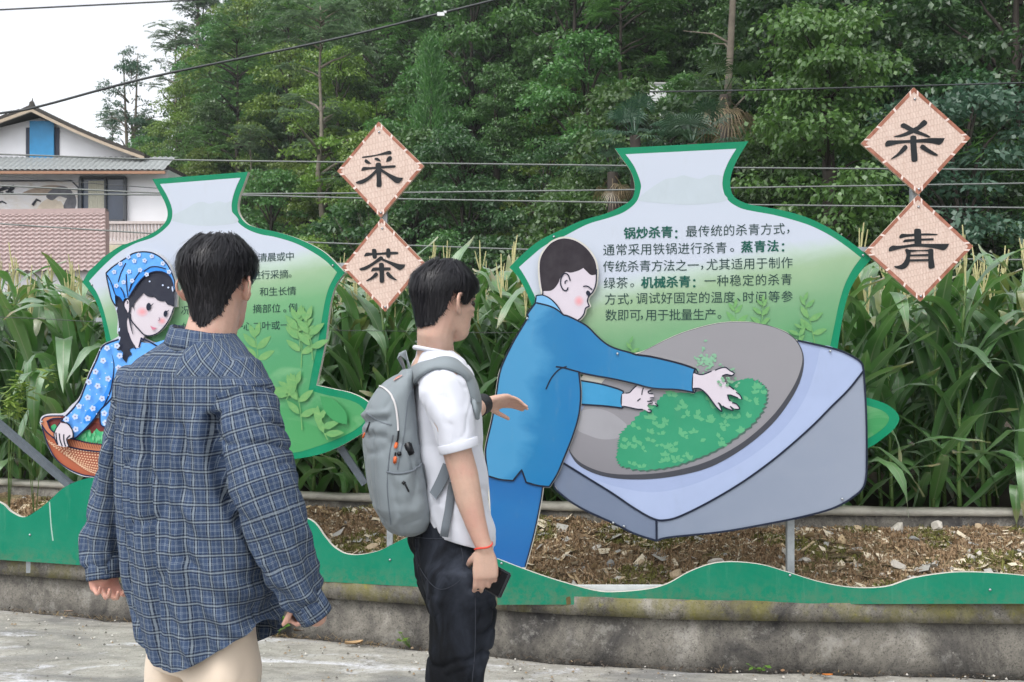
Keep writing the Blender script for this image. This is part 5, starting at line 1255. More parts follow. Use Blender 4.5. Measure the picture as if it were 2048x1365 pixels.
        tree(kd, sd, lm, BARKD, (A.x, A.y, hill_h(A.x, A.y) - .2), r.uniform(0, 6.28), r.uniform(1.0, 1.7), lb, 'shrub', 'undergrowth on the slope: ' + lb.split(' among')[0])
    print("fill trees", n)
place_trees()

def bare_trunks():
    for (px, Y, r0, y0, y1, lean, lab, m) in [(1466, 21, .12, -140, 300, -.35, "slim bare brown trunk rising beside the dead palm fronds", BARK), (1632, 26, .28, -140, 330, .15, "thick pale trunk at the top edge above the vine-draped tree", BARKP), (1768, 25, .22, -140, 330, .1, "second grey trunk at the top edge, above the 杀 plaque", BARK),
                                          (1580, 29, .16, -140, 260, .1, "dim grey trunk in shade left of the thick pale trunk", BARKD)]:
        a = Vector(hill_at(px, Y, -.3)); t = at(px, -160, Y); root = thing("tree", lab, "tree", a, 'bare trunks in the right-hand wood')
        mb = MB(); H = max(8.5, t.z - a.z + .5); r = random.Random(px)
        mb.tube([a + Vector((lean * (1 - k) * .6 + .05 * math.sin(k * 9), 0, H * k)) for k in np.linspace(0, 1, 12)], [r0 * (1 - .55 * k) for k in np.linspace(0, 1, 12)], 9)
        for q in range(5):
            k = r.uniform(.35, .95); b = a + Vector((0, 0, H * k)); an = r.uniform(0, 6.28)
            mb.tube([b, b + Vector((math.cos(an) * .5, math.sin(an) * .5, .35)), b + Vector((math.cos(an) * 1.3, math.sin(an) * 1.3, .6))], [.03, .02, .008], 5)
        mb.build("trunk", m, root, True)
        C = [a + Vector((r.gauss(0, 1.4), r.gauss(0, 1.2), H + r.uniform(-.6, 2.0))) for _ in range(26)]
        V, Q = clump_leaves([tuple(c - a) for c in C], [r.uniform(.5, .9) for _ in C], 110, .17, .05, px)
        np_obj("crown", V, Q, LF_DARK, root)
bare_trunks()

def palms():
    r = random.Random(4)
    for (px, py, Y, sc, dead, lab, m) in [(1448, 190, 20.2, 1.0, 7, "fan palm with brown dead fronds hanging below its crown", LF_DARK), (1270, 272, 17, .75, 0, "green fan palm just left of the large vase neck", LF_BLUE), (1385, 288, 16.5, .9, 0, "low fan palm spreading above the large vase mouth", LF_BLUE), (1225, 345, 17, .6, 5, "small fan palm with withered fronds left of the large vase neck", LF_BLUE)]:
        c = at(px, py, Y); gzv = max(0, hill_h(c.x, c.y)) - .2
        root = thing("palm_tree", lab, "palm", (c.x, c.y, gzv), 'fan palms in the wood')
        mb = MB(); mb.tube([(c.x, c.y, gzv), (c.x + .05, c.y, (gzv + c.z) / 2), c], [.11, .1, .09], 8); mb.build("trunk", BARKD, root, True)
        for dd, nm, mt, cnt in ((0, "fronds", m, 20), (1, "dead_fronds", LF_DRY, dead)):
            if not cnt: continue
            V = []; Q = []
            for k in range(cnt):
                a = r.uniform(0, 6.28); el = r.uniform(-.2, 1.2) if not dd else r.uniform(-1.2, -.5)
                d = Vector((math.cos(a) * math.cos(el), math.sin(a) * math.cos(el), math.sin(el))); s = Vector((-math.sin(a), math.cos(a), 0)); u = d.cross(s) * -1
                L = sc * r.uniform(.5, .8); h = c + d * L - Vector((0, 0, .1 * L))
                b = len(V); V += [tuple(c + s * .012), tuple(c - s * .012), tuple(h - s * .008), tuple(h + s * .008)]; Q.append((b, b + 1, b + 2, b + 3))
                for q in range(17):          # the fan
                    an = (q / 16 - .5) * 3.6; fd = d * math.cos(an) + s * math.sin(an); fl = sc * r.uniform(.38, .5) * (1 - .15 * abs(an) / 1.8)
                    sd = fd.cross(u).normalized() * .016 * sc; m1 = h + fd * fl * .6; e = h + fd * fl - Vector((0, 0, fl * (.28 if not dd else .5)))
                    b = len(V); V += [tuple(h), tuple(m1 + sd), tuple(e), tuple(m1 - sd)]; Q.append((b, b + 1, b + 2, b + 3))
            V = np.array(V) - np.array(root.location); np_obj(nm, V, Q, mt, root)
palms()

# ---- white tank half hidden in the wood
def tank():
    a, b = at(1300, 168, 29), at(1370, 250, 29); c = (a + b) / 2
    root = thing("water_tank", "white rendered tank hut half hidden among leaves above the large vase sign", "hut", (c.x, c.y, b.z - .6))
    mb = MB(); wd = (b - a).x
    mb.box((c.x, c.y + .3, (a.z + b.z) / 2 - .3), (wd, .6, a.z - b.z + .6)); mb.build("wall", M("white_render", rgb(226, 226, 228), .8, .08, 4), root)
    mb = MB(); mb.box((c.x, c.y + .3, a.z + .015), (wd + .06, .68, .04)); mb.build("roof", M("grey_slab", rgb(190, 190, 190), .9), root)
    mb = MB()
    for x0, z0 in ((.12, .18), (.2, .14), (.1, .3)): mb.box((c.x + x0, c.y - .004, a.z - z0), (.1, .012, .015))
    mb.build("vent", M("vent_grey", rgb(90, 90, 92), .9), root)
tank()
for px_, Y_, sc_ in ((1280, 29.4, .95), (1400, 29.8, 1.0)):
    X_ = (px_ - CX) / F * Y_; tree('shrub', 16, LF_MID, BARKD, (X_, Y_, hill_h(X_, Y_) - .1), 1.0, sc_, "leafy bush growing in front of the white tank hut", 'shrub', 'bushes before the white tank hut')

# ---- the house at the left
def house():
    YH = 38.0
    h = lambda x, y, Y=YH: at(x, y, Y)
    px = YH / F
    root = thing("house", "white gabled house with blue board in the gable, grey tiled awning and a mural", "house", (h(120, 560).x, YH, 0))
    WH = M("house_white", rgb(238, 238, 242), .85, .05, 1.5); GREYT = M("wall_grey", rgb(188, 184, 184), .85, .06, 1.5); WOOD = M("bargeboard", rgb(184, 168, 148), .7, .1, 6); TILE = M("grey_tile", rgb(146, 150, 150), .6, .12, 8, 0, 60); DARK = M("dark_tile", rgb(62, 58, 54), .8)
    mb = MB()
    # gable wall
    apex = h(80, 236); l = h(-260, 318); r_ = h(286, 318); bl = h(-260, 700); br_ = h(352, 700); sh = h(352, 330)
    def prism(poly, y0, y1, m=0):
        n_ = len(poly); vs = [(p[0], y0, p[1]) for p in poly] + [(p[0], y1, p[1]) for p in poly]
        mb.add(vs, [tuple(range(n_)), tuple(reversed(range(n_, 2 * n_)))] + [(i, i + n_, (i + 1) % n_ + n_, (i + 1) % n_) for i in range(n_)], m)
    prism([(l.x, l.z), (r_.x, r_.z), (apex.x, apex.z)], YH, YH + 9)
    mb.build("gable_wall", WH, root)
    mb = MB(); w0, w1 = h(-280, 345), h(347, 700)
    mb.box(((w0.x + w1.x) / 2, YH + 3.85, (w0.z + w1.z) / 2), (w1.x - w0.x, 8.8, w0.z - w1.z)); mb.build("wall", WH, root)
    # roof slopes with bargeboards
    mb = MB(); mb2 = MB()
    L_, R_ = h(-310, 352), h(302, 320); A_ = h(80, 226)
    for e in (L_, R_):
        d = Vector((e.x - A_.x, 0, e.z - A_.z)); n_ = 16
        u = Vector((-d.z, 0, d.x)).normalized(); u = u if u.z > 0 else -u
        for k in range(n_):           # slight upward curl at the eave, tiles in steps
            t0, t1 = k / n_, (k + 1) / n_; sag = lambda t: -.10 * math.sin(math.pi * t)
            p0 = A_ + d * t0 + Vector((0, 0, sag(t0))); p1 = A_ + d * t1 + Vector((0, 0, sag(t1)))
            mb.add([p0 + Vector((0, -.7, .02)), p1 + Vector((0, -.7, .02)), p1 + Vector((0, 9, .02)), p0 + Vector((0, 9, .02)), p0 + Vector((0, -.7, .16)), p1 + Vector((0, -.7, .12)), p1 + Vector((0, 9, .12)), p0 + Vector((0, 9, .16))], [(0, 1, 2, 3), (4, 5, 6, 7), (0, 1, 5, 4), (2, 3, 7, 6), (0, 3, 7, 4), (1, 2, 6, 5)])
            mb2.add([p0 + Vector((0, -.72, .0)), p1 + Vector((0, -.72, .0)), p1 + Vector((0, -.72, -.12)), p0 + Vector((0, -.72, -.12)), p0 + Vector((0, -.64, .0)), p1 + Vector((0, -.64, .0)), p1 + Vector((0, -.64, -.12)), p0 + Vector((0, -.64, -.12))], [(0, 1, 2, 3), (7, 6, 5, 4), (0, 4, 5, 1), (2, 6, 7, 3)])
    rf = mb.build("roof", DARK, root); mb2.build("bargeboard", WOOD, root)
    mb = MB(); tp = h(80, 210); mb.tube([(tp.x, YH - .6, A_.z), (tp.x - .02, YH - .6, A_.z + .25), (tp.x, YH - .6, tp.z), (tp.x + .01, YH - .6, tp.z + .12)], [.16, .09, .03, .005], 8); mb.build("finial", DARK, root)
    # blue board in the gable opening
    mb = MB(); a, b = h(53, 256), h(119, 318); mb.box(((a.x + b.x) / 2, YH - .03, (a.z + b.z) / 2), (b.x - a.x, .05, a.z - b.z)); mb.build("gable_opening", M("opening_dark", rgb(66, 70, 84), .8), root)
    mb = MB(); a, b = h(63, 244), h(111, 324); mb.box(((a.x + b.x) / 2, YH - .12, (a.z + b.z) / 2), (b.x - a.x, .06, a.z - b.z)); mb.build("shutter_board", M("blue_sheet", rgb(46, 140, 194), .5, .15, 2.5), root)
    # tiled awning: corrugated sheet sloping to the front
    mb = MB(); x0, x1 = h(-280, 330).x, h(354, 330).x; n_ = 230
    zt, zb = h(0, 316).z, h(0, 341, YH - 1.3).z; vs = []
    for i in range(n_ + 1):
        x = x0 + (x1 - x0) * i / n_; w_ = .05 * abs(math.sin(i * math.pi / 4))
        for j in range(7):
            t = j / 6; vs.append((x, YH - .02 - 1.3 * t, zt + (zb - zt) * t + w_ + (.035 if j % 2 else 0)))
    mb.add(vs, [(i * 7 + j, i * 7 + j + 1, (i + 1) * 7 + j + 1, (i + 1) * 7 + j) for i in range(n_) for j in range(6)]); mb.build("awning", TILE, root)
    mb = MB(); mb.box(((x0 + x1) / 2, YH - 1.28, zb - .08), (x1 - x0, .08, .1)); mb.build("awning_edge", M("awning_edge", rgb(168, 128, 104), .8), root)
    # window with curtain
    mb = MB(); a, b = h(177, 361), h(264, 447); cx_, cz = (a.x + b.x) / 2, (a.z + b.z) / 2; W_, H_ = b.x - a.x, a.z - b.z
    for (dx, dz, sx, sz) in ((0, H_ / 2, W_, .1), (0, -H_ / 2, W_, .12), (-W_ / 2, 0, .1, H_), (W_ / 2, 0, .1, H_), (0.1, 0, .06, H_)): mb.box((cx_ + dx, YH - .68, cz + dz), (sx, .14, sz))
    f = mb.build("window", M("window_frame", rgb(72, 76, 82), .6), root)
    mb = MB(); mb.box((cx_, YH - .62, cz), (W_ - .08, .03, H_ - .08)); g_ = mb.build("glass", M("window_glass", rgb(56, 66, 84), .1, .3, 1.5), root); g_.parent = f
    mb = MB(); vs = []
    for i in range(25):
        x = cx_ - W_ * .34 + W_ * .42 * i / 24; y = YH - .645 + .01 * math.sin(i * 2.1); vs += [(x, y, cz + H_ * .42), (x, y, cz - H_ * .42)]
    mb.add(vs, [(2 * i, 2 * i + 1, 2 * i + 3, 2 * i + 2) for i in range(24)]); c_ = mb.build("curtain", M("curtain", rgb(178, 176, 160), .8), root); c_.parent = f
    # recessed upper wall in shade of the awning is real shade; mural panel
    mb = MB(); a, b = h(-200, 369), h(172, 450); mb.box(((a.x + b.x) / 2, YH - .62, (a.z + b.z) / 2), (b.x - a.x, .05, a.z - b.z)); 
    m, n, bb, out = newmat("ink_mural"); v = coord(n)
    c1 = ramp(n, noise_(n, .55, 7, .7, coord(n, 'Object', (1, 1, 1.4)), dist=1.5), [(.42, rgb(208, 208, 212)), (.55, rgb(202, 198, 194)), (.66, rgb(184, 174, 164))])
    n.links.new(c1, bb.inputs['Base Color']); bb.inputs['Roughness'].default_value = .8
    mur = mb.build("mural", m, root)
    def flat(poly, mt, dy):
        mb_ = MB(); P3 = [h(x, y) for x, y in curve([(x, y, False) for x, y in poly], True, 4)]; n_ = len(P3); c_ = sum(P3, Vector()) / n_
        mb_.add([(p.x, YH - .648 - dy, p.z) for p in P3] + [(c_.x, YH - .648 - dy, c_.z)], [(i, (i + 1) % n_, n_) for i in range(n_)]); q_ = mb_.build("painted_rock", mt, root); q_.parent = mur
    RK = [M("rock_wash", rgb(150, 134, 120), .85, .3, 3), M("rock_ink", rgb(96, 96, 102), .85, .4, 5), M("rock_pale", rgb(190, 178, 162), .85, .2, 4)]
    for k_, (mi_, poly) in enumerate([(0, [(60, 392), (92, 380), (118, 376), (150, 380), (140, 392), (110, 396), (80, 396)]), (2, [(92, 426), (100, 410), (116, 402), (132, 408), (134, 426)]), (1, [(108, 398), (120, 384), (142, 378), (160, 390), (152, 402), (134, 398), (120, 406)]), (1, [(140, 428), (148, 404), (162, 392), (168, 410), (160, 428)]), (2, [(118, 428), (126, 412), (138, 408), (142, 428)]), (1, [(-40, 428), (-20, 412), (0, 420), (10, 428)]), (0, [(-120, 410), (-90, 385), (-60, 395), (-50, 428), (-110, 428)])]): flat(poly, RK[mi_], .001 * k_)
    mb = MB(); INKM = M("mural_frame", rgb(48, 50, 60), .8)
    for (p0, p1) in [((-200, 369), (158, 367)), ((158, 367), (173, 382)), ((173, 382), (173, 450))]:
        A, B = h(*p0), h(*p1); mb.bar((A.x, YH - .66, A.z), (B.x, YH - .66, B.z), .09, .04)
    q = mb.build("frame", INKM, root); q.parent = mur
    mb = MB()
    for path, wd in [([(12, 430), (6, 405), (12, 388), (26, 380), (40, 385)], .09), ([(12, 390), (0, 378), (-10, 376)], .05), ([(9, 412), (22, 408), (30, 412)], .04), ([(82, 415), (90, 404), (98, 408)], .05)]:
        mb.tube([(h(x, y).x, YH - .66, h(x, y).z) for x, y in path], [wd, wd * .8] + [wd * .5] * (len(path) - 2), 5)
    rr = random.Random(2)
    for i in range(26):
        x, y = rr.uniform(-10, 42), rr.uniform(376, 392); mb.tube([(h(x, y).x, YH - .66, h(x, y).z), (h(x + rr.uniform(4, 9), y).x, YH - .66, h(x, y + rr.uniform(-3, 3)).z)], [.04, .02], 4)
    q = mb.build("painted_tree", INKM, root); q.parent = mur
    # balcony with balusters
    mb = MB(); a, b = h(214, 446, YH - 1.2), h(350, 486, YH - 1.2); STN = M("baluster_stone", rgb(204, 192, 188), .8)
    mb.box(((a.x + b.x) / 2, YH - 1.2, a.z), (b.x - a.x, .2, .1)); mb.box(((a.x + b.x) / 2, YH - 1.2, b.z), (b.x - a.x, .24, .12)); bal = mb.build("balcony_rail", STN, root)
    n_ = 20
    for i in range(n_):
        mb = MB(); x = a.x + .06 + (b.x - a.x - .1) * i / (n_ - 1); H2 = a.z - b.z
        mb.lathe([(.05, .05), (.045, .12), (.075, .3), (.045, .52), (.055, H2 - .06)], (x, YH - 1.2, b.z), 7); q = mb.build("baluster", STN, root, True); q.parent = bal
    mb = MB(); mb.box(((a.x + b.x) / 2, YH - .7, b.z - .35), (b.x - a.x, 1.4, .5)); mb.build("balcony_slab", M("cream_render", rgb(206, 196, 170), .8), root)
    # ---- low building with pink tiles in front
    YP = 31.0; a, b = at(-260, 431, YP), at(213, 426, YP); e0 = at(-260, 548, YP - 3.2); e1 = at(214, 544, YP - 3.2)
    r2 = thing("outbuilding", "low outbuilding with a pink tiled roof in front of the white house", "house", ((a.x + b.x) / 2, YP, 0))
    mb = MB(); nx, rowsN = 330, 15; ny = rowsN * 2 - 1; vs = []
    for i in range(nx + 1):
        fx = i / nx; tp = Vector(a).lerp(Vector(b), fx); bt = Vector(e0).lerp(Vector(e1), fx)
        for j in range(ny + 1):
            row = j // 2; t = (row + (j % 2)) / rowsN; p = tp.lerp(bt, t + (.008 if j % 2 else 0)); ph = (i % 9) / 9; wv = .018 * (math.sin(ph * 2 * math.pi))
            vs.append((p.x, p.y - (.0 if j % 2 == 0 else .012), p.z + wv + (.07 if j % 2 else .0)))
    mb.add(vs, [(i * (ny + 1) + j, i * (ny + 1) + j + 1, (i + 1) * (ny + 1) + j + 1, (i + 1) * (ny + 1) + j) for i in range(nx) for j in range(ny)])
    mb.build("roof", M("pink_tile", rgb(176, 158, 155), .6, .1, 3), r2)
    mb = MB(); mb.bar(Vector(a) + Vector((0, 0, .05)), Vector(b) + Vector((0, 0, .05)), .2, .16); mb.build("ridge", M("pink_ridge", rgb(174, 154, 151), .7), r2)
    mb = MB(); mb.box(((e0.x + e1.x) / 2, YP - 1.4, e1.z / 2 + .2), (e1.x - e0.x - .4, 3.0, e1.z - .1)); mb.build("wall", WH, r2)
    mb = MB(); mb.bar(Vector(b) + Vector((.02, 0, -.05)), Vector(e1) + Vector((.02, 0, -.05)), .1, .2); mb.build("verge", M("verge_dark", rgb(92, 74, 70), .8), r2)
    # a second pink roof corner peeping out behind the left vase
    a = at(596, 500, 40); r3 = thing("outbuilding", "sliver of a far pink tiled roof behind the left vase shoulder", "house", (a.x, 40, 0))
    mb = MB(); mb.box((a.x - 2.2, 41, a.z - 1.6), (6.4, 2, 3.0)); mb.build("wall", WH, r3)
    mb = MB(); mb.add([(a.x - 5.6, 39.6, a.z - .55), (a.x + 1.4, 39.6, a.z - .55), (a.x + 1.0, 41, a.z + .05), (a.x - 5.4, 41, a.z + .05), (a.x - 5.6, 39.6, a.z - .65), (a.x + 1.4, 39.6, a.z - .65), (a.x + 1.0, 41, a.z - .05), (a.x - 5.4, 41, a.z - .05)], [(0, 1, 2, 3), (7, 6, 5, 4), (0, 4, 5, 1), (1, 5, 6, 2), (2, 6, 7, 3), (3, 7, 4, 0)]); mb.build("roof", M("pink_tile"  , rgb(196, 166, 166)), r3)
house()

# ---- overhead cables
def wires():
    CAB = M("cable_black", rgb(58, 62, 64), .5, .1, 10); CABL = M("cable_grey", rgb(120, 124, 122), .5, .1, 10)
    Lw = [([(-300, 268), (0, 227), (80, 213), (300, 155), (640, 85), (890, 25), (1100, -28)], 14, .017, CAB, "thick black cable rising to the right over the house gable"),
          ([(-200, 31), (0, 20), (400, 0), (600, -12)], 16, .013, CAB, "thin cable crossing the top left corner of the sky"),
          ([(-200, 303), (0, 309), (350, 320), (700, 325), (1250, 332), (1480, 336), (2048, 340), (2300, 342)], 11, .0095, CABL, "highest level cable, passing behind the 采 plaque and the vase necks"),
          ([(-200, 366), (0, 372), (310, 386), (480, 388), (780, 386), (1260, 380), (1480, 376), (2048, 367), (2300, 362)], 10.6, .009, CABL, "level cable passing just above the foot of the 采 plaque"),
          ([(-200, 385), (0, 388), (320, 390), (485, 391), (780, 398), (1260, 406), (1500, 410), (2048, 416), (2300, 419)], 10.2, .009, CABL, "level cable meeting the shoulder of the large vase sign"),
          ([(-200, 432), (0, 448), (300, 467), (620, 485), (840, 492), (1040, 499), (1500, 510), (1960, 519), (2300, 522)], 9.6, .008, CABL, "lowest level cable, just above the maize tassels"),
          ([(1300, 184), (1500, 181), (1800, 173), (2048, 166), (2250, 160)], 15, .012, CAB, "dark cable high in the right-hand wood"),
          ([(-200, 346), (0, 352), (170, 366), (330, 378)], 20, .008, CAB, "faint slanting cable in front of the house window"),
          ([(-100, 632), (60, 637), (220, 645), (640, 660), (830, 663), (1010, 666), (1700, 664), (2100, 664)], 6.15, .0022, CAB, "thin fence wire strung along the maize")]
    for pts, Y, r_, m, lab in Lw:
        c = curve([(x, y, False) for x, y in pts], False, 6); mb = MB(); mb.tube([at(x, y, Y) for x, y in c], r_, 6)
        tag(mb.build("cable", m, None, True), lab, "cable", "overhead cables")
    mb = MB(); p = at(882, 27, 14); mb.box(p + Vector((0, -.02, -.02)), (.1, .03, .05)); mb.box(p + Vector((.06, -.02, .01)), (.04, .03, .03)); tag(mb.build("cable_clip", M("clip_white", rgb(226, 228, 230), .5)), "white clip on the thick black cable above the wood", "cable clip")
wires()

# ---- maize
def mat_maize():
    m, n, b, out = newmat("maize_leaf")
    uv = coord(n, 'UV'); sx = N(n, "ShaderNodeSeparateXYZ"); n.links.new(uv, sx.inputs[0])
    g = N(n, "ShaderNodeNewGeometry"); oi = N(n, "ShaderNodeObjectInfo")
    base = ramp(n, g.outputs['Random Per Island'], [(0, (.062, .20, .042)), (.5, (.09, .26, .055)), (1, (.135, .33, .07))])
    hs_ = N(n, "ShaderNodeHueSaturation"); n.links.new(base, hs_.inputs['Color']); n.links.new(math_(n, 'ADD', math_(n, 'MULTIPLY', oi.outputs['Random'], .3), .85), hs_.inputs['Value'])
    d = math_(n, 'ABSOLUTE', math_(n, 'SUBTRACT', sx.outputs[0], .5))
    rib = ramp(n, d, [(0.028, 1.0), (0.045, 0.0)])
    col = mixc(n, math_(n, 'MULTIPLY', rib, .8), hs_.outputs[0], (.30, .38, .22))
    vein = N(n, "ShaderNodeTexWave"); vein.inputs['Scale'].default_value = 9.0; vein.inputs['Distortion'].default_value = .3; n.links.new(uv, vein.inputs[0])
    col = mixc(n, math_(n, 'MULTIPLY', vein.outputs[1], .18), col, (.09, .17, .05))
    dry = math_(n, 'MULTIPLY', ramp(n, math_(n, 'ADD', sx.outputs[1], math_(n, 'MULTIPLY', noise_(n, 14, 4, .7, uv), .25)), [(.98, 0.0), (1.10, 1.0)]), ramp(n, g.outputs['Random Per Island'], [(.3, .1), (.9, .9)]))
    col = mixc(n, dry, col, (.34, .26, .12))
    col = mixc(n, ramp(n, g.outputs['Random Per Island'], [(.97, 0.0), (.975, .7)], 'CONSTANT'), col, (.26, .24, .07))
    n.links.new(col, b.inputs['Base Color']); b.inputs['Roughness'].default_value = .42; b.inputs['Specular IOR Level'].default_value = 1.0; b.inputs['Sheen Weight'].default_value = .3; b.inputs['Sheen Roughness'].default_value = .4
    bump_(n, b, vein.outputs[1], .15, .002)
    tr = N(n, "ShaderNodeBsdfTranslucent"); n.links.new(mixc(n, .35, col, (.14, .30, .02)), tr.inputs[0])
    mx = N(n, "ShaderNodeMixShader"); mx.inputs[0].default_value = .38
    n.links.new(b.outputs[0], mx.inputs[1]); n.links.new(tr.outputs[0], mx.inputs[2])
    waxy(n, mx.outputs[0], out, 0.46)
    return m
MZ = mat_maize(); MZS = M("maize_stalk", (.10, .17, .045), .5, .25, 8); TAS = M("maize_tassel", (.50, .47, .24), .8, .2, 20)
def maize(seed):
    r = random.Random(seed); root = thing("maize_plant", "tall green maize plant with arching leaves and a pale tassel", "maize", (0, 0, 0), "maize plants in the field")
    H = r.uniform(1.42, 1.62); st = MB(); lean = (r.gauss(0, .05), r.gauss(0, .05))
    pos = lambda t: Vector((lean[0] * t * t, lean[1] * t * t, H * t))
    st.tube([pos(t) for t in np.linspace(0, 1, 7)], list(np.linspace(.016, .007, 7)), 7); st.build("stalk", MZS, root, True)
    V = []; Q = []; UV = []; n = 12; nl = 15; az = r.uniform(0, 6.28)
    for i in range(nl):
        t = .05 + .93 * i / (nl - 1); az += math.pi + r.gauss(0, .35); L = r.uniform(.62, .9) * (.72 + .5 * math.sin(math.pi * min(1, .15 + t * .8)))
        if i >= nl - 2: L *= .62
        W = r.uniform(.050, .068) * (1.05 if .3 < t < .9 else .8); el0 = r.uniform(1.08, 1.38) if t > .25 else r.uniform(.7, 1.0); bend = r.uniform(1.6, 3.0) if r.random() < .45 else r.uniform(.25, .8)
        kink = r.uniform(.35, .7); sharp = r.uniform(6, 16); p = pos(t).copy(); tw = r.gauss(0, .5); ph = r.uniform(0, 6.28)
        b0 = len(V); step = L / n
        for j in range(n + 1):
            s = j / n
            el = el0 - bend * (1 / (1 + math.exp(-sharp * (s - kink))) - 1 / (1 + math.exp(sharp * kink))) - .25 * s
            a = az + tw * s * .5
            d = Vector((math.cos(a) * math.cos(el), math.sin(a) * math.cos(el), math.sin(el))); sd = Vector((-math.sin(a), math.cos(a), 0))
            sd = (sd + Vector((0, 0, 1)) * math.sin(tw * s) * .6).normalized(); up = sd.cross(d).normalized()
            if up.z < 0 and el > 0: up = -up
            w_ = W * min(1, .55 + 2.2 * s) * (1 - s ** 3.2) ** .9 + .001
            wave = .012 * math.sin(s * 15 + ph) * min(1, s * 3); wave2 = .012 * math.sin(s * 13 + ph * 2) * min(1, s * 3); vf = .35 * (1 - s)
            for q, (u, k) in enumerate(((-1, 0), (-.5, 1), (0, 2), (.5, 3), (1, 4))):
                pt = p + sd * w_ * u + up * (abs(u) * w_ * vf + (wave if u < 0 else wave2) * abs(u) ** 1.5)
                V.append(tuple(pt)); UV.append((.5 + u * .5, s))
            p = p + d * step
        for j in range(n):
            for q in range(4): Q.append((b0 + j * 5 + q, b0 + j * 5 + q + 1, b0 + (j + 1) * 5 + q + 1, b0 + (j + 1) * 5 + q))
    np_obj("foliage", V, Q, MZ, root, uv=UV, smooth=True)
    ta = MB(); top = pos(1); ta.tube([top, top + Vector((0, 0, .18)), top + Vector((r.gauss(0, .02), r.gauss(0, .02), .40))], [.006, .007, .004], 5)
    for k in range(4):
        a = r.uniform(0, 6.28); z = r.uniform(.06, .16); b = top + Vector((0, 0, z)); sp = r.uniform(.015, .05); ta.tube([b, b + Vector((math.cos(a) * sp * .6, math.sin(a) * sp * .6, .09)), b + Vector((math.cos(a) * sp, math.sin(a) * sp, .2 + r.uniform(-.05, .03)))], [.004, .005, .003], 4)
    ta.build("tassel", TAS, root)
    return root
def field():
    r = random.Random(31); protos = [maize(100 + k) for k in range(12)]; n = 0
    rows = [(1.34, .185), (1.66, .20), (2.05, .215), (2.5, .235), (3.05, .26), (3.8, .31), (4.8, .38)]
    for off, sp in rows:
        y0 = wall_y(0) + off; xm = (y0 + 1) * .62 + .5; X = -xm - .4
        while X < xm:
            X += sp * r.uniform(.75, 1.25); Y = wall_y(X) + off + r.gauss(0, .06)
            if abs(X / Y) > (.63 if off < 1.8 else .575): continue
            o = (protos[n % 12], (X, Y, .40 + r.uniform(-.03, .03)), r.uniform(0, 6.28), r.uniform(.80, .93), (r.gauss(0, .03), r.gauss(0, .05)))
            if n < 12: p = protos[n]; p.location = o[1]; p.rotation_euler = (o[4][0], o[4][1], o[2]); p.scale = (o[3],) * 3
            else: dup(o[0], o[1], o[2], o[3], None, None, o[4])
            n += 1
    print("maize", n)
field()

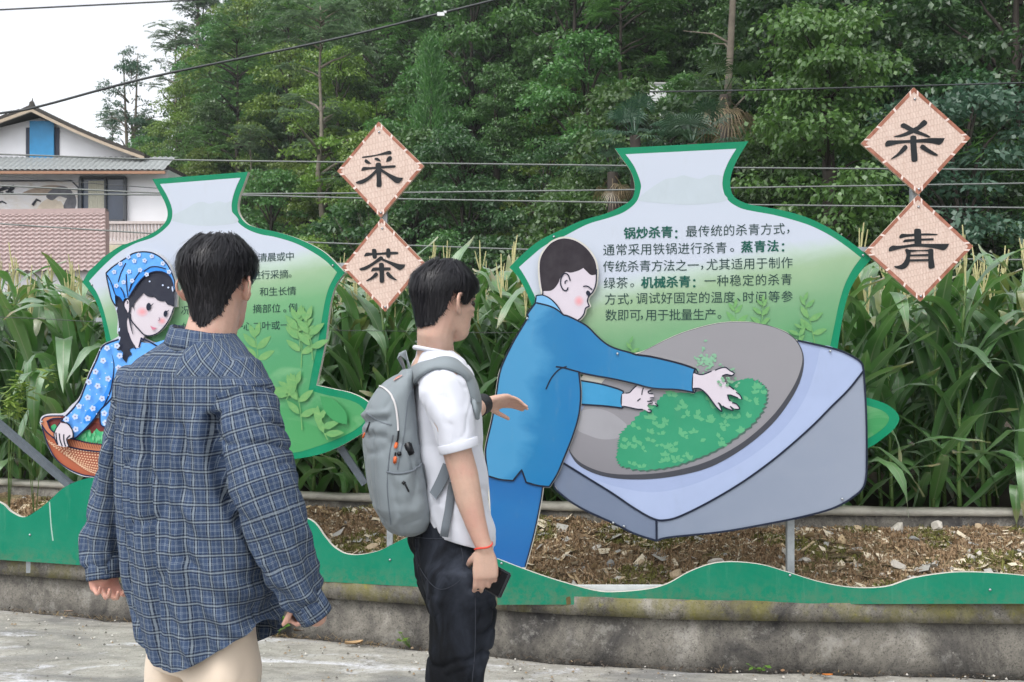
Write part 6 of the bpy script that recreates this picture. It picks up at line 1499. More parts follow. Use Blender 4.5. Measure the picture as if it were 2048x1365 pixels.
# ---- pale-leaved sapling at the left edge, weeds and dead leaves on the lane
def small_plants():
    r = random.Random(8); PALE = leafmat("leaf_pale_new", (.16, .30, .045), (.22, .38, .06), (.30, .46, .10), obvar=.2)
    for (px, py, Y, hgt, L, nsh, lab) in [(16, 790, 5.95, .42, .085, 5, "leafy pale yellow-green sapling at the left edge before the maize"), (70, 765, 6.0, .30, .075, 3, "young shoot of narrow pale leaves left of the girl cutout"), (158, 752, 6.0, .16, .05, 1, "single pale spray of narrow leaves by the girl's blue sleeve")]:
        c = at(px, py, Y); root = thing("sapling", lab, "sapling", (c.x, c.y, .42), "pale saplings by the maize")
        mb = MB(); V = []; Q = []
        for k in range(nsh):
            a = r.uniform(0, 6.28); tp = c + Vector((r.gauss(0, .10) * hgt * 2, r.gauss(0, .08), r.gauss(0, .22 * hgt)))
            mb.tube([(c.x, c.y, .42), (c.x + (tp.x - c.x) * .5, c.y + (tp.y - c.y) * .5, (tp.z + .5) / 2), tp], [.0028, .0022, .0015], 4)
            P_ = []; D_ = []
            for q in range(15):
                an = r.uniform(0, 6.28); P_.append(tuple(tp - Vector(root.location) + Vector((0, 0, r.uniform(-.09, .02))))); D_.append((math.cos(an), math.sin(an), r.uniform(-.5, .6)))
            v, q_ = leaf_quads(np.array(P_), unit(np.array(D_)), unit(np.array([[0, 0, 1.0]] * 15) + rng.normal(size=(15, 3)) * .4), np.full(15, L) * (.6 + .6 * rng.random(15)), np.full(15, L * .15))
            Q.append(q_ + sum(len(x) for x in V)); V.append(v)
        mb.build("stems", MZS, root); np_obj("foliage", np.concatenate(V), np.concatenate(Q), PALE, root)
    WEED = leafmat("leaf_weed", (.08, .2, .02), (.13, .28, .03), (.2, .34, .06), obvar=.2)
    def foot(px): 
        Y = 5.0
        for _ in range(8): Y = wall_y((px - CX) / F * Y) - .03
        X = (px - CX) / F * Y; return Vector((X, Y, gz(X, Y)))
    for (px, n_, L, hgt, lab) in [(556, 16, .05, .13, "bright green broad-leaved weed at the wall foot beside the khaki trousers"), (820, 5, .035, .09, "small round-leaved weed at the wall foot left of the black trousers"), (1520, 6, .03, .05, "tiny green weed at the foot of the wall under the stove cutout"), (542, 9, .04, .2, "yellowing weed sprig rising behind the khaki trousers")]:
        f = foot(px); root = thing("weed", lab, "weed", f, "weeds along the wall foot"); mb = MB(); P_ = []; D_ = []
        for k in range(n_):
            tp = Vector((r.gauss(0, .035), r.uniform(-.05, .0), r.uniform(.3, 1) * hgt)); mb.tube([f, f + tp * .5 + Vector((0, -.005, 0)), f + tp], [.003, .0025, .0015], 4)
            a = r.uniform(3.14, 6.28); P_.append(tuple(tp)); D_.append((math.cos(a), math.sin(a), r.uniform(-.3, .4)))
        mb.build("stems", MZS, root); k = len(P_); v, q_ = leaf_quads(np.array(P_), unit(np.array(D_)), unit(np.array([[0, -.5, 1.0]] * k) + rng.normal(size=(k, 3)) * .3), L * (.7 + .6 * rng.random(k)), L * .36 * (.8 + .4 * rng.random(k))); np_obj("foliage", v, q_, WEED, root)
    # straw-like dead grass at the wall foot: uncountable
    V = []; Q = []
    for k in range(420):
        px = r.choice([r.gauss(735, 50), r.uniform(0, 2048), r.gauss(560, 30), r.gauss(140, 90)]); f = foot(px) + Vector((0, r.uniform(-.06, .01), .004)); a = r.uniform(0, 6.28); L = r.uniform(.01, .05)
        d = Vector((math.cos(a), math.sin(a) * .5, r.uniform(.05, .7))) * L; s = Vector((-d.y, d.x, 0)).normalized() * .0013
        b = len(V); V += [tuple(f - s), tuple(f + s), tuple(f + d + s * .3), tuple(f + d - s * .3)]; Q.append((b, b + 1, b + 2, b + 3))
    o = np_obj("dry_grass", V, Q, M("straw", rgb(150, 126, 84), .9, .3, 30)); tag(o, "wisps of dry straw and rootlets along the wall foot", "dry grass"); struct(o, 'stuff')
    V = []; Q = []
    for k in range(500):
        px = r.uniform(-50, 2100); f = foot(px) + Vector((0, r.uniform(-.05, .02), .006)); s = r.uniform(.004, .016)
        u = Vector((r.gauss(0, 1), r.gauss(0, 1), r.gauss(0, .4))).normalized() * s; v = Vector((r.gauss(0, 1), r.gauss(0, 1), r.gauss(0, .4))).normalized() * s * .6
        b = len(V); V += [tuple(f - u), tuple(f + v), tuple(f + u), tuple(f - v)]; Q.append((b, b + 1, b + 2, b + 3))
    o = np_obj("wall_foot_debris", V, Q, M("dark_debris", rgb(70, 62, 54), .95, .4, 40)); tag(o, "dark crumbs of soil and leaf litter in the gap at the wall foot", "debris"); struct(o, 'stuff')
    for (px, py, L, ang, m, lab) in [(708, 1297, .10, .5, M("leaf_tan", rgb(176, 146, 108), .8, .15, 20), "long curled tan dead leaf on the lane left of the black trousers"), (605, 1272, .09, .1, M("leaf_brown", rgb(150, 118, 88), .8, .2, 20), "brown dead leaf at the wall foot below the plaid cuff"), (1655, 1350, .05, 0, M("leaf_orange", rgb(190, 112, 44), .8, .15, 20), "small orange dead leaf at the wall foot near the right"), (1565, 1343, .05, 1.3, M("leaf_brown", rgb(150, 118, 88)), "small upright brown leaf at the wall foot under the stove"), (137, 1238, .05, .2, M("leaf_greybrown", rgb(132, 116, 102), .8, .2, 20), "grey-brown dead leaf on the lane at the left")]:
        Y = 1.55 * F / (py - CY); c = at(px, py, Y); c.z = gz(c.x, c.y) + .012; V = []; n_ = 8
        for j in range(n_ + 1):
            s = j / n_; w_ = L * .2 * math.sin(math.pi * min(1, s * .96 + .03)) ** .8; x = (s - .5) * L
            for u in (-1, 0, 1): V.append((c.x + x * math.cos(ang) - u * w_ * math.sin(ang), c.y + x * math.sin(ang) * .6 + u * w_ * math.cos(ang), c.z + .12 * L * (abs(u) + (s - .5) ** 2 * 2)))
        ob = np_obj("dead_leaf", V, [(j * 3 + q, j * 3 + q + 1, (j + 1) * 3 + q + 1, (j + 1) * 3 + q) for j in range(n_) for q in range(2)], m, smooth=True); tag(ob, lab, "dead leaf", "dead leaves on the lane")
small_plants()
# ------------------------------------------------------------------ people
from mathutils.bvhtree import BVHTree
def loft(mb, rings, n=28, m=0):
    """closed tube through rings (center, half-axis u, half-axis v, exponent)"""
    b = len(mb.v)
    for c, u, v, e in rings:
        for k in range(n):
            a = 2 * math.pi * k / n; ca, sa = math.cos(a), math.sin(a)
            x = math.copysign(abs(ca) ** (2 / e), ca); y = math.copysign(abs(sa) ** (2 / e), sa)
            mb.v.append(tuple(Vector(c) + Vector(u) * x + Vector(v) * y)); mb.uv.append((0, 0))
    for i in range(len(rings) - 1):
        for k in range(n):
            k2 = (k + 1) % n; mb.f.append((b + i * n + k, b + i * n + k2, b + (i + 1) * n + k2, b + (i + 1) * n + k)); mb.m.append(m)
    mb.f.append(tuple(b + k for k in reversed(range(n)))); mb.m.append(m)
    e = b + (len(rings) - 1) * n; mb.f.append(tuple(e + k for k in range(n))); mb.m.append(m)
def capsule(mb, pts, rad, n=10):
    """tapered limb with rounded ends"""
    pts = [Vector(p) for p in pts]; d0 = (pts[0] - pts[1]).normalized(); d1 = (pts[-1] - pts[-2]).normalized()
    P_ = [pts[0] + d0 * rad[0] * .92, pts[0] + d0 * rad[0] * .6] + pts + [pts[-1] + d1 * rad[-1] * .6, pts[-1] + d1 * rad[-1] * .92]
    mb.tube(P_, [rad[0] * .4, rad[0] * .8] + list(rad) + [rad[-1] * .8, rad[-1] * .4], n)
def ball(mb, c, rx, ry, rz, rot=None, n=14):
    c = Vector(c); b = len(mb.v); m = n // 2
    for i in range(m + 1):
        t = math.pi * i / m
        for k in range(n):
            a = 2 * math.pi * k / n; v = Vector((rx * math.sin(t) * math.cos(a), ry * math.sin(t) * math.sin(a), rz * math.cos(t)))
            if rot is not None: v = rot @ v
            mb.v.append(tuple(c + v)); mb.uv.append((0, 0))
    for i in range(m):
        for k in range(n):
            mb.f.append((b + i * n + k, b + (i + 1) * n + k, b + (i + 1) * n + (k + 1) % n, b + i * n + (k + 1) % n)); mb.m.append(0)
def remesh(mb, voxel, smooth=2, lam=.5):
    me = bpy.data.meshes.new("tmp"); me.from_pydata(mb.v, [], mb.f); me.update()
    bm = bmesh.new(); bm.from_mesh(me); bmesh.ops.recalc_face_normals(bm, faces=bm.faces); bm.to_mesh(me); bm.free()
    o = bpy.data.objects.new("tmp", me); COL.objects.link(o)
    md = o.modifiers.new("r", 'REMESH'); md.mode = 'VOXEL'; md.voxel_size = voxel
    ev = o.evaluated_get(bpy.context.evaluated_depsgraph_get()); m2 = ev.to_mesh()
    V = np.empty(len(m2.vertices) * 3, dtype=np.float32); m2.vertices.foreach_get("co", V); V = V.reshape(-1, 3).astype(np.float64)
    Q = np.empty(len(m2.loops), dtype=np.int32); m2.loops.foreach_get("vertex_index", Q); Q = Q.reshape(-1, 4)
    ev.to_mesh_clear(); bpy.data.objects.remove(o); bpy.data.meshes.remove(me)
    for _ in range(smooth): V = lap(V, Q, lam)
    return V, Q
def lap(V, Q, lam=.5, w=None):
    A = np.zeros_like(V); C = np.zeros(len(V))
    for a, b in ((0, 1), (1, 2), (2, 3), (3, 0)):
        i, j = Q[:, a], Q[:, b]
        np.add.at(A, i, V[j]); np.add.at(C, i, 1); np.add.at(A, j, V[i]); np.add.at(C, j, 1)
    D = A / np.maximum(C, 1)[:, None] - V
    return V + D * lam * (1 if w is None else w[:, None])
def normals(V, Q):
    fn = np.cross(V[Q[:, 2]] - V[Q[:, 0]], V[Q[:, 3]] - V[Q[:, 1]]); nn = np.zeros_like(V)
    for k in range(4): np.add.at(nn, Q[:, k], fn)
    return unit(nn)
def nz(p, s=(1, 1, 1), o=0.0):
    return noise.noise((p[0] * s[0] + o, p[1] * s[1] - o * .7, p[2] * s[2] + o * 1.3))
def crease(p, s, o=0.0, w=.07):
    """1 on thin wandering lines, 0 elsewhere: the sharp valleys of crumpled cloth"""
    n_ = nz(p, s, o); return math.exp(-(n_ / w) ** 2) * max(0.0, min(1.0, .5 + 2.2 * nz(p, tuple(x * .45 for x in s), o + 31)))
def ridge(x): return 1 - abs(2 * (x - math.floor(x + .5)))
def obj_loops(name, V, Q, mats, parent, uvl=None, midx=None):
    """mesh with per-loop uv, in the parent's space"""
    o = np_obj(name, V - np.array(parent.location), Q, mats, parent, midx=midx, smooth=True)
    if uvl is not None:
        ul = o.data.uv_layers.new(name="UVMap"); ul.data.foreach_set("uv", np.asarray(uvl, dtype=np.float32).ravel())
    return o
def fabric(name, c, var=.06, rough=.85, weave=900, bump=.12, sheen=.2):
    m, n, b, out = newmat(name); v = coord(n)
    f = noise_(n, 9, 5, .6, v); n.links.new(ramp(n, f, [(.3, tuple(x * (1 - var) for x in c)), (.7, tuple(min(1, x * (1 + var)) for x in c))]), b.inputs['Base Color'])
    b.inputs['Roughness'].default_value = rough; b.inputs['Specular IOR Level'].default_value = .25; b.inputs['Sheen Weight'].default_value = sheen
    bump_(n, b, noise_(n, weave, 2, .5, v), bump, .0006); return m
def mat_skin(name, c, red):
    m, n, b, out = newmat(name); v = coord(n)
    f = noise_(n, 30, 6, .7, v); col = ramp(n, f, [(.3, tuple(x * .84 for x in c)), (.7, c)])
    col = mixc(n, ramp(n, noise_(n, 9, 4, .6, v), [(.45, 0), (.7, .6)]), col, red)
    col = mixc(n, ramp(n, noise_(n, 160, 3, .6, v), [(.62, 0), (.72, .25)]), col, tuple(x * .55 for x in c))
    n.links.new(col, b.inputs['Base Color']); b.inputs['Roughness'].default_value = .5; b.inputs['Specular IOR Level'].default_value = .35
    b.inputs['Subsurface Weight'].default_value = .18; b.inputs['Subsurface Radius'].default_value = (1, .35, .2); b.inputs['Subsurface Scale'].default_value = .012
    bump_(n, b, noise_(n, 220, 3, .6, v), .12, .0012); return m
def mat_hair():
    m, n, b, out = newmat("black_hair"); g = N(n, "ShaderNodeNewGeometry")
    n.links.new(ramp(n, g.outputs['Random Per Island'], [(0, (.006, .006, .008)), (.7, (.012, .012, .016)), (1, (.03, .028, .032))]), b.inputs['Base Color'])
    b.inputs['Roughness'].default_value = .42; b.inputs['Specular IOR Level'].default_value = .35; return m
HAIRM = mat_hair()
def mat_plaid():
    m, n, b, out = newmat("blue_plaid")
    uv = coord(n, 'UV'); sx = N(n, "ShaderNodeSeparateXYZ"); n.links.new(uv, sx.inputs[0])
    wob = noise_(n, 22, 2, .5, uv)
    W = rgb(134, 144, 151); D = rgb(20, 26, 38); L = rgb(136, 147, 157); B = rgb(60, 77, 105)
    def stripes(s, per, off, a=.125, b_=.215):
        t = math_(n, 'FRACT', math_(n, 'ADD', math_(n, 'MULTIPLY', math_(n, 'ADD', s, math_(n, 'MULTIPLY', wob, .002)), 1 / per), off))
        wide = ramp(n, t, [(0, 0), (a, 1), (b_, 0)], 'CONSTANT')
        dark = ramp(n, t, [(0, 0), (a - .085, 1), (a, 0), (b_, 1), (b_ + .08, 0)], 'CONSTANT')
        fine = ramp(n, t, [(0, 0), (.34, 1), (.375, 0), (.62, 1), (.65, 0), (.70, 1), (.73, 0), (.975, 1)], 'CONSTANT')
        return wide, dark, fine
    h = stripes(sx.outputs[1], .0365, 0.0); v = stripes(sx.outputs[0], .0305, .3, .11, .24)
    # shot weave: every other thread shows the stripe
    th = noise_(n, 1500, 1, .5, uv)
    col = mixc(n, ramp(n, noise_(n, 60, 4, .7, uv), [(.3, 0), (.7, .5)]), B, rgb(38, 52, 78))
    wear = ramp(n, noise_(n, 120, 4, .75, uv), [(.3, .55), (.6, 1.0)])
    for (wi, da, fi), k0 in ((v, .86), (h, .74)):
        k = math_(n, 'MULTIPLY', wear, k0)
        col = mixc(n, math_(n, 'MULTIPLY', da, k), col, D); col = mixc(n, math_(n, 'MULTIPLY', wi, k), col, W); col = mixc(n, math_(n, 'MULTIPLY', fi, math_(n, 'MULTIPLY', k, .75)), col, L)
    col = mixc(n, ramp(n, th, [(.35, .22), (.65, 0)]), col, rgb(58, 72, 100))
    n.links.new(col, b.inputs['Base Color']); b.inputs['Roughness'].default_value = .85; b.inputs['Specular IOR Level'].default_value = .2
    bump_(n, b, th, .1, .0006); return m
def mat_denim():
    m, n, b, out = newmat("black_denim"); v = coord(n)
    c = ramp(n, noise_(n, 6, 5, .6, coord(n, 'Object', (1, 1, .6)), dist=.5), [(.44, (.006, .007, .009)), (.52, (.014, .017, .024)), (.66, (.045, .053, .072))])
    c = mixc(n, ramp(n, noise_(n, 900, 2, .6, v), [(.5, 0), (.75, .25)]), c, (.05, .055, .07))
    n.links.new(c, b.inputs['Base Color']); b.inputs['Roughness'].default_value = .9; b.inputs['Specular IOR Level'].default_value = .15
    bump_(n, b, noise_(n, 700, 2, .5, v), .15, .0006); return m

# ---- head: extents front / back / half width by height (0 chin .. 1 crown), metres
HP = [(-.02, .060, -.030, .020), (.02, .080, -.035, .034), (.09, .090, -.015, .048), (.17, .092, .035, .057), (.27, .095, .066, .064), (.37, .096, .082, .068), (.48, .090, .094, .071), (.58, .093, .100, .0735), (.68, .095, .101, .074), (.78, .089, .096, .070), (.87, .064, .073, .051), (.94, .040, .048, .032), (.985, .017, .024, .014), (1.0, .004, .010, .005)]
HH = .232
def hp(h):
    for a, b in zip(HP, HP[1:]):
        if a[0] <= h <= b[0]:
            t = (h - a[0]) / (b[0] - a[0]); return [a[i] + (b[i] - a[i]) * t for i in (1, 2, 3)]
    return HP[-1][1:] if h > 1 else HP[0][1:]
class Head:
    def __init__(s, chin, yaw, pitch=0.0, roll=0.0, k=1.0):
        s.o = Vector(chin); s.k = k
        f = Vector((math.sin(yaw), math.cos(yaw), 0)); r = Vector((math.cos(yaw), -math.sin(yaw), 0)); u = Vector((0, 0, 1))
        q = Matrix.Rotation(pitch, 3, r); f = q @ f; u = q @ u; q = Matrix.Rotation(roll, 3, f); r = q @ r; u = q @ u
        s.f, s.r, s.u = f, r, u
    def pt(s, fx, rx, h): return s.o + (s.f * fx + s.r * rx + s.u * (h * HH)) * s.k
    def surf(s, az, h, off=0.0):
        """scalp point: az 0 front, pi back, positive towards the right ear"""
        F_, B_, W_ = hp(h)
        if h < .5: k_ = min(1.0, max(0.0, (.5 - math.cos(az)))); B_ = max(B_, .081 + .028 * h) if k_ > 0 else B_; W_ = max(W_, .0605 + .022 * h)
        c = (F_ - B_) / 2; d = (F_ + B_) / 2
        return s.pt(c + (d + off) * math.cos(az), (W_ + off) * math.sin(az), h + (off / HH) * max(0, (h - .55) * 2.0))
    def build(s, mb):
        loft(mb, [(s.pt((F_ - B_) / 2, 0, h), s.f * (F_ + B_) / 2 * s.k, s.r * W_ * s.k, 2.15) for h, F_, B_, W_ in HP], 28)
        capsule(mb, [s.pt(.090, 0, .52), s.pt(.103, 0, .43), s.pt(.112, 0, .37)], [.007, .0085, .011], 8)     # nose
        for q in (-1, 1):
            capsule(mb, [s.pt(.103, q * .009, .355), s.pt(.098, q * .014, .36)], [.007, .006], 7)
            capsule(mb, [s.pt(.090, q * .012, .575), s.pt(.084, q * .045, .575)], [.007, .006], 7)   # brow
            capsule(mb, [s.pt(.070, q * .048, .42), s.pt(.045, q * .060, .43)], [.012, .012], 8)     # cheekbone
            # ear: rim curl and lobe
            e = lambda a, b: s.pt(-.004 + a, q * (.072 + b), 0) 
            def ep(fx, h, rx): return s.pt(fx * 1.2 - .004, q * (.070 + (rx - .070) * 1.45), .475 + (h - .475) * 1.2)
            capsule(mb, [ep(.010, .40, .071), ep(.004, .36, .078), ep(-.006, .37, .083), ep(-.018, .43, .090), ep(-.022, .50, .092), ep(-.016, .565, .088), ep(-.002, .585, .083), ep(.010, .555, .077), ep(.012, .51, .074)], [.0045, .0062, .0062, .0050, .0048, .0048, .0048, .0045, .004], 7)
            capsule(mb, [ep(-.004, .40, .077), ep(-.010, .47, .081), ep(-.006, .54, .079)], [.0075, .0062, .0062], 7)
        capsule(mb, [s.pt(.094, -.018, .21), s.pt(.100, 0, .217), s.pt(.094, .018, .21)], [.005, .0068, .005], 7)
        capsule(mb, [s.pt(.092, -.015, .17), s.pt(.098, 0, .168), s.pt(.092, .015, .17)], [.005, .0072, .005], 7)
    def face_parts(s, parent):
        for q in (-1, 1):
            mb = MB(); ball(mb, s.pt(.083, q * .032, .50), .0115, .0115, .0115); mb.build("eye", M("eye_dark", rgb(60, 46, 40), .15), parent, True)
            mb = MB(); mb.tube([s.pt(.096, q * .014, .585), s.pt(.094, q * .030, .60), s.pt(.082, q * .050, .585)], [.0028, .0032, .0012], 5); mb.build("eyebrow", HAIRM, parent)
    def hair(s, parent, line, thick, lens, n, seed, fringe=.5, part_az=2.6):
        """cap plus combed strands; line(az) is the height where hair ends"""
        r = random.Random(seed); V = []; Q = []; na, nh = 64, 26
        tk = lambda az, h: thick(az, h) * (1 + .10 * nz((math.cos(az) * 3, math.sin(az) * 3, h * 4), o=seed))
        for i in range(na):
            az = 2 * math.pi * i / na; jl = .03 * nz((math.cos(az) * 9, math.sin(az) * 9, 0), o=seed) + .02 * nz((math.cos(az) * 25, math.sin(az) * 25, 0), o=seed)
            for j in range(nh + 1):
                h0 = line(az) + jl; t = j / nh; h = h0 + (1.0 - h0) * t ** .85
                o = tk(az, h) * min(1, .05 + t * 5)
                p = s.surf(az, min(h, .999), o * .86) if h < .985 else s.pt(-.004, 0, 1.0 + tk(az, 1) * .86 / HH)
                V.append(tuple(p))
        for i in range(na):
            for j in range(nh): Q.append((i * (nh + 1) + j, ((i + 1) % na) * (nh + 1) + j, ((i + 1) % na) * (nh + 1) + j + 1, i * (nh + 1) + j + 1))
        V = np.array(V); Q = np.array(Q)
        SV = []; SQ = []
        for k in range(n):
            az = r.uniform(0, 2 * math.pi); h0 = line(az); h = h0 + (1.02 - h0) * r.random() ** .8; h = min(.985, h)
            # strands leave the whorl at the back of the crown
            L = r.uniform(*lens) * r.choice([.45, .7, 1, 1, 1.15]); seg = 6; wd = r.uniform(.0009, .0022); b = len(SV); swirl = r.gauss(.10, .16); lift = r.uniform(.55, 1.15); fly = k % 14 == 0 and h > .55; lift = r.uniform(1.0, 1.35) if fly else lift; wd = .0006 if fly else wd
            for j in range(seg + 1):
                t = j / seg; hh = h - L / HH * t * (.35 + .65 * min(1, (1.05 - h) * 3 + t)); a2 = az + swirl * t * (1.6 if h > .85 else .7)
                if hh < h0: hh = h0 - (h0 - hh) * (.03 + .09 * ((k * 37) % 11) / 11)
                o = tk(a2, max(hh, h0)) * lift * min(1.0, .5 + (hh - h0 + .1) * 4) + .0025 * math.sin(t * 3 + k) * t + (.010 * t * t if fly else 0)
                p = s.surf(a2, min(max(hh, -.02), .985), max(.002, o))
                nx = s.surf(a2 + .02, min(max(hh, -.02), .985), max(.002, o)); sd = (nx - p).normalized() * wd * (1 - t ** 3 * .85)
                SV += [tuple(p - sd), tuple(p + sd)]
            for j in range(seg): SQ.append((b + 2 * j, b + 2 * j + 1, b + 2 * j + 3, b + 2 * j + 2))
        V2 = np.concatenate([V, np.array(SV)]) - np.array(parent.location); Q2 = np.concatenate([Q, np.array(SQ) + len(V)])
        return np_obj("hair", V2, Q2, HAIRM, parent, smooth=True)

def hand(mb, wrist, d, nrm, th, curl, k=1.0, spread=.05, thumb=(.5, .35), thumb_out=.7):
    """wrist point, d towards the fingers, nrm out of the palm, th +1/-1 chooses the thumb side; curl per finger (3 bends)"""
    d = Vector(d).normalized(); nrm = Vector(nrm); nrm = (nrm - d * nrm.dot(d)).normalized(); s = d.cross(nrm) * th; w = Vector(wrist)
    loft(mb, [(w - d * .02 * k, s * .024 * k, nrm * .019 * k, 2.3), (w + d * .005 * k, s * .026 * k, nrm * .018 * k, 2.4), (w + d * .03 * k, s * .036 * k, nrm * .0165 * k, 2.7), (w + d * .065 * k, s * .041 * k, nrm * .0145 * k, 2.9), (w + d * .088 * k, s * .040 * k, nrm * .0115 * k, 2.6), (w + d * .094 * k, s * .036 * k, nrm * .007 * k, 2.3)], 20)
    LN = [(.040, .024, .020), (.044, .028, .022), (.041, .026, .021), (.032, .020, .018)]
    for i in range(4):
        x = (.0295 - i * .0197) * k; p = w + d * (.086 - .003 * abs(i - 1.2) ** 1.5) * k + s * x; a = 0.0; pts = [p - d * .012 * k, p]
        lat = (1.5 - i) * spread
        for L, c in zip(LN[i], curl[i]):
            a += c; dd = (d * math.cos(a) + nrm * math.sin(a)); dd = (dd + s * lat * math.cos(a)).normalized(); p = p + dd * L * k; pts.append(p)
        r0 = [.0092, .0088, .0088, .0078][i] * k; capsule(mb, pts, [r0, r0, r0 * .93, r0 * .86, r0 * .74], 9)
    b = w + d * .018 * k + s * .024 * k + nrm * .004 * k; d1 = (d * .72 + s * thumb_out + nrm * thumb[0]).normalized(); p1 = b + d1 * .042 * k; d2 = (d * .9 + s * thumb_out * .45 + nrm * (thumb[0] + thumb[1])).normalized(); p2 = p1 + d2 * .031 * k; p3 = p2 + (d2 + nrm * .15).normalized() * .024 * k
    capsule(mb, [b - d1 * .008, b, p1, p2, p3], [.013 * k, .0135 * k, .0108 * k, .0098 * k, .0078 * k], 9)

def torso_rings(Y, th, rows, ratio, exp=2.35, dyf=None):
    """rows of (photo y, left x, right x) -> ellipse rings at depth Y, body turned by th"""
    f = Vector((math.sin(th), math.cos(th), 0)); r = Vector((math.cos(th), -math.sin(th), 0)); out = []
    for i, (py, xl, xr) in enumerate(rows):
        c = at((xl + xr) / 2, py, Y + (dyf(py) if dyf else 0)); Wd = (xr - xl) / 2 / F * c.y; rt = ratio(py) if callable(ratio) else ratio
        a = Wd / math.sqrt(math.cos(th) ** 2 + (rt * math.sin(th)) ** 2)
        out.append((c, r * a, f * a * rt, exp))
    return out
def chain_param(p, pts, cum):
    best = 1e9; res = (0, 0)
    for i in range(len(pts) - 1):
        a, b = pts[i], pts[i + 1]; ab = b - a; t = max(0, min(1, (p - a).dot(ab) / ab.length_squared)); q = a + ab * t; dd = (p - q).length
        if dd < best: best = dd; res = (cum[i] + ab.length * t, i, t, q)
    return best, res

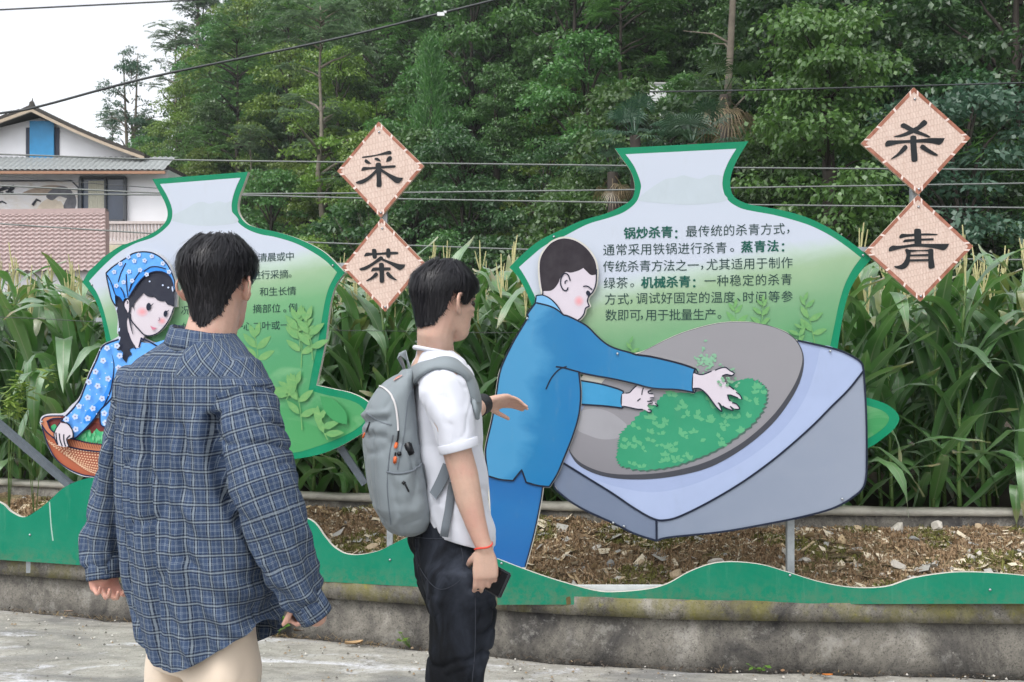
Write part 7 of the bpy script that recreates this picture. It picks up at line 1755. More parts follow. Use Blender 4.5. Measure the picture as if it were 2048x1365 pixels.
# ============================================================ the man in the plaid shirt
def plaid_man():
    Y = 2.315; th = R(28); f = Vector((math.sin(th), math.cos(th), 0)); r = Vector((math.cos(th), -math.sin(th), 0)); up = Vector((0, 0, 1))
    base = at(405, 1300, Y); root = thing("person", "man in a loose blue plaid shirt and khaki trousers seen from behind, black short hair", "person", (base.x, Y, gz(base.x, Y)))
    q = lambda px, py, dy=0.0: at(px, py, Y + dy)
    # sleeve axes
    RA = [(q(474, 752, -.06), 60), (q(494, 860, -.10), 73), (q(524, 965, -.12), 74), (q(549, 1040, -.13), 63), (q(574, 1121, -.125), 55), (q(602, 1186, -.11), 44), (q(622, 1216, -.105), 36), (q(633, 1233, -.10), 33)]
    LA = [(q(274, 760, .08), 46), (q(254, 860, .10), 43), (q(233, 950, .11), 42), (q(216, 1035, .11), 40), (q(204, 1095, .10), 37), (q(204, 1135, .09), 34), (q(207, 1158, .085), 31)]
    s_ = lambda w_, c: w_ / F * c.y
    # ---- body: one continuous skin
    hd = Head(q(434, 660, .03), R(9), -.04, .0, .90)
    mb = MB(); hd.build(mb)
    nb = q(412, 705, .0); capsule(mb, [nb + Vector((0, 0, -.04)), nb + Vector((.005, .01, .03)), hd.pt(-.016, 0, .12), hd.pt(-.02, 0, .3)], [.066, .060, .057, .058], 16)
    loft(mb, [(q(410, y, 0), r * a, f * b_, 2.3) for y, a, b_ in ((705, .07, .06), (735, .15, .08), (780, .165, .085), (900, .15, .09), (1050, .14, .09), (1180, .12, .08), (1240, .11, .07))], 22)
    for A, sgn in ((RA, 1), (LA, -1)):
        pts = [c for c, _ in A]; capsule(mb, pts, ([.040, .040, .038, .034, .030, .026, .024, .024] if sgn > 0 else [.026, .024, .022, .020, .020, .020, .021])[:len(pts)], 10)
    wr = RA[-1][0]; hand(mb, wr + Vector((-.034, .0, .066)), Vector((.34, .02, -.94)), Vector((-.9, .30, -.25)), -1, [(1.15, 1.2, .8), (1.15, 1.2, .8), (1.2, 1.2, .8), (1.25, 1.2, .8)], .76, .0, (.6, .4), .35)
    wl = LA[-1][0]; hand(mb, wl + Vector((-.008, .0, .058)), Vector((.14, .0, -.95)), Vector((.62, -.70, .1)), -1, [(.5, 1.1, .8), (.6, 1.1, .8), (.75, 1.1, .8), (.9, 1.0, .7)], .88, .07, (.5, .3), .7)
    gzv = gz(base.x, Y)
    for (px, dy) in ((345, .09), (450, -.04)):
        h0 = q(px, 1330, dy); capsule(mb, [h0, Vector((h0.x, h0.y, .5)), Vector((h0.x + .01, h0.y, gzv + .09))], [.05, .045, .035], 10)
    V, Q = remesh(mb, .0042, 3)
    body = obj_loops("body", V, Q, mat_skin("skin_warm", rgb(208, 170, 152), rgb(204, 140, 126)), root)
    hd.face_parts(root)
    def line(az):
        a = abs((az + math.pi) % (2 * math.pi) - math.pi)     # 0 front .. pi back
        return np.interp(a, [0, .7, 1.15, 1.32, 1.48, 1.62, 1.85, 2.1, 2.5, 3.15], [.80, .78, .68, .56, .50, .60, .60, .40, .16, .0])
    def thick(az, h):
        a = abs((az + math.pi) % (2 * math.pi) - math.pi)
        return (.003 + .022 * max(0, min(1, (h - .26) / .38))) * (1.0 + .10 * math.cos(az)) + .002 * max(0, min(1, (h - .9) * 8))
    hd.hair(root, line, thick, (.035, .075), 5200, 5)
    # ---- shirt
    rows = [(664, 352, 466), (682, 330, 482), (700, 300, 500), (718, 270, 516), (742, 245, 532), (790, 231, 542), (850, 227, 545), (920, 226, 545), (1000, 230, 548), (1080, 240, 551), (1160, 252, 556), (1230, 264, 560), (1300, 274, 562), (1370, 280, 562)]
    rat = lambda y: np.interp(y, [664, 700, 760, 1000, 1300], [.86, .68, .60, .66, .70])
    mb = MB(); TR = torso_rings(Y, th, rows, rat, 2.4); loft(mb, TR, 40)
    for A, k0 in ((RA, 1), (LA, 1)):
        pts = [c for c, _ in A]; rad = [s_(w_, c) for c, w_ in A]
        pts = [pts[0] + (TR[5][0] - pts[0]) * .35 + up * .0] + pts; rad = [rad[0]] + rad
        mb.tube(pts, rad, 22)
    V, Q = remesh(mb, .0056, 5)
    # classify and lay the cloth coordinates
    axis0 = TR[6][0]
    def dense(A):
        P_ = [c for c, _ in A]; W_ = [s_(w_, c) for c, w_ in A]; oc, ow = [], []
        for i in range(len(P_) - 1):
            p0, p1, p2, p3 = P_[max(i - 1, 0)], P_[i], P_[i + 1], P_[min(i + 2, len(P_) - 1)]
            for k in range(6):
                t = k / 6; oc.append(.5 * ((2 * p1) + (p2 - p0) * t + (2 * p0 - 5 * p1 + 4 * p2 - p3) * t * t + (3 * p1 - p0 - 3 * p2 + p3) * t ** 3)); ow.append(W_[i] + (W_[i + 1] - W_[i]) * t)
        return oc + [P_[-1]], ow + [W_[-1]]
    cr, rr_ = dense(RA); cl, rl_ = dense(LA)
    cum = lambda P_: [0] + list(np.cumsum([(b - a).length for a, b in zip(P_, P_[1:])]))
    kr, kl = cum(cr), cum(cl)
    seam_z = q(0, 752).z; zs = [c.z for c, *_ in TR]
    def tor(z):
        for i in range(len(TR) - 1):
            if zs[i] >= z >= zs[i + 1]:
                t = (zs[i] - z) / (zs[i] - zs[i + 1]); return TR[i][0].lerp(TR[i + 1][0], t), TR[i][1].lerp(TR[i + 1][1], t), TR[i][2].lerp(TR[i + 1][2], t)
        e = TR[0] if z > zs[0] else TR[-1]; return e[0], e[1], e[2]
    FR = {}
    for k_, chn_ in ((1, cr), (2, cl)):
        ax = (chn_[-1] - chn_[0]).normalized(); e1 = ax.cross(Vector((0, 1, 0))).normalized(); FR[k_] = (e1, ax.cross(e1))
    info = []
    for v in V:
        p = Vector(v); dr, ir = chain_param(p, cr, kr); dl, il = chain_param(p, cl, kl)
        er = dr / (rr_[ir[1]] + (rr_[min(ir[1] + 1, len(rr_) - 1)] - rr_[ir[1]]) * ir[2]); el = dl / (rl_[il[1]] + (rl_[min(il[1] + 1, len(rl_) - 1)] - rl_[il[1]]) * il[2])
        c, a, b_ = tor(p.z); lx = (p - c).dot(a.normalized()) / a.length; ly = (p - c).dot(b_.normalized()) / b_.length; et = math.hypot(lx, ly)
        phi = math.atan2(lx, -ly)         # 0 at the middle of the back
        piece = 0
        if abs(er - 1) < abs(et - 1) - .02 and ir[0] > .05: piece = 1
        if abs(el - 1) < abs(et - 1) - .02 and il[0] > .05 and abs(el - 1) < abs(er - 1): piece = 2
        jn = math.exp(-((er - et) / .11) ** 2) * (ir[0] > .09) + math.exp(-((el - et) / .11) ** 2) * (il[0] > .09)
        info.append((piece, phi, p.z, ir, il, lx, et, jn))
    nn = normals(V, Q); V0 = V.copy()
    for i, (pc, phi, z, ir, il, lx, et, jn) in enumerate(info):
        d = -.036 * min(1, jn)
        if pc == 0:
            t = max(0.0, seam_z - z); u = phi * .19
            env = min(1, t / .10)
            # centre box pleat and the drape it sends down the back
            if abs(phi) < 1.5:
                for u0, w_, amp, ln in ((-.012, .009, .028, .55), (-.058, .009, .019, .36), (.040, .012, .016, .45), (-.10, .012, .014, .7), (.085, .013, .014, .7)):
                    uu = u - u0 - .015 * math.sin(t * 7 + u0 * 40) * t * 2
                    d -= amp * math.exp(-(uu / w_) ** 2) * env * math.exp(-(t / ln) ** 2) * (1.0 if t > .005 else 0)
            d += (.016 * nz((u * 14 + .6 * z, z * 1.7, 0), o=2) + .006 * (ridge(u * 13 + .8 * nz((u * 5, z * 3, 0), o=6)) ** 3 - .3) * nz((u * 6, z * 2.4, 0), o=12) * 1.6 + .002 * nz((u * 40, z * 6, 0), o=4)) * (.25 + .75 * env)
            # slanting pulls from the right armpit
            sl = (z - (seam_z - .14)) * .9 + lx * .16
            d += .018 * nz((sl * 24, lx * 2.2, 0), o=7) * max(0, lx + .25) * (1 if t > .05 else .3)
            if abs(t) < .008: d -= .0028 * math.exp(-((t - .003) / .004) ** 2)
            d -= .0075 * crease((u, z, 0), (15, 6, 0), 21) * (.3 + .7 * env) + .002 * crease((u + z * .6, z - u * .3, 0), (22, 13, 0), 27) * env
            low = max(0, (q(0, 1050).z - z)); d += .010 * nz((u * 9, z * 6, 0), o=9) * min(1, low / .1)
        else:
            chn, kk, rd, ii = (cr, kr, rr_, ir) if pc == 1 else (cl, kl, rl_, il)
            s0 = ii[0]; L = kk[-1]; p = Vector(V0[i]); e1, e2 = FR[pc]; w_ = p - ii[3]; ph = math.atan2(w_.dot(e2), w_.dot(e1))
            g = s0 / L
            d += .018 * nz((s0 * 13 + ph * .9, math.cos(ph) * 1.0, math.sin(ph) * 1.0), o=3 + pc) * (.5 + g * .6) + .004 * nz((s0 * 32 + ph * 1.5, math.cos(ph) * 2, math.sin(ph) * 2), o=13)
            d -= .009 * crease((s0, math.cos(ph) * .06, math.sin(ph) * .06), (17, 10, 10), 23) + .002 * crease((s0 + ph * .03, math.cos(ph) * .06, math.sin(ph) * .06), (34, 14, 14), 29)
            if g > .72: d += .007 * nz((s0 * 34, math.cos(ph) * .8, math.sin(ph) * .8), o=5)
            if g > .93: d -= .003
            if .05 < s0 < .062: d -= .003
        V[i] = V0[i] + nn[i] * d
    V = lap(V, Q, .3)
    # collar dip and hem cut
    hem_b, hem_s = q(0, 1314).z, q(0, 1222).z
    hem = np.array([hem_b + (hem_s - hem_b) * abs(math.sin(phi)) ** 1.6 for (_, phi, *_r) in info]); pcs = np.array([x[0] for x in info])
    below = (V[:, 2] < hem) & (pcs == 0)
    keep = ~np.all(below[Q], axis=1); Q = Q[keep]; V[below, 2] = hem[below]
    top = V[:, 2] > q(0, 668).z; Q = Q[~np.all(top[Q], axis=1)]
    # loop coordinates
    uvl = np.zeros((len(Q), 4, 2)); Vn = V0
    for k, face in enumerate(Q):
        ps = [info[i][0] for i in face]; pc = max(set(ps), key=ps.count); ref = None
        for j, i in enumerate(face):
            I = info[i]; p = Vector(Vn[i])
            if pc == 0:
                ph = I[1]
                if ref is not None and abs(ph - ref) > math.pi: ph += 2 * math.pi * (1 if ref > ph else -1)
                ref = ph if ref is None else ref
                u, v = ph * .185, I[2]
                if I[2] > seam_z - .0 :
                    if I[5] > .30: cc, sn = math.cos(.75), math.sin(.75); u, v = u * cc - v * sn, u * sn + v * cc
                    else: u += .011
                else: u += (.010 if ph > -.06 else -.012)
                uvl[k, j] = (u, v)
            else:
                chn, ii, rd = (cr, I[3], .072) if pc == 1 else (cl, I[4], .055)
                e1, e2 = FR[pc]; w_ = p - ii[3]; ph = math.atan2(w_.dot(e2), w_.dot(e1))
                if ref is not None and abs(ph - ref) > math.pi: ph += 2 * math.pi * (1 if ref > ph else -1)
                ref = ph if ref is None else ref
                uvl[k, j] = (ph * rd, ii[0] + .01)
    PLAID = mat_plaid(); shirt = obj_loops("shirt", V, Q, PLAID, root, uvl.reshape(-1, 2))
    # stand-and-fall collar round the neck
    mb = MB(); n = 40; cc = q(408, 686, .0); VV = []; UV = []; QQ = []
    for i in range(n):
        a = 2 * math.pi * i / n + math.pi / n; ca, sa = math.cos(a), math.sin(a)      # 0 = back
        for j, (k_, dz) in enumerate(((.068, -.012), (.0655, .024), (.067, .031), (.074, .030), (.083, .006), (.091, -.019), (.088, -.021))):
            p = cc - f * (k_ * .98 * ca) + r * (k_ * 1.05 * sa) + up * (dz - .012 * sa - .030 * (ca < 0) * abs(ca) ** 1.0 + .004 * nz((ca * 2, sa * 2, j * .3))); VV.append(tuple(p)); UV.append((a * .085, .5 + dz + j * .006))
        
    for i in range(n):
        if i == n // 2: continue
        for j in range(6): QQ.append((i * 7 + j, ((i + 1) % n) * 7 + j, ((i + 1) % n) * 7 + j + 1, i * 7 + j + 1))
    np_obj("collar", np.array(VV) - np.array(root.location), QQ, PLAID, root, uv=UV, smooth=True)
    # cuffs
    for A in (RA, LA):
        c1, c0 = A[-1][0], A[-3][0]; ax = (c1 - c0).normalized(); w_ = s_(A[-1][1], c1) * 1.03; e1 = ax.cross(Vector((0, 1, 0))).normalized(); e2 = ax.cross(e1); VV = []; UV = []; QQ = []; n = 26
        for i in range(n):
            a = 2 * math.pi * i / n; e = e1 * math.cos(a) + e2 * math.sin(a)
            for j, (t, k_) in enumerate(((-.052, 1.02), (-.05, 1.09), (-.002, 1.04), (.002, .99), (-.004, .93), (-.05, .90))): VV.append(tuple(c1 + ax * t + e * w_ * k_ * (1 + .03 * math.sin(a * 2)))); UV.append((a * w_, .2 + t if j < 3 else .2 - t))
        for i in range(n):
            for j in range(5): QQ.append((i * 6 + j, ((i + 1) % n) * 6 + j, ((i + 1) % n) * 6 + j + 1, i * 6 + j + 1))
        np_obj("cuff", np.array(VV) - np.array(root.location), QQ, PLAID, root, uv=UV, smooth=True)
    # ---- trousers
    mb = MB(); hips = [(q(412, y, .0), r * a, f * b_, 2.4) for y, a, b_ in ((1150, .118, .070), (1220, .124, .075), (1290, .132, .085), (1335, .13, .09))]; loft(mb, hips, 28)
    for (px, dy, w0, dx) in ((345, .09, .062, -.004), (450, -.04, .083, -.006)):
        h0 = q(px, 1270, dy); loft(mb, [(h0 + Vector((dx * t * 3, 0, -t)), r * (w0 * k_), f * (w0 * k_ * 1.06), 2.3) for t, k_ in ((-.02, .74), (.03, .86), (.08, .98), (.2, .98), (.4, .92), (.6, .88), (h0.z - gzv - .03, .86))], 22)
    V, Q = remesh(mb, .008, 4); nn = normals(V, Q)
    for i, v in enumerate(V): V[i] = v + nn[i] * (-.006 * crease(v, (9, 9, 6), 4) + .006 * nz((v[0] * 22, v[1] * 22, v[2] * 3.0), o=1) + .003 * nz((v[0] * 9, v[1] * 9, v[2] * 14), o=6))
    obj_loops("trousers", V, Q, fabric("khaki_twill", rgb(214, 198, 180), .05), root)
    SH = M("shoe_white", rgb(206, 204, 198), .6, .1, 20)
    for (px, dy) in ((344, .075), (452, -.07)):
        h0 = q(px, 1270, dy); g0 = Vector((h0.x, h0.y, gzv)); mb = MB(); loft(mb, [(g0 + f * t + up * (hgt / 2), r * w_, up * (hgt / 2), 2.8) for t, w_, hgt in ((-.10, .03, .06), (-.07, .04, .09), (0, .043, .10), (.08, .048, .08), (.15, .046, .06), (.185, .03, .04))], 18); mb.build("shoe", SH, root, True)
plaid_man()

# ============================================================ the man in the white T-shirt, with backpack
def tee_man():
    Y = 2.62; th = R(74); f = Vector((math.sin(th), math.cos(th), 0)); r = Vector((math.cos(th), -math.sin(th), 0)); up = Vector((0, 0, 1))
    base = at(905, 1300, Y); gzv = gz(base.x, Y)
    root = thing("person", "black-haired man in a white T-shirt and black jeans, left hand reaching towards the sign", "person", (base.x, Y, gzv))
    q = lambda px, py, dy=0.0: at(px, py, Y + dy)
    S = lambda w_, Yq: w_ / F * Yq
    hd = Head(q(884, 678, -.01), R(47), -.08, .0, .84)
    mb = MB(); hd.build(mb)
    nb = q(872, 712, .0); capsule(mb, [nb + Vector((-.01, 0, -.05)), nb + Vector((.0, 0, .0)), hd.pt(-.030, 0, .06), hd.pt(-.02, 0, .3)], [.064, .050, .047, .054], 16)
    loft(mb, [(q(880 if y < 780 else 890, y, 0), r * a, f * b_, 2.3) for y, a, b_ in ((712, .05, .042), (740, .11, .046), (790, .15, .065), (900, .15, .075), (1000, .12, .06), (1070, .11, .06))], 22)
    # near (right) arm with the phone
    dA = -.185
    ra = [q(890, 780, -.16), q(902, 840, -.185), q(915, 905, dA), q(928, 950, dA), q(938, 1000, dA), q(951, 1045, dA), q(962, 1078, dA), q(969, 1096, dA)]
    capsule(mb, ra, [.052, .046, .0365, .036, .0335, .027, .0225, .0205], 14)
    hand(mb, q(970, 1098, dA), Vector((.02, .04, -1)), Vector((-.10, .98, .05)), -1, [(.32, .5, .4), (.38, .6, .4), (.44, .65, .4), (.5, .65, .4)], .80, .06, (.75, .5), .55)
    # far (left) arm reaching to the sign
    la = [q(865, 780, .15), q(905, 850, .22), q(945, 822, .35), q(968, 806, .42)]
    capsule(mb, [la[0], la[0].lerp(la[1], .5), la[1], la[2], la[3]], [.05, .045, .038, .032, .026], 12)
    hand(mb, la[3] + Vector((.008, .008, 0)), Vector((.84, .48, .04)), Vector((.05, -.62, -.62)), 1, [(.20, .28, .2), (.24, .32, .22), (.28, .36, .25), (.34, .40, .28)], .80, -.01, (.3, .2), .42)
    for (dy, dx) in ((-.09, 8), (.09, -6)):
        h0 = q(905 + dx, 1180, dy); capsule(mb, [h0, Vector((h0.x, h0.y, .5)), Vector((h0.x - .01, h0.y, gzv + .09))], [.045, .042, .035], 10)
    V, Q = remesh(mb, .0038, 3)
    body = obj_loops("body", V, Q, mat_skin("skin_light", rgb(206, 172, 154), rgb(200, 150, 136)), root); hd.face_parts(root)
    def line(az):
        a = abs((az + math.pi) % (2 * math.pi) - math.pi)
        return np.interp(a, [0, .55, 1.0, 1.22, 1.42, 1.60, 1.85, 2.1, 2.5, 3.15], [.66, .66, .64, .50, .46, .63, .62, .36, .17, .13])
    def thick(az, h):
        return .007 + .013 * max(0, min(1, (h - .2) / .4)) + .003 * max(0, min(1, (h - .9) * 8))
    hd.hair(root, line, thick, (.05, .10), 5200, 8)
    # ---- T-shirt
    rows = [(694, 834, 904), (706, 832, 910), (722, 826, 926), (745, 820, 942), (790, 818, 954), (835, 820, 963), (885, 823, 966), (935, 828, 970), (985, 834, 976), (1035, 842, 985), (1075, 848, 989), (1120, 850, 990)]
    rat = lambda y: np.interp(y, [694, 722, 760, 900, 1100], [.80, .52, .47, .52, .56])
    mb = MB(); TR = torso_rings(Y, th, rows, rat, 2.3); loft(mb, TR, 36)
    sl = [(q(876, 752, -.10), .056), (q(889, 790, -.165), .060), (q(903, 838, -.185), .056), (q(913, 880, -.188), .051), (q(919, 899, -.188), .0495)]
    mb.tube([c for c, _ in sl], [w_ for _, w_ in sl], 20)
    s2 = [(q(872, 752, .10), .056), (la[0] + Vector((.005, .02, 0)), .058), (la[0].lerp(la[1], .6), .052), (la[0].lerp(la[1], .8), .05)]
    mb.tube([c for c, _ in s2], [w_ for _, w_ in s2], 20)
    V, Q = remesh(mb, .0062, 4); nn = normals(V, Q); c0 = TR[5][0]
    hemf, hemb = q(0, 1086).z, q(0, 1046).z; sx_ = sl[-1][0]; sax = (sl[-1][0] - sl[2][0]).normalized()
    for i, v in enumerate(V):
        p = Vector(v); x = (p - c0).dot(f); y_ = (p - c0).dot(r)
        z = p.z; d = .010 * nz((x * 9 + z * 3, y_ * 9, z * 4), o=2) + .006 * nz((x * 24 + z * 12, y_ * 20, z * 9), o=5)
        d += .009 * nz((x * 5, y_ * 4, z * 15 + x * 10), o=9) * (1 if z < q(0, 880).z else .4)
        d -= .006 * crease((x + z * .5, y_, z), (10, 8, 6), 5) + .0035 * crease((x - z * .6, y_, z), (19, 14, 13), 9)
        V[i] = v + nn[i] * d
    V = lap(V, Q, .3)
    hz = np.array([hemb + (hemf - hemb) * (.5 + .5 * max(-1, min(1, (Vector(v) - c0).dot(f) / .10))) for v in V]); below = V[:, 2] < hz
    Q = Q[~np.all(below[Q], axis=1)]; V[below, 2] = hz[below]
    topz = q(0, 703).z; tp = V[:, 2] > topz + .0; Q = Q[~np.all(tp[Q], axis=1)]
    TEE = fabric("white_jersey", rgb(208, 211, 221), .02, .9, 1100, .1, .3)
    tee = obj_loops("t_shirt", V, Q, TEE, root)
    tbv = BVHTree.FromPolygons([tuple(v) for v in V], [tuple(x) for x in Q])
    # neckband, sleeve hem, bottom hem as folded bands
    def band(pts, wd, name, off=.0015, closed=True, mt=TEE):
        mbb = MB(); mbb.tube(pts + ([pts[0]] if closed else []), wd, 6, cap=not closed); return mbb.build(name, mt, root, True)
    nc = q(868, 704, .0); band([nc - f * (.050 * math.cos(a)) + r * (.058 * math.sin(a)) + up * (.010 * math.cos(a) + .002) for a in np.linspace(0, 2 * math.pi, 30)[:-1]], .0065, "neckband")
    e1 = sax.cross(Vector((0, 1, 0))).normalized(); e2 = sax.cross(e1)
    mb = MB(); loft(mb, [(sx_ + sax * t, e1 * k_, e2 * k_, 2.0) for t, k_ in ((-.020, .0500), (-.018, .0508), (.0, .0503), (.002, .0490))], 26); mb.build("sleeve_hem", TEE, root, True)
    # jeans
    mb = MB(); loft(mb, [(q(xc, y, .0), r * .150 * k_, f * hw, 2.4) for y, xc, hw, k_ in ((1020, 905, .082, .80), (1060, 899, .092, .88), (1085, 900, .100, .98), (1110, 903, .100, 1.05), (1160, 909, .098, 1.06), (1205, 920, .088, 1.0), (1240, 922, .078, .9))], 28)
    for (dy, pts) in ((-.085, [(1130, 912, .084), (1190, 916, .083), (1215, 922, .078), (1250, 926, .078), (1290, 921, .079), (1330, 914, .077), (1365, 908, .074), (1450, 900, .070), (1600, 893, .068), (1800, 890, .068)]), (.085, [(1130, 900, .08), (1215, 914, .074), (1290, 918, .072), (1365, 908, .068), (1600, 900, .066), (1760, 898, .066)])):
        loft(mb, [(q(xc, y, dy), r * hw * 1.05, f * hw, 2.3) for y, xc, hw in pts], 22)
    V, Q = remesh(mb, .0072, 4); nn = normals(V, Q)
    for i, v in enumerate(V): V[i] = v + nn[i] * (-.010 * crease((v[0] + v[2] * .5, v[1], v[2]), (8, 8, 11), 6) - .006 * crease((v[0] - v[2] * .4, v[1], v[2]), (17, 14, 16), 8) + .012 * nz((v[0] * 14 + v[2] * 6, v[1] * 12, v[2] * 9), o=3) + .006 * nz((v[0] * 30, v[1] * 30, v[2] * 12 + v[0] * 8), o=7))
    jeans = obj_loops("jeans", V, Q, mat_denim(), root); jbv = BVHTree.FromPolygons([tuple(v) for v in V], [tuple(x) for x in Q])
    cpt = Vector((0, 0, CH))
    def cast(px, py, trees):
        d = (at(px, py, 1.0) - cpt).normalized(); best = None
        for t in trees:
            h = t.ray_cast(cpt, d)
            if h[0] is not None and (best is None or h[3] < best[2]): best = (h[0], h[1] if h[1].dot(d) < 0 else -h[1], h[3])
        return best
    STI = M("denim_stitch", rgb(52, 56, 66), .9)
    def stitch(pxs, name, wd=.0009, trees=(jbv,), mt=STI, par=None, off=.0012):
        pts = []
        for x, y in curve([(x, y, False) for x, y in pxs], False, 6):
            h = cast(x, y, trees)
            if h: pts.append(h[0] + h[1] * off)
        if len(pts) > 2: mbb = MB(); mbb.tube(pts, wd, 4); return mbb.build(name, mt, par or root)
    stitch([(947, 1130), (950, 1200), (950, 1290), (944, 1364)], "side_seam"); stitch([(832, 1075), (870, 1078), (915, 1075)], "pocket_edge"); stitch([(832, 1078), (838, 1130), (876, 1178), (920, 1160), (926, 1120), (918, 1078)], "back_pocket")
    SHB = M("shoe_black", rgb(44, 44, 48), .6)
    for dy in (-.085, .085):
        h0 = q(892, 1500, dy); g0 = Vector((h0.x, h0.y, gzv)); mb = MB(); loft(mb, [(g0 + f * t + up * (hgt / 2), r * w_, up * (hgt / 2), 2.8) for t, w_, hgt in ((-.09, .03, .06), (-.06, .04, .09), (0, .043, .10), (.08, .048, .08), (.15, .046, .06), (.185, .03, .04))], 18); mb.build("shoe", SHB, root, True)
    # bracelet, watch, necklace
    mb = MB(); wp = q(967, 1093, dA); ax = (q(970, 1100, dA) - q(962, 1078, dA)).normalized(); e1 = ax.cross(Vector((0, 1, 0))).normalized(); e2 = ax.cross(e1)
    mb.tube([wp + (e1 * .0225 * math.cos(a) + e2 * .0215 * math.sin(a)) + ax * .003 * math.sin(a * 2) for a in np.linspace(0, 2 * math.pi, 26)], .0022, 6); mb.build("bracelet", M("red_cord", rgb(214, 72, 56), .7), root, True)
    mb = MB(); ax = (la[3] - la[2]).normalized(); e1 = ax.cross(Vector((0, 0, 1))).normalized(); e2 = ax.cross(e1); loft(mb, [(la[3] + ax * t, e1 * .031, e2 * .031, 2.2) for t in (-.045, -.043, -.005, -.003)], 20); mb.build("wristband", M("black_band", rgb(32, 34, 38), .6, .1, 40, .4, 120), root, True)
    mb = MB(); mb.tube([nc - f * (.049 * math.cos(a)) + r * (.057 * math.sin(a)) + up * (.018 * math.cos(a) + .010) for a in np.linspace(-1.2, 2.2, 18)], .0013, 5); mb.build("necklace", M("necklace_silver", rgb(150, 146, 140), .3, .1, 20, 0, 60, .5, .8), root)
    # ---- phone in the hand
    pr_ = thing("phone", "black smartphone held in the right hand of the man in the white T-shirt", "phone", tuple(q(972, 1152, dA + .03)))
    a, b_ = q(937, 1131, dA + .045), q(1008, 1171, dA + .012); lx = (b_ - a).normalized(); ly = (q(1004, 1194, dA) - q(1016, 1151, dA)).normalized(); ly = (ly - lx * ly.dot(lx)).normalized(); lz = lx.cross(ly); rot = Matrix((lx, ly, lz)).transposed(); c = (a + b_) / 2
    L_ = (b_ - a).length + .012
    mb = MB(); bm = bmesh.new(); bmesh.ops.create_cube(bm, size=1); bmesh.ops.scale(bm, vec=(L_, .068, .0085), verts=bm.verts); bmesh.ops.bevel(bm, geom=[e for e in bm.edges], offset=.003, segments=2, affect='EDGES'); mb.add([c + rot @ v.co for v in bm.verts], [tuple(v.index for v in fc.verts) for fc in bm.faces]); bm.free()
    mb.build("case", M("phone_black", rgb(28, 30, 36), .35), pr_, False)
    mb = MB(); mb.box(c + lz * -.0048 + lx * .018, (L_ - .05, .06, .0006), rot); mb.build("screen", M("phone_glass", rgb(14, 16, 20), .06), pr_)
    # ============ backpack
    pk = thing("backpack", "grey school backpack with orange zip pulls worn by the man in the white T-shirt", "backpack", tuple(q(790, 900, -.02)))
    tp_ = R(77); pf = Vector((math.sin(tp_), math.cos(tp_), 0)); pr2 = Vector((math.cos(tp_), -math.sin(tp_), 0))
    prow = [(738, 806, 826, .06), (750, 786, 830, .10), (766, 760, 833, .120), (784, 741, 836, .130), (806, 725, 839, .135), (845, 712, 844, .140), (900, 714, 850, .143), (960, 720, 860, .145), (1000, 728, 868, .142), (1030, 741, 872, .134), (1050, 760, 862, .118), (1062, 780, 836, .09)]
    PR_ = []
    for py, xl, xr, W_ in prow:
        c = q((xl + xr) / 2, py, -.015); hw = (xr - xl) / 2 / F * c.y; D = max(.010, (hw - abs(pr2.x) * W_ * .62) / abs(pf.x)); PR_.append((c, pf * D, pr2 * W_, 3.0))
    GREY = fabric("pack_grey", rgb(132, 141, 146), .04, .7, 1300, .12, .1); GREYD = fabric("pack_grey_dark", rgb(108, 116, 124), .04, .75, 1300, .12, .1); PIPE = M("pack_piping", rgb(206, 203, 204), .5); ORG = M("zip_orange", rgb(226, 112, 62), .4); BKP = M("pack_black", rgb(26, 28, 32), .4)
    mb = MB(); loft(mb, PR_, 44); V, Q = remesh(mb, .0062, 3); nn = normals(V, Q); V0 = V.copy()
    zf = lambda y: q(0, y, -.015).z
    for i, v in enumerate(V):
        p = Vector(v); x = (p - PR_[6][0]).dot(pf); y_ = (p - PR_[6][0]).dot(pr2); z = p.z; d = .0035 * nz((x * 14, y_ * 10, z * 7), o=3)
        out = -nn[i] @ np.array(pf)                      # how much the surface faces away from the wearer
        if out > .2:
            t = z - (zf(832) + y_ * .10)                     # slanting flap fold across the outer face
            d += .010 * math.exp(-((t - .004) / .010) ** 2) - .010 * math.exp(-((t + .012) / .010) ** 2)
            t2 = z - (zf(868) + y_ * .05); d -= .006 * math.exp(-(t2 / .008) ** 2) * (y_ > 0)
            if z < zf(860): d += .011 * nz((y_ * 17 + z * 2, 0, z * 2.5), o=5)
        if z < zf(1000): d += .006 * nz((y_ * 20, x * 20, z * 20), o=1)
        d -= .005 * crease((x, y_, z), (9, 9, 7), 14) + .003 * crease((x, y_ + z * .4, z), (20, 18, 15), 17)
        g = (y_ - .108) ; d -= .006 * math.exp(-(g / .006) ** 2) * (1 if out > .1 and z < zf(850) else 0)      # corner seam
        V[i] = v + nn[i] * d
    V = lap(V, Q, .3)
    obj_loops("bag_body", V, Q, GREY, pk); pbv = BVHTree.FromPolygons([tuple(v) for v in V], [tuple(x) for x in Q])
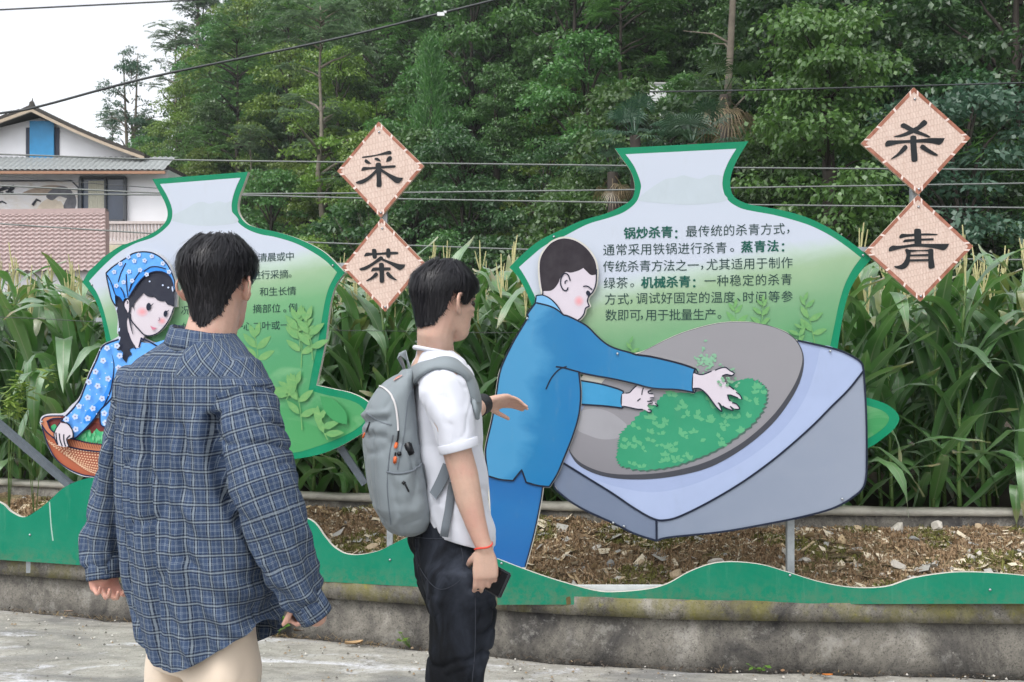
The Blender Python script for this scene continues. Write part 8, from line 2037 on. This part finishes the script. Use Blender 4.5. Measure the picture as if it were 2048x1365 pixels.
    # side bottle pocket: a raised skin over the lower side, its mouth standing open
    def patch(corner_px, nu, nv, off, name, mt, bulge=.008, wav=.0):
        """corner_px: px grid corners tl, tr, br, bl cast on the bag"""
        VV = []; ok = True
        tl, tr_, br, bl = corner_px
        for i in range(nu + 1):
            for j in range(nv + 1):
                u, v = i / nu, j / nv
                x = (tl[0] * (1 - u) + tr_[0] * u) * (1 - v) + (bl[0] * (1 - u) + br[0] * u) * v; y = (tl[1] * (1 - u) + tr_[1] * u) * (1 - v) + (bl[1] * (1 - u) + br[1] * u) * v
                y += 10 * math.sin(math.pi * u) * (1 - v) if wav else 0
                h = cast(x, y, (pbv,))
                if h is None: h = (VV[-1] if VV else (q(x, y)), Vector((0, -1, 0)), 0); VV.append(h[0]); continue
                e = min(1, 5 * min(u, 1 - u, (1 - v) * 1.2)); nrm_ = (h[1] * .5 + pr2 * .5).normalized()
                VV.append(h[0] + nrm_ * (off * (.15 + .85 * e) + bulge * math.sin(math.pi * u) * (1 - v) ** .7 * (.3 + .7 * e) + .004 * nz((u * 4, v * 5, 0), o=3) * e))
        QQ = [(i * (nv + 1) + j, (i + 1) * (nv + 1) + j, (i + 1) * (nv + 1) + j + 1, i * (nv + 1) + j + 1) for i in range(nu) for j in range(nv)]
        return np_obj(name, np.array([tuple(v) for v in VV]) - np.array(pk.location), QQ, mt, pk, smooth=True), VV
    po, VV = patch([(774, 945), (846, 925), (866, 1030), (786, 1056)], 22, 22, .006, "side_pocket", GREY, .014, 1)
    po['label'] = "bottle pocket on the near side of the bag"
    mb = MB(); mb.tube([VV[i * 23] + Vector((0, -.001, .001)) for i in range(23)], .0026, 6); mb.build("pocket_hem", GREYD, pk, True)
    def decal(px, py, w_, h_, ang, name, mt, th_=.006, round_=.003, lift=.003):
        h = cast(px, py, (pbv,))
        if not h: return None
        n_ = h[1]; u = Vector((math.cos(ang), 0, math.sin(ang))); u = (u - n_ * u.dot(n_)).normalized(); v = n_.cross(u)
        bm = bmesh.new(); bmesh.ops.create_cube(bm, size=1); bmesh.ops.scale(bm, vec=(w_, h_, th_), verts=bm.verts); bmesh.ops.bevel(bm, geom=list(bm.edges), offset=min(round_, th_ * .45, w_ * .3, h_ * .3), segments=2, affect='EDGES'); rot = Matrix((u, v, n_)).transposed()
        mb_ = MB(); mb_.add([h[0] + n_ * (th_ / 2 + lift - .001) + rot @ x.co for x in bm.verts], [tuple(x.index for x in fc.verts) for fc in bm.faces]); bm.free(); return mb_.build(name, mt, pk, True)
    stitch([(752, 771), (770, 778), (783, 791), (791, 812), (795, 840), (796, 862)], "piping", .0030, (pbv,), PIPE, pk, .002)
    stitch([(797, 862), (795, 880), (792, 884)], "zip", .0022, (pbv,), BKP, pk, .002); stitch([(740, 846), (737, 856), (734, 864)], "zip", .0022, (pbv,), BKP, pk, .002); stitch([(791, 905), (790, 912)], "zip", .0022, (pbv,), BKP, pk, .002)
    stitch([(834, 770), (818, 790), (812, 830), (808, 870), (800, 910), (795, 940)], "seam", .0016, (pbv,), GREYD, pk, .0006); stitch([(786, 870), (778, 920), (775, 980), (782, 1050)], "seam", .0016, (pbv,), GREYD, pk, .0006); stitch([(722, 818), (742, 832), (765, 846), (784, 850)], "seam", .0018, (pbv,), GREYD, pk, .0006)  # last line follows the flap fold, crease shade put into its darker grey
    for x, y, a in ((731, 872, 1.45), (792, 893, 1.35), (790, 920, 1.45)): decal(x, y, .019, .0085, a, "zip_pull", ORG, .005)
    decal(818, 897, .034, .019, 1.9, "charging_port", BKP, .007, .004); decal(798, 908, .011, .011, 0, "grommet", BKP, .004)
    decal(805, 965, .010, .010, 0, "cord_lock", BKP, .008, .003, .016); decal(811, 975, .022, .004, -1.1, "cord_end", BKP, .005, .002, .016)
    decal(797, 758, .026, .012, 1.05, "brand_patch", M("patch_pink", rgb(206, 166, 158), .6), .0025, .002)
    decal(797, 758, .015, .005, 1.05, "patch_mark", M("patch_orange", rgb(206, 110, 84), .6), .0035, .001, .0035)
    # straps
    def ribbon(pts3, nrm, wd, thk, name, mt):
        n_ = len(pts3); VV = []
        for i in range(n_):
            t = (pts3[min(i + 1, n_ - 1)] - pts3[max(i - 1, 0)]).normalized(); s_ = nrm[i].cross(t).normalized(); w2 = wd[i] if hasattr(wd, '__len__') else wd
            for a_, b2 in ((-1, 0), (-.9, 1), (.9, 1), (1, 0), (.9, -1), (-.9, -1)): VV.append(pts3[i] + s_ * w2 / 2 * a_ + nrm[i] * thk / 2 * b2)
        QQ = [(i * 6 + k, i * 6 + (k + 1) % 6, (i + 1) * 6 + (k + 1) % 6, (i + 1) * 6 + k) for i in range(n_ - 1) for k in range(6)]
        for e_ in (0, (n_ - 1) * 6): QQ += [(e_, e_ + 1, e_ + 4, e_ + 5), (e_ + 1, e_ + 2, e_ + 3, e_ + 4)]
        return np_obj(name, np.array([tuple(v) for v in VV]) - np.array(pk.location), QQ, mt, pk, smooth=True)
    def strap_from_px(pxs, wd, thk, name, mt, off, trees):
        P_ = []; N_ = []
        for x, y in curve([(x, y, False) for x, y in pxs], False, 5):
            h = cast(x, y, trees)
            if h: P_.append(h[0] + h[1] * off); N_.append(h[1])
        for _ in range(4):
            P_ = [P_[0]] + [(P_[i - 1] + P_[i] * 2 + P_[i + 1]) / 4 for i in range(1, len(P_) - 1)] + [P_[-1]]; N_ = [N_[0]] + [(N_[i - 1] + N_[i] * 2 + N_[i + 1]).normalized() for i in range(1, len(N_) - 1)] + [N_[-1]]
        return ribbon(P_, N_, wd, thk, name, mt)
    strap_from_px([(826, 756), (842, 745), (862, 736), (882, 731), (900, 732), (918, 741), (932, 757), (940, 778), (945, 800), (946, 822)], .050, .011, "shoulder_strap", GREY, .007, (tbv,))
    # far strap over the other shoulder, and the dangling webbing
    fs = [q(832, 742, .10), q(862, 722, .10), q(895, 726, .10), q(930, 760, .10), q(952, 800, .09)]; ribbon(fs, [Vector((-.3, 0, 1)), Vector((0, 0, 1)), Vector((.3, 0, 1)), Vector((.8, 0, .5)), Vector((1, 0, .2))], .05, .011, "shoulder_strap", GREY)
    strap_from_px([(872, 992), (882, 972), (892, 950), (899, 930)], .030, .003, "webbing", GREYD, .010, (tbv, pbv))
    w_ = [q(906, 965, -.165), q(901, 995, -.160), q(897, 1025, -.158), q(892, 1050, -.162), q(888, 1074, -.164)]; ribbon(w_, [Vector((.1, -1, .0))] * 5, .021, .0022, "webbing", GREYD)
    pw_ = [q(862, 1000, -.13), q(884, 985, -.165), q(906, 962, -.172)]; 
    # grab handle
    hh = [q(823, 748, -.03), q(815, 722, -.03), q(806, 706, -.03), q(797, 712, -.015), q(806, 730, .0), q(812, 752, .01)]; ribbon(hh, [Vector((-.5, -.2, .8)), Vector((-.9, -.2, .3)), Vector((-.5, -.3, .8)), Vector((-.9, 0, .2)), Vector((-.9, .2, -.2)), Vector((-.9, 0, 0))], .024, .003, "grab_handle", GREY)
tee_man()
# ------------------------------------------------------------------ thin summer haze
def haze():
    mb = MB(); mb.box((0, 60, 35.5), (260, 150, 75)); m = bpy.data.materials.new("haze"); m.use_nodes = True; n = m.node_tree; n.nodes.clear()
    out = n.nodes.new("ShaderNodeOutputMaterial"); v = n.nodes.new("ShaderNodeVolumePrincipled"); v.inputs['Color'].default_value = (.88, .95, 1, 1); v.inputs['Density'].default_value = .0007; v.inputs['Anisotropy'].default_value = .2
    n.links.new(v.outputs[0], out.inputs['Volume']); o = mb.build("haze", m); struct(o, 'stuff'); o['label'] = "thin pale summer haze in the air over the lane and wooded hill"; o['category'] = "haze"
haze()
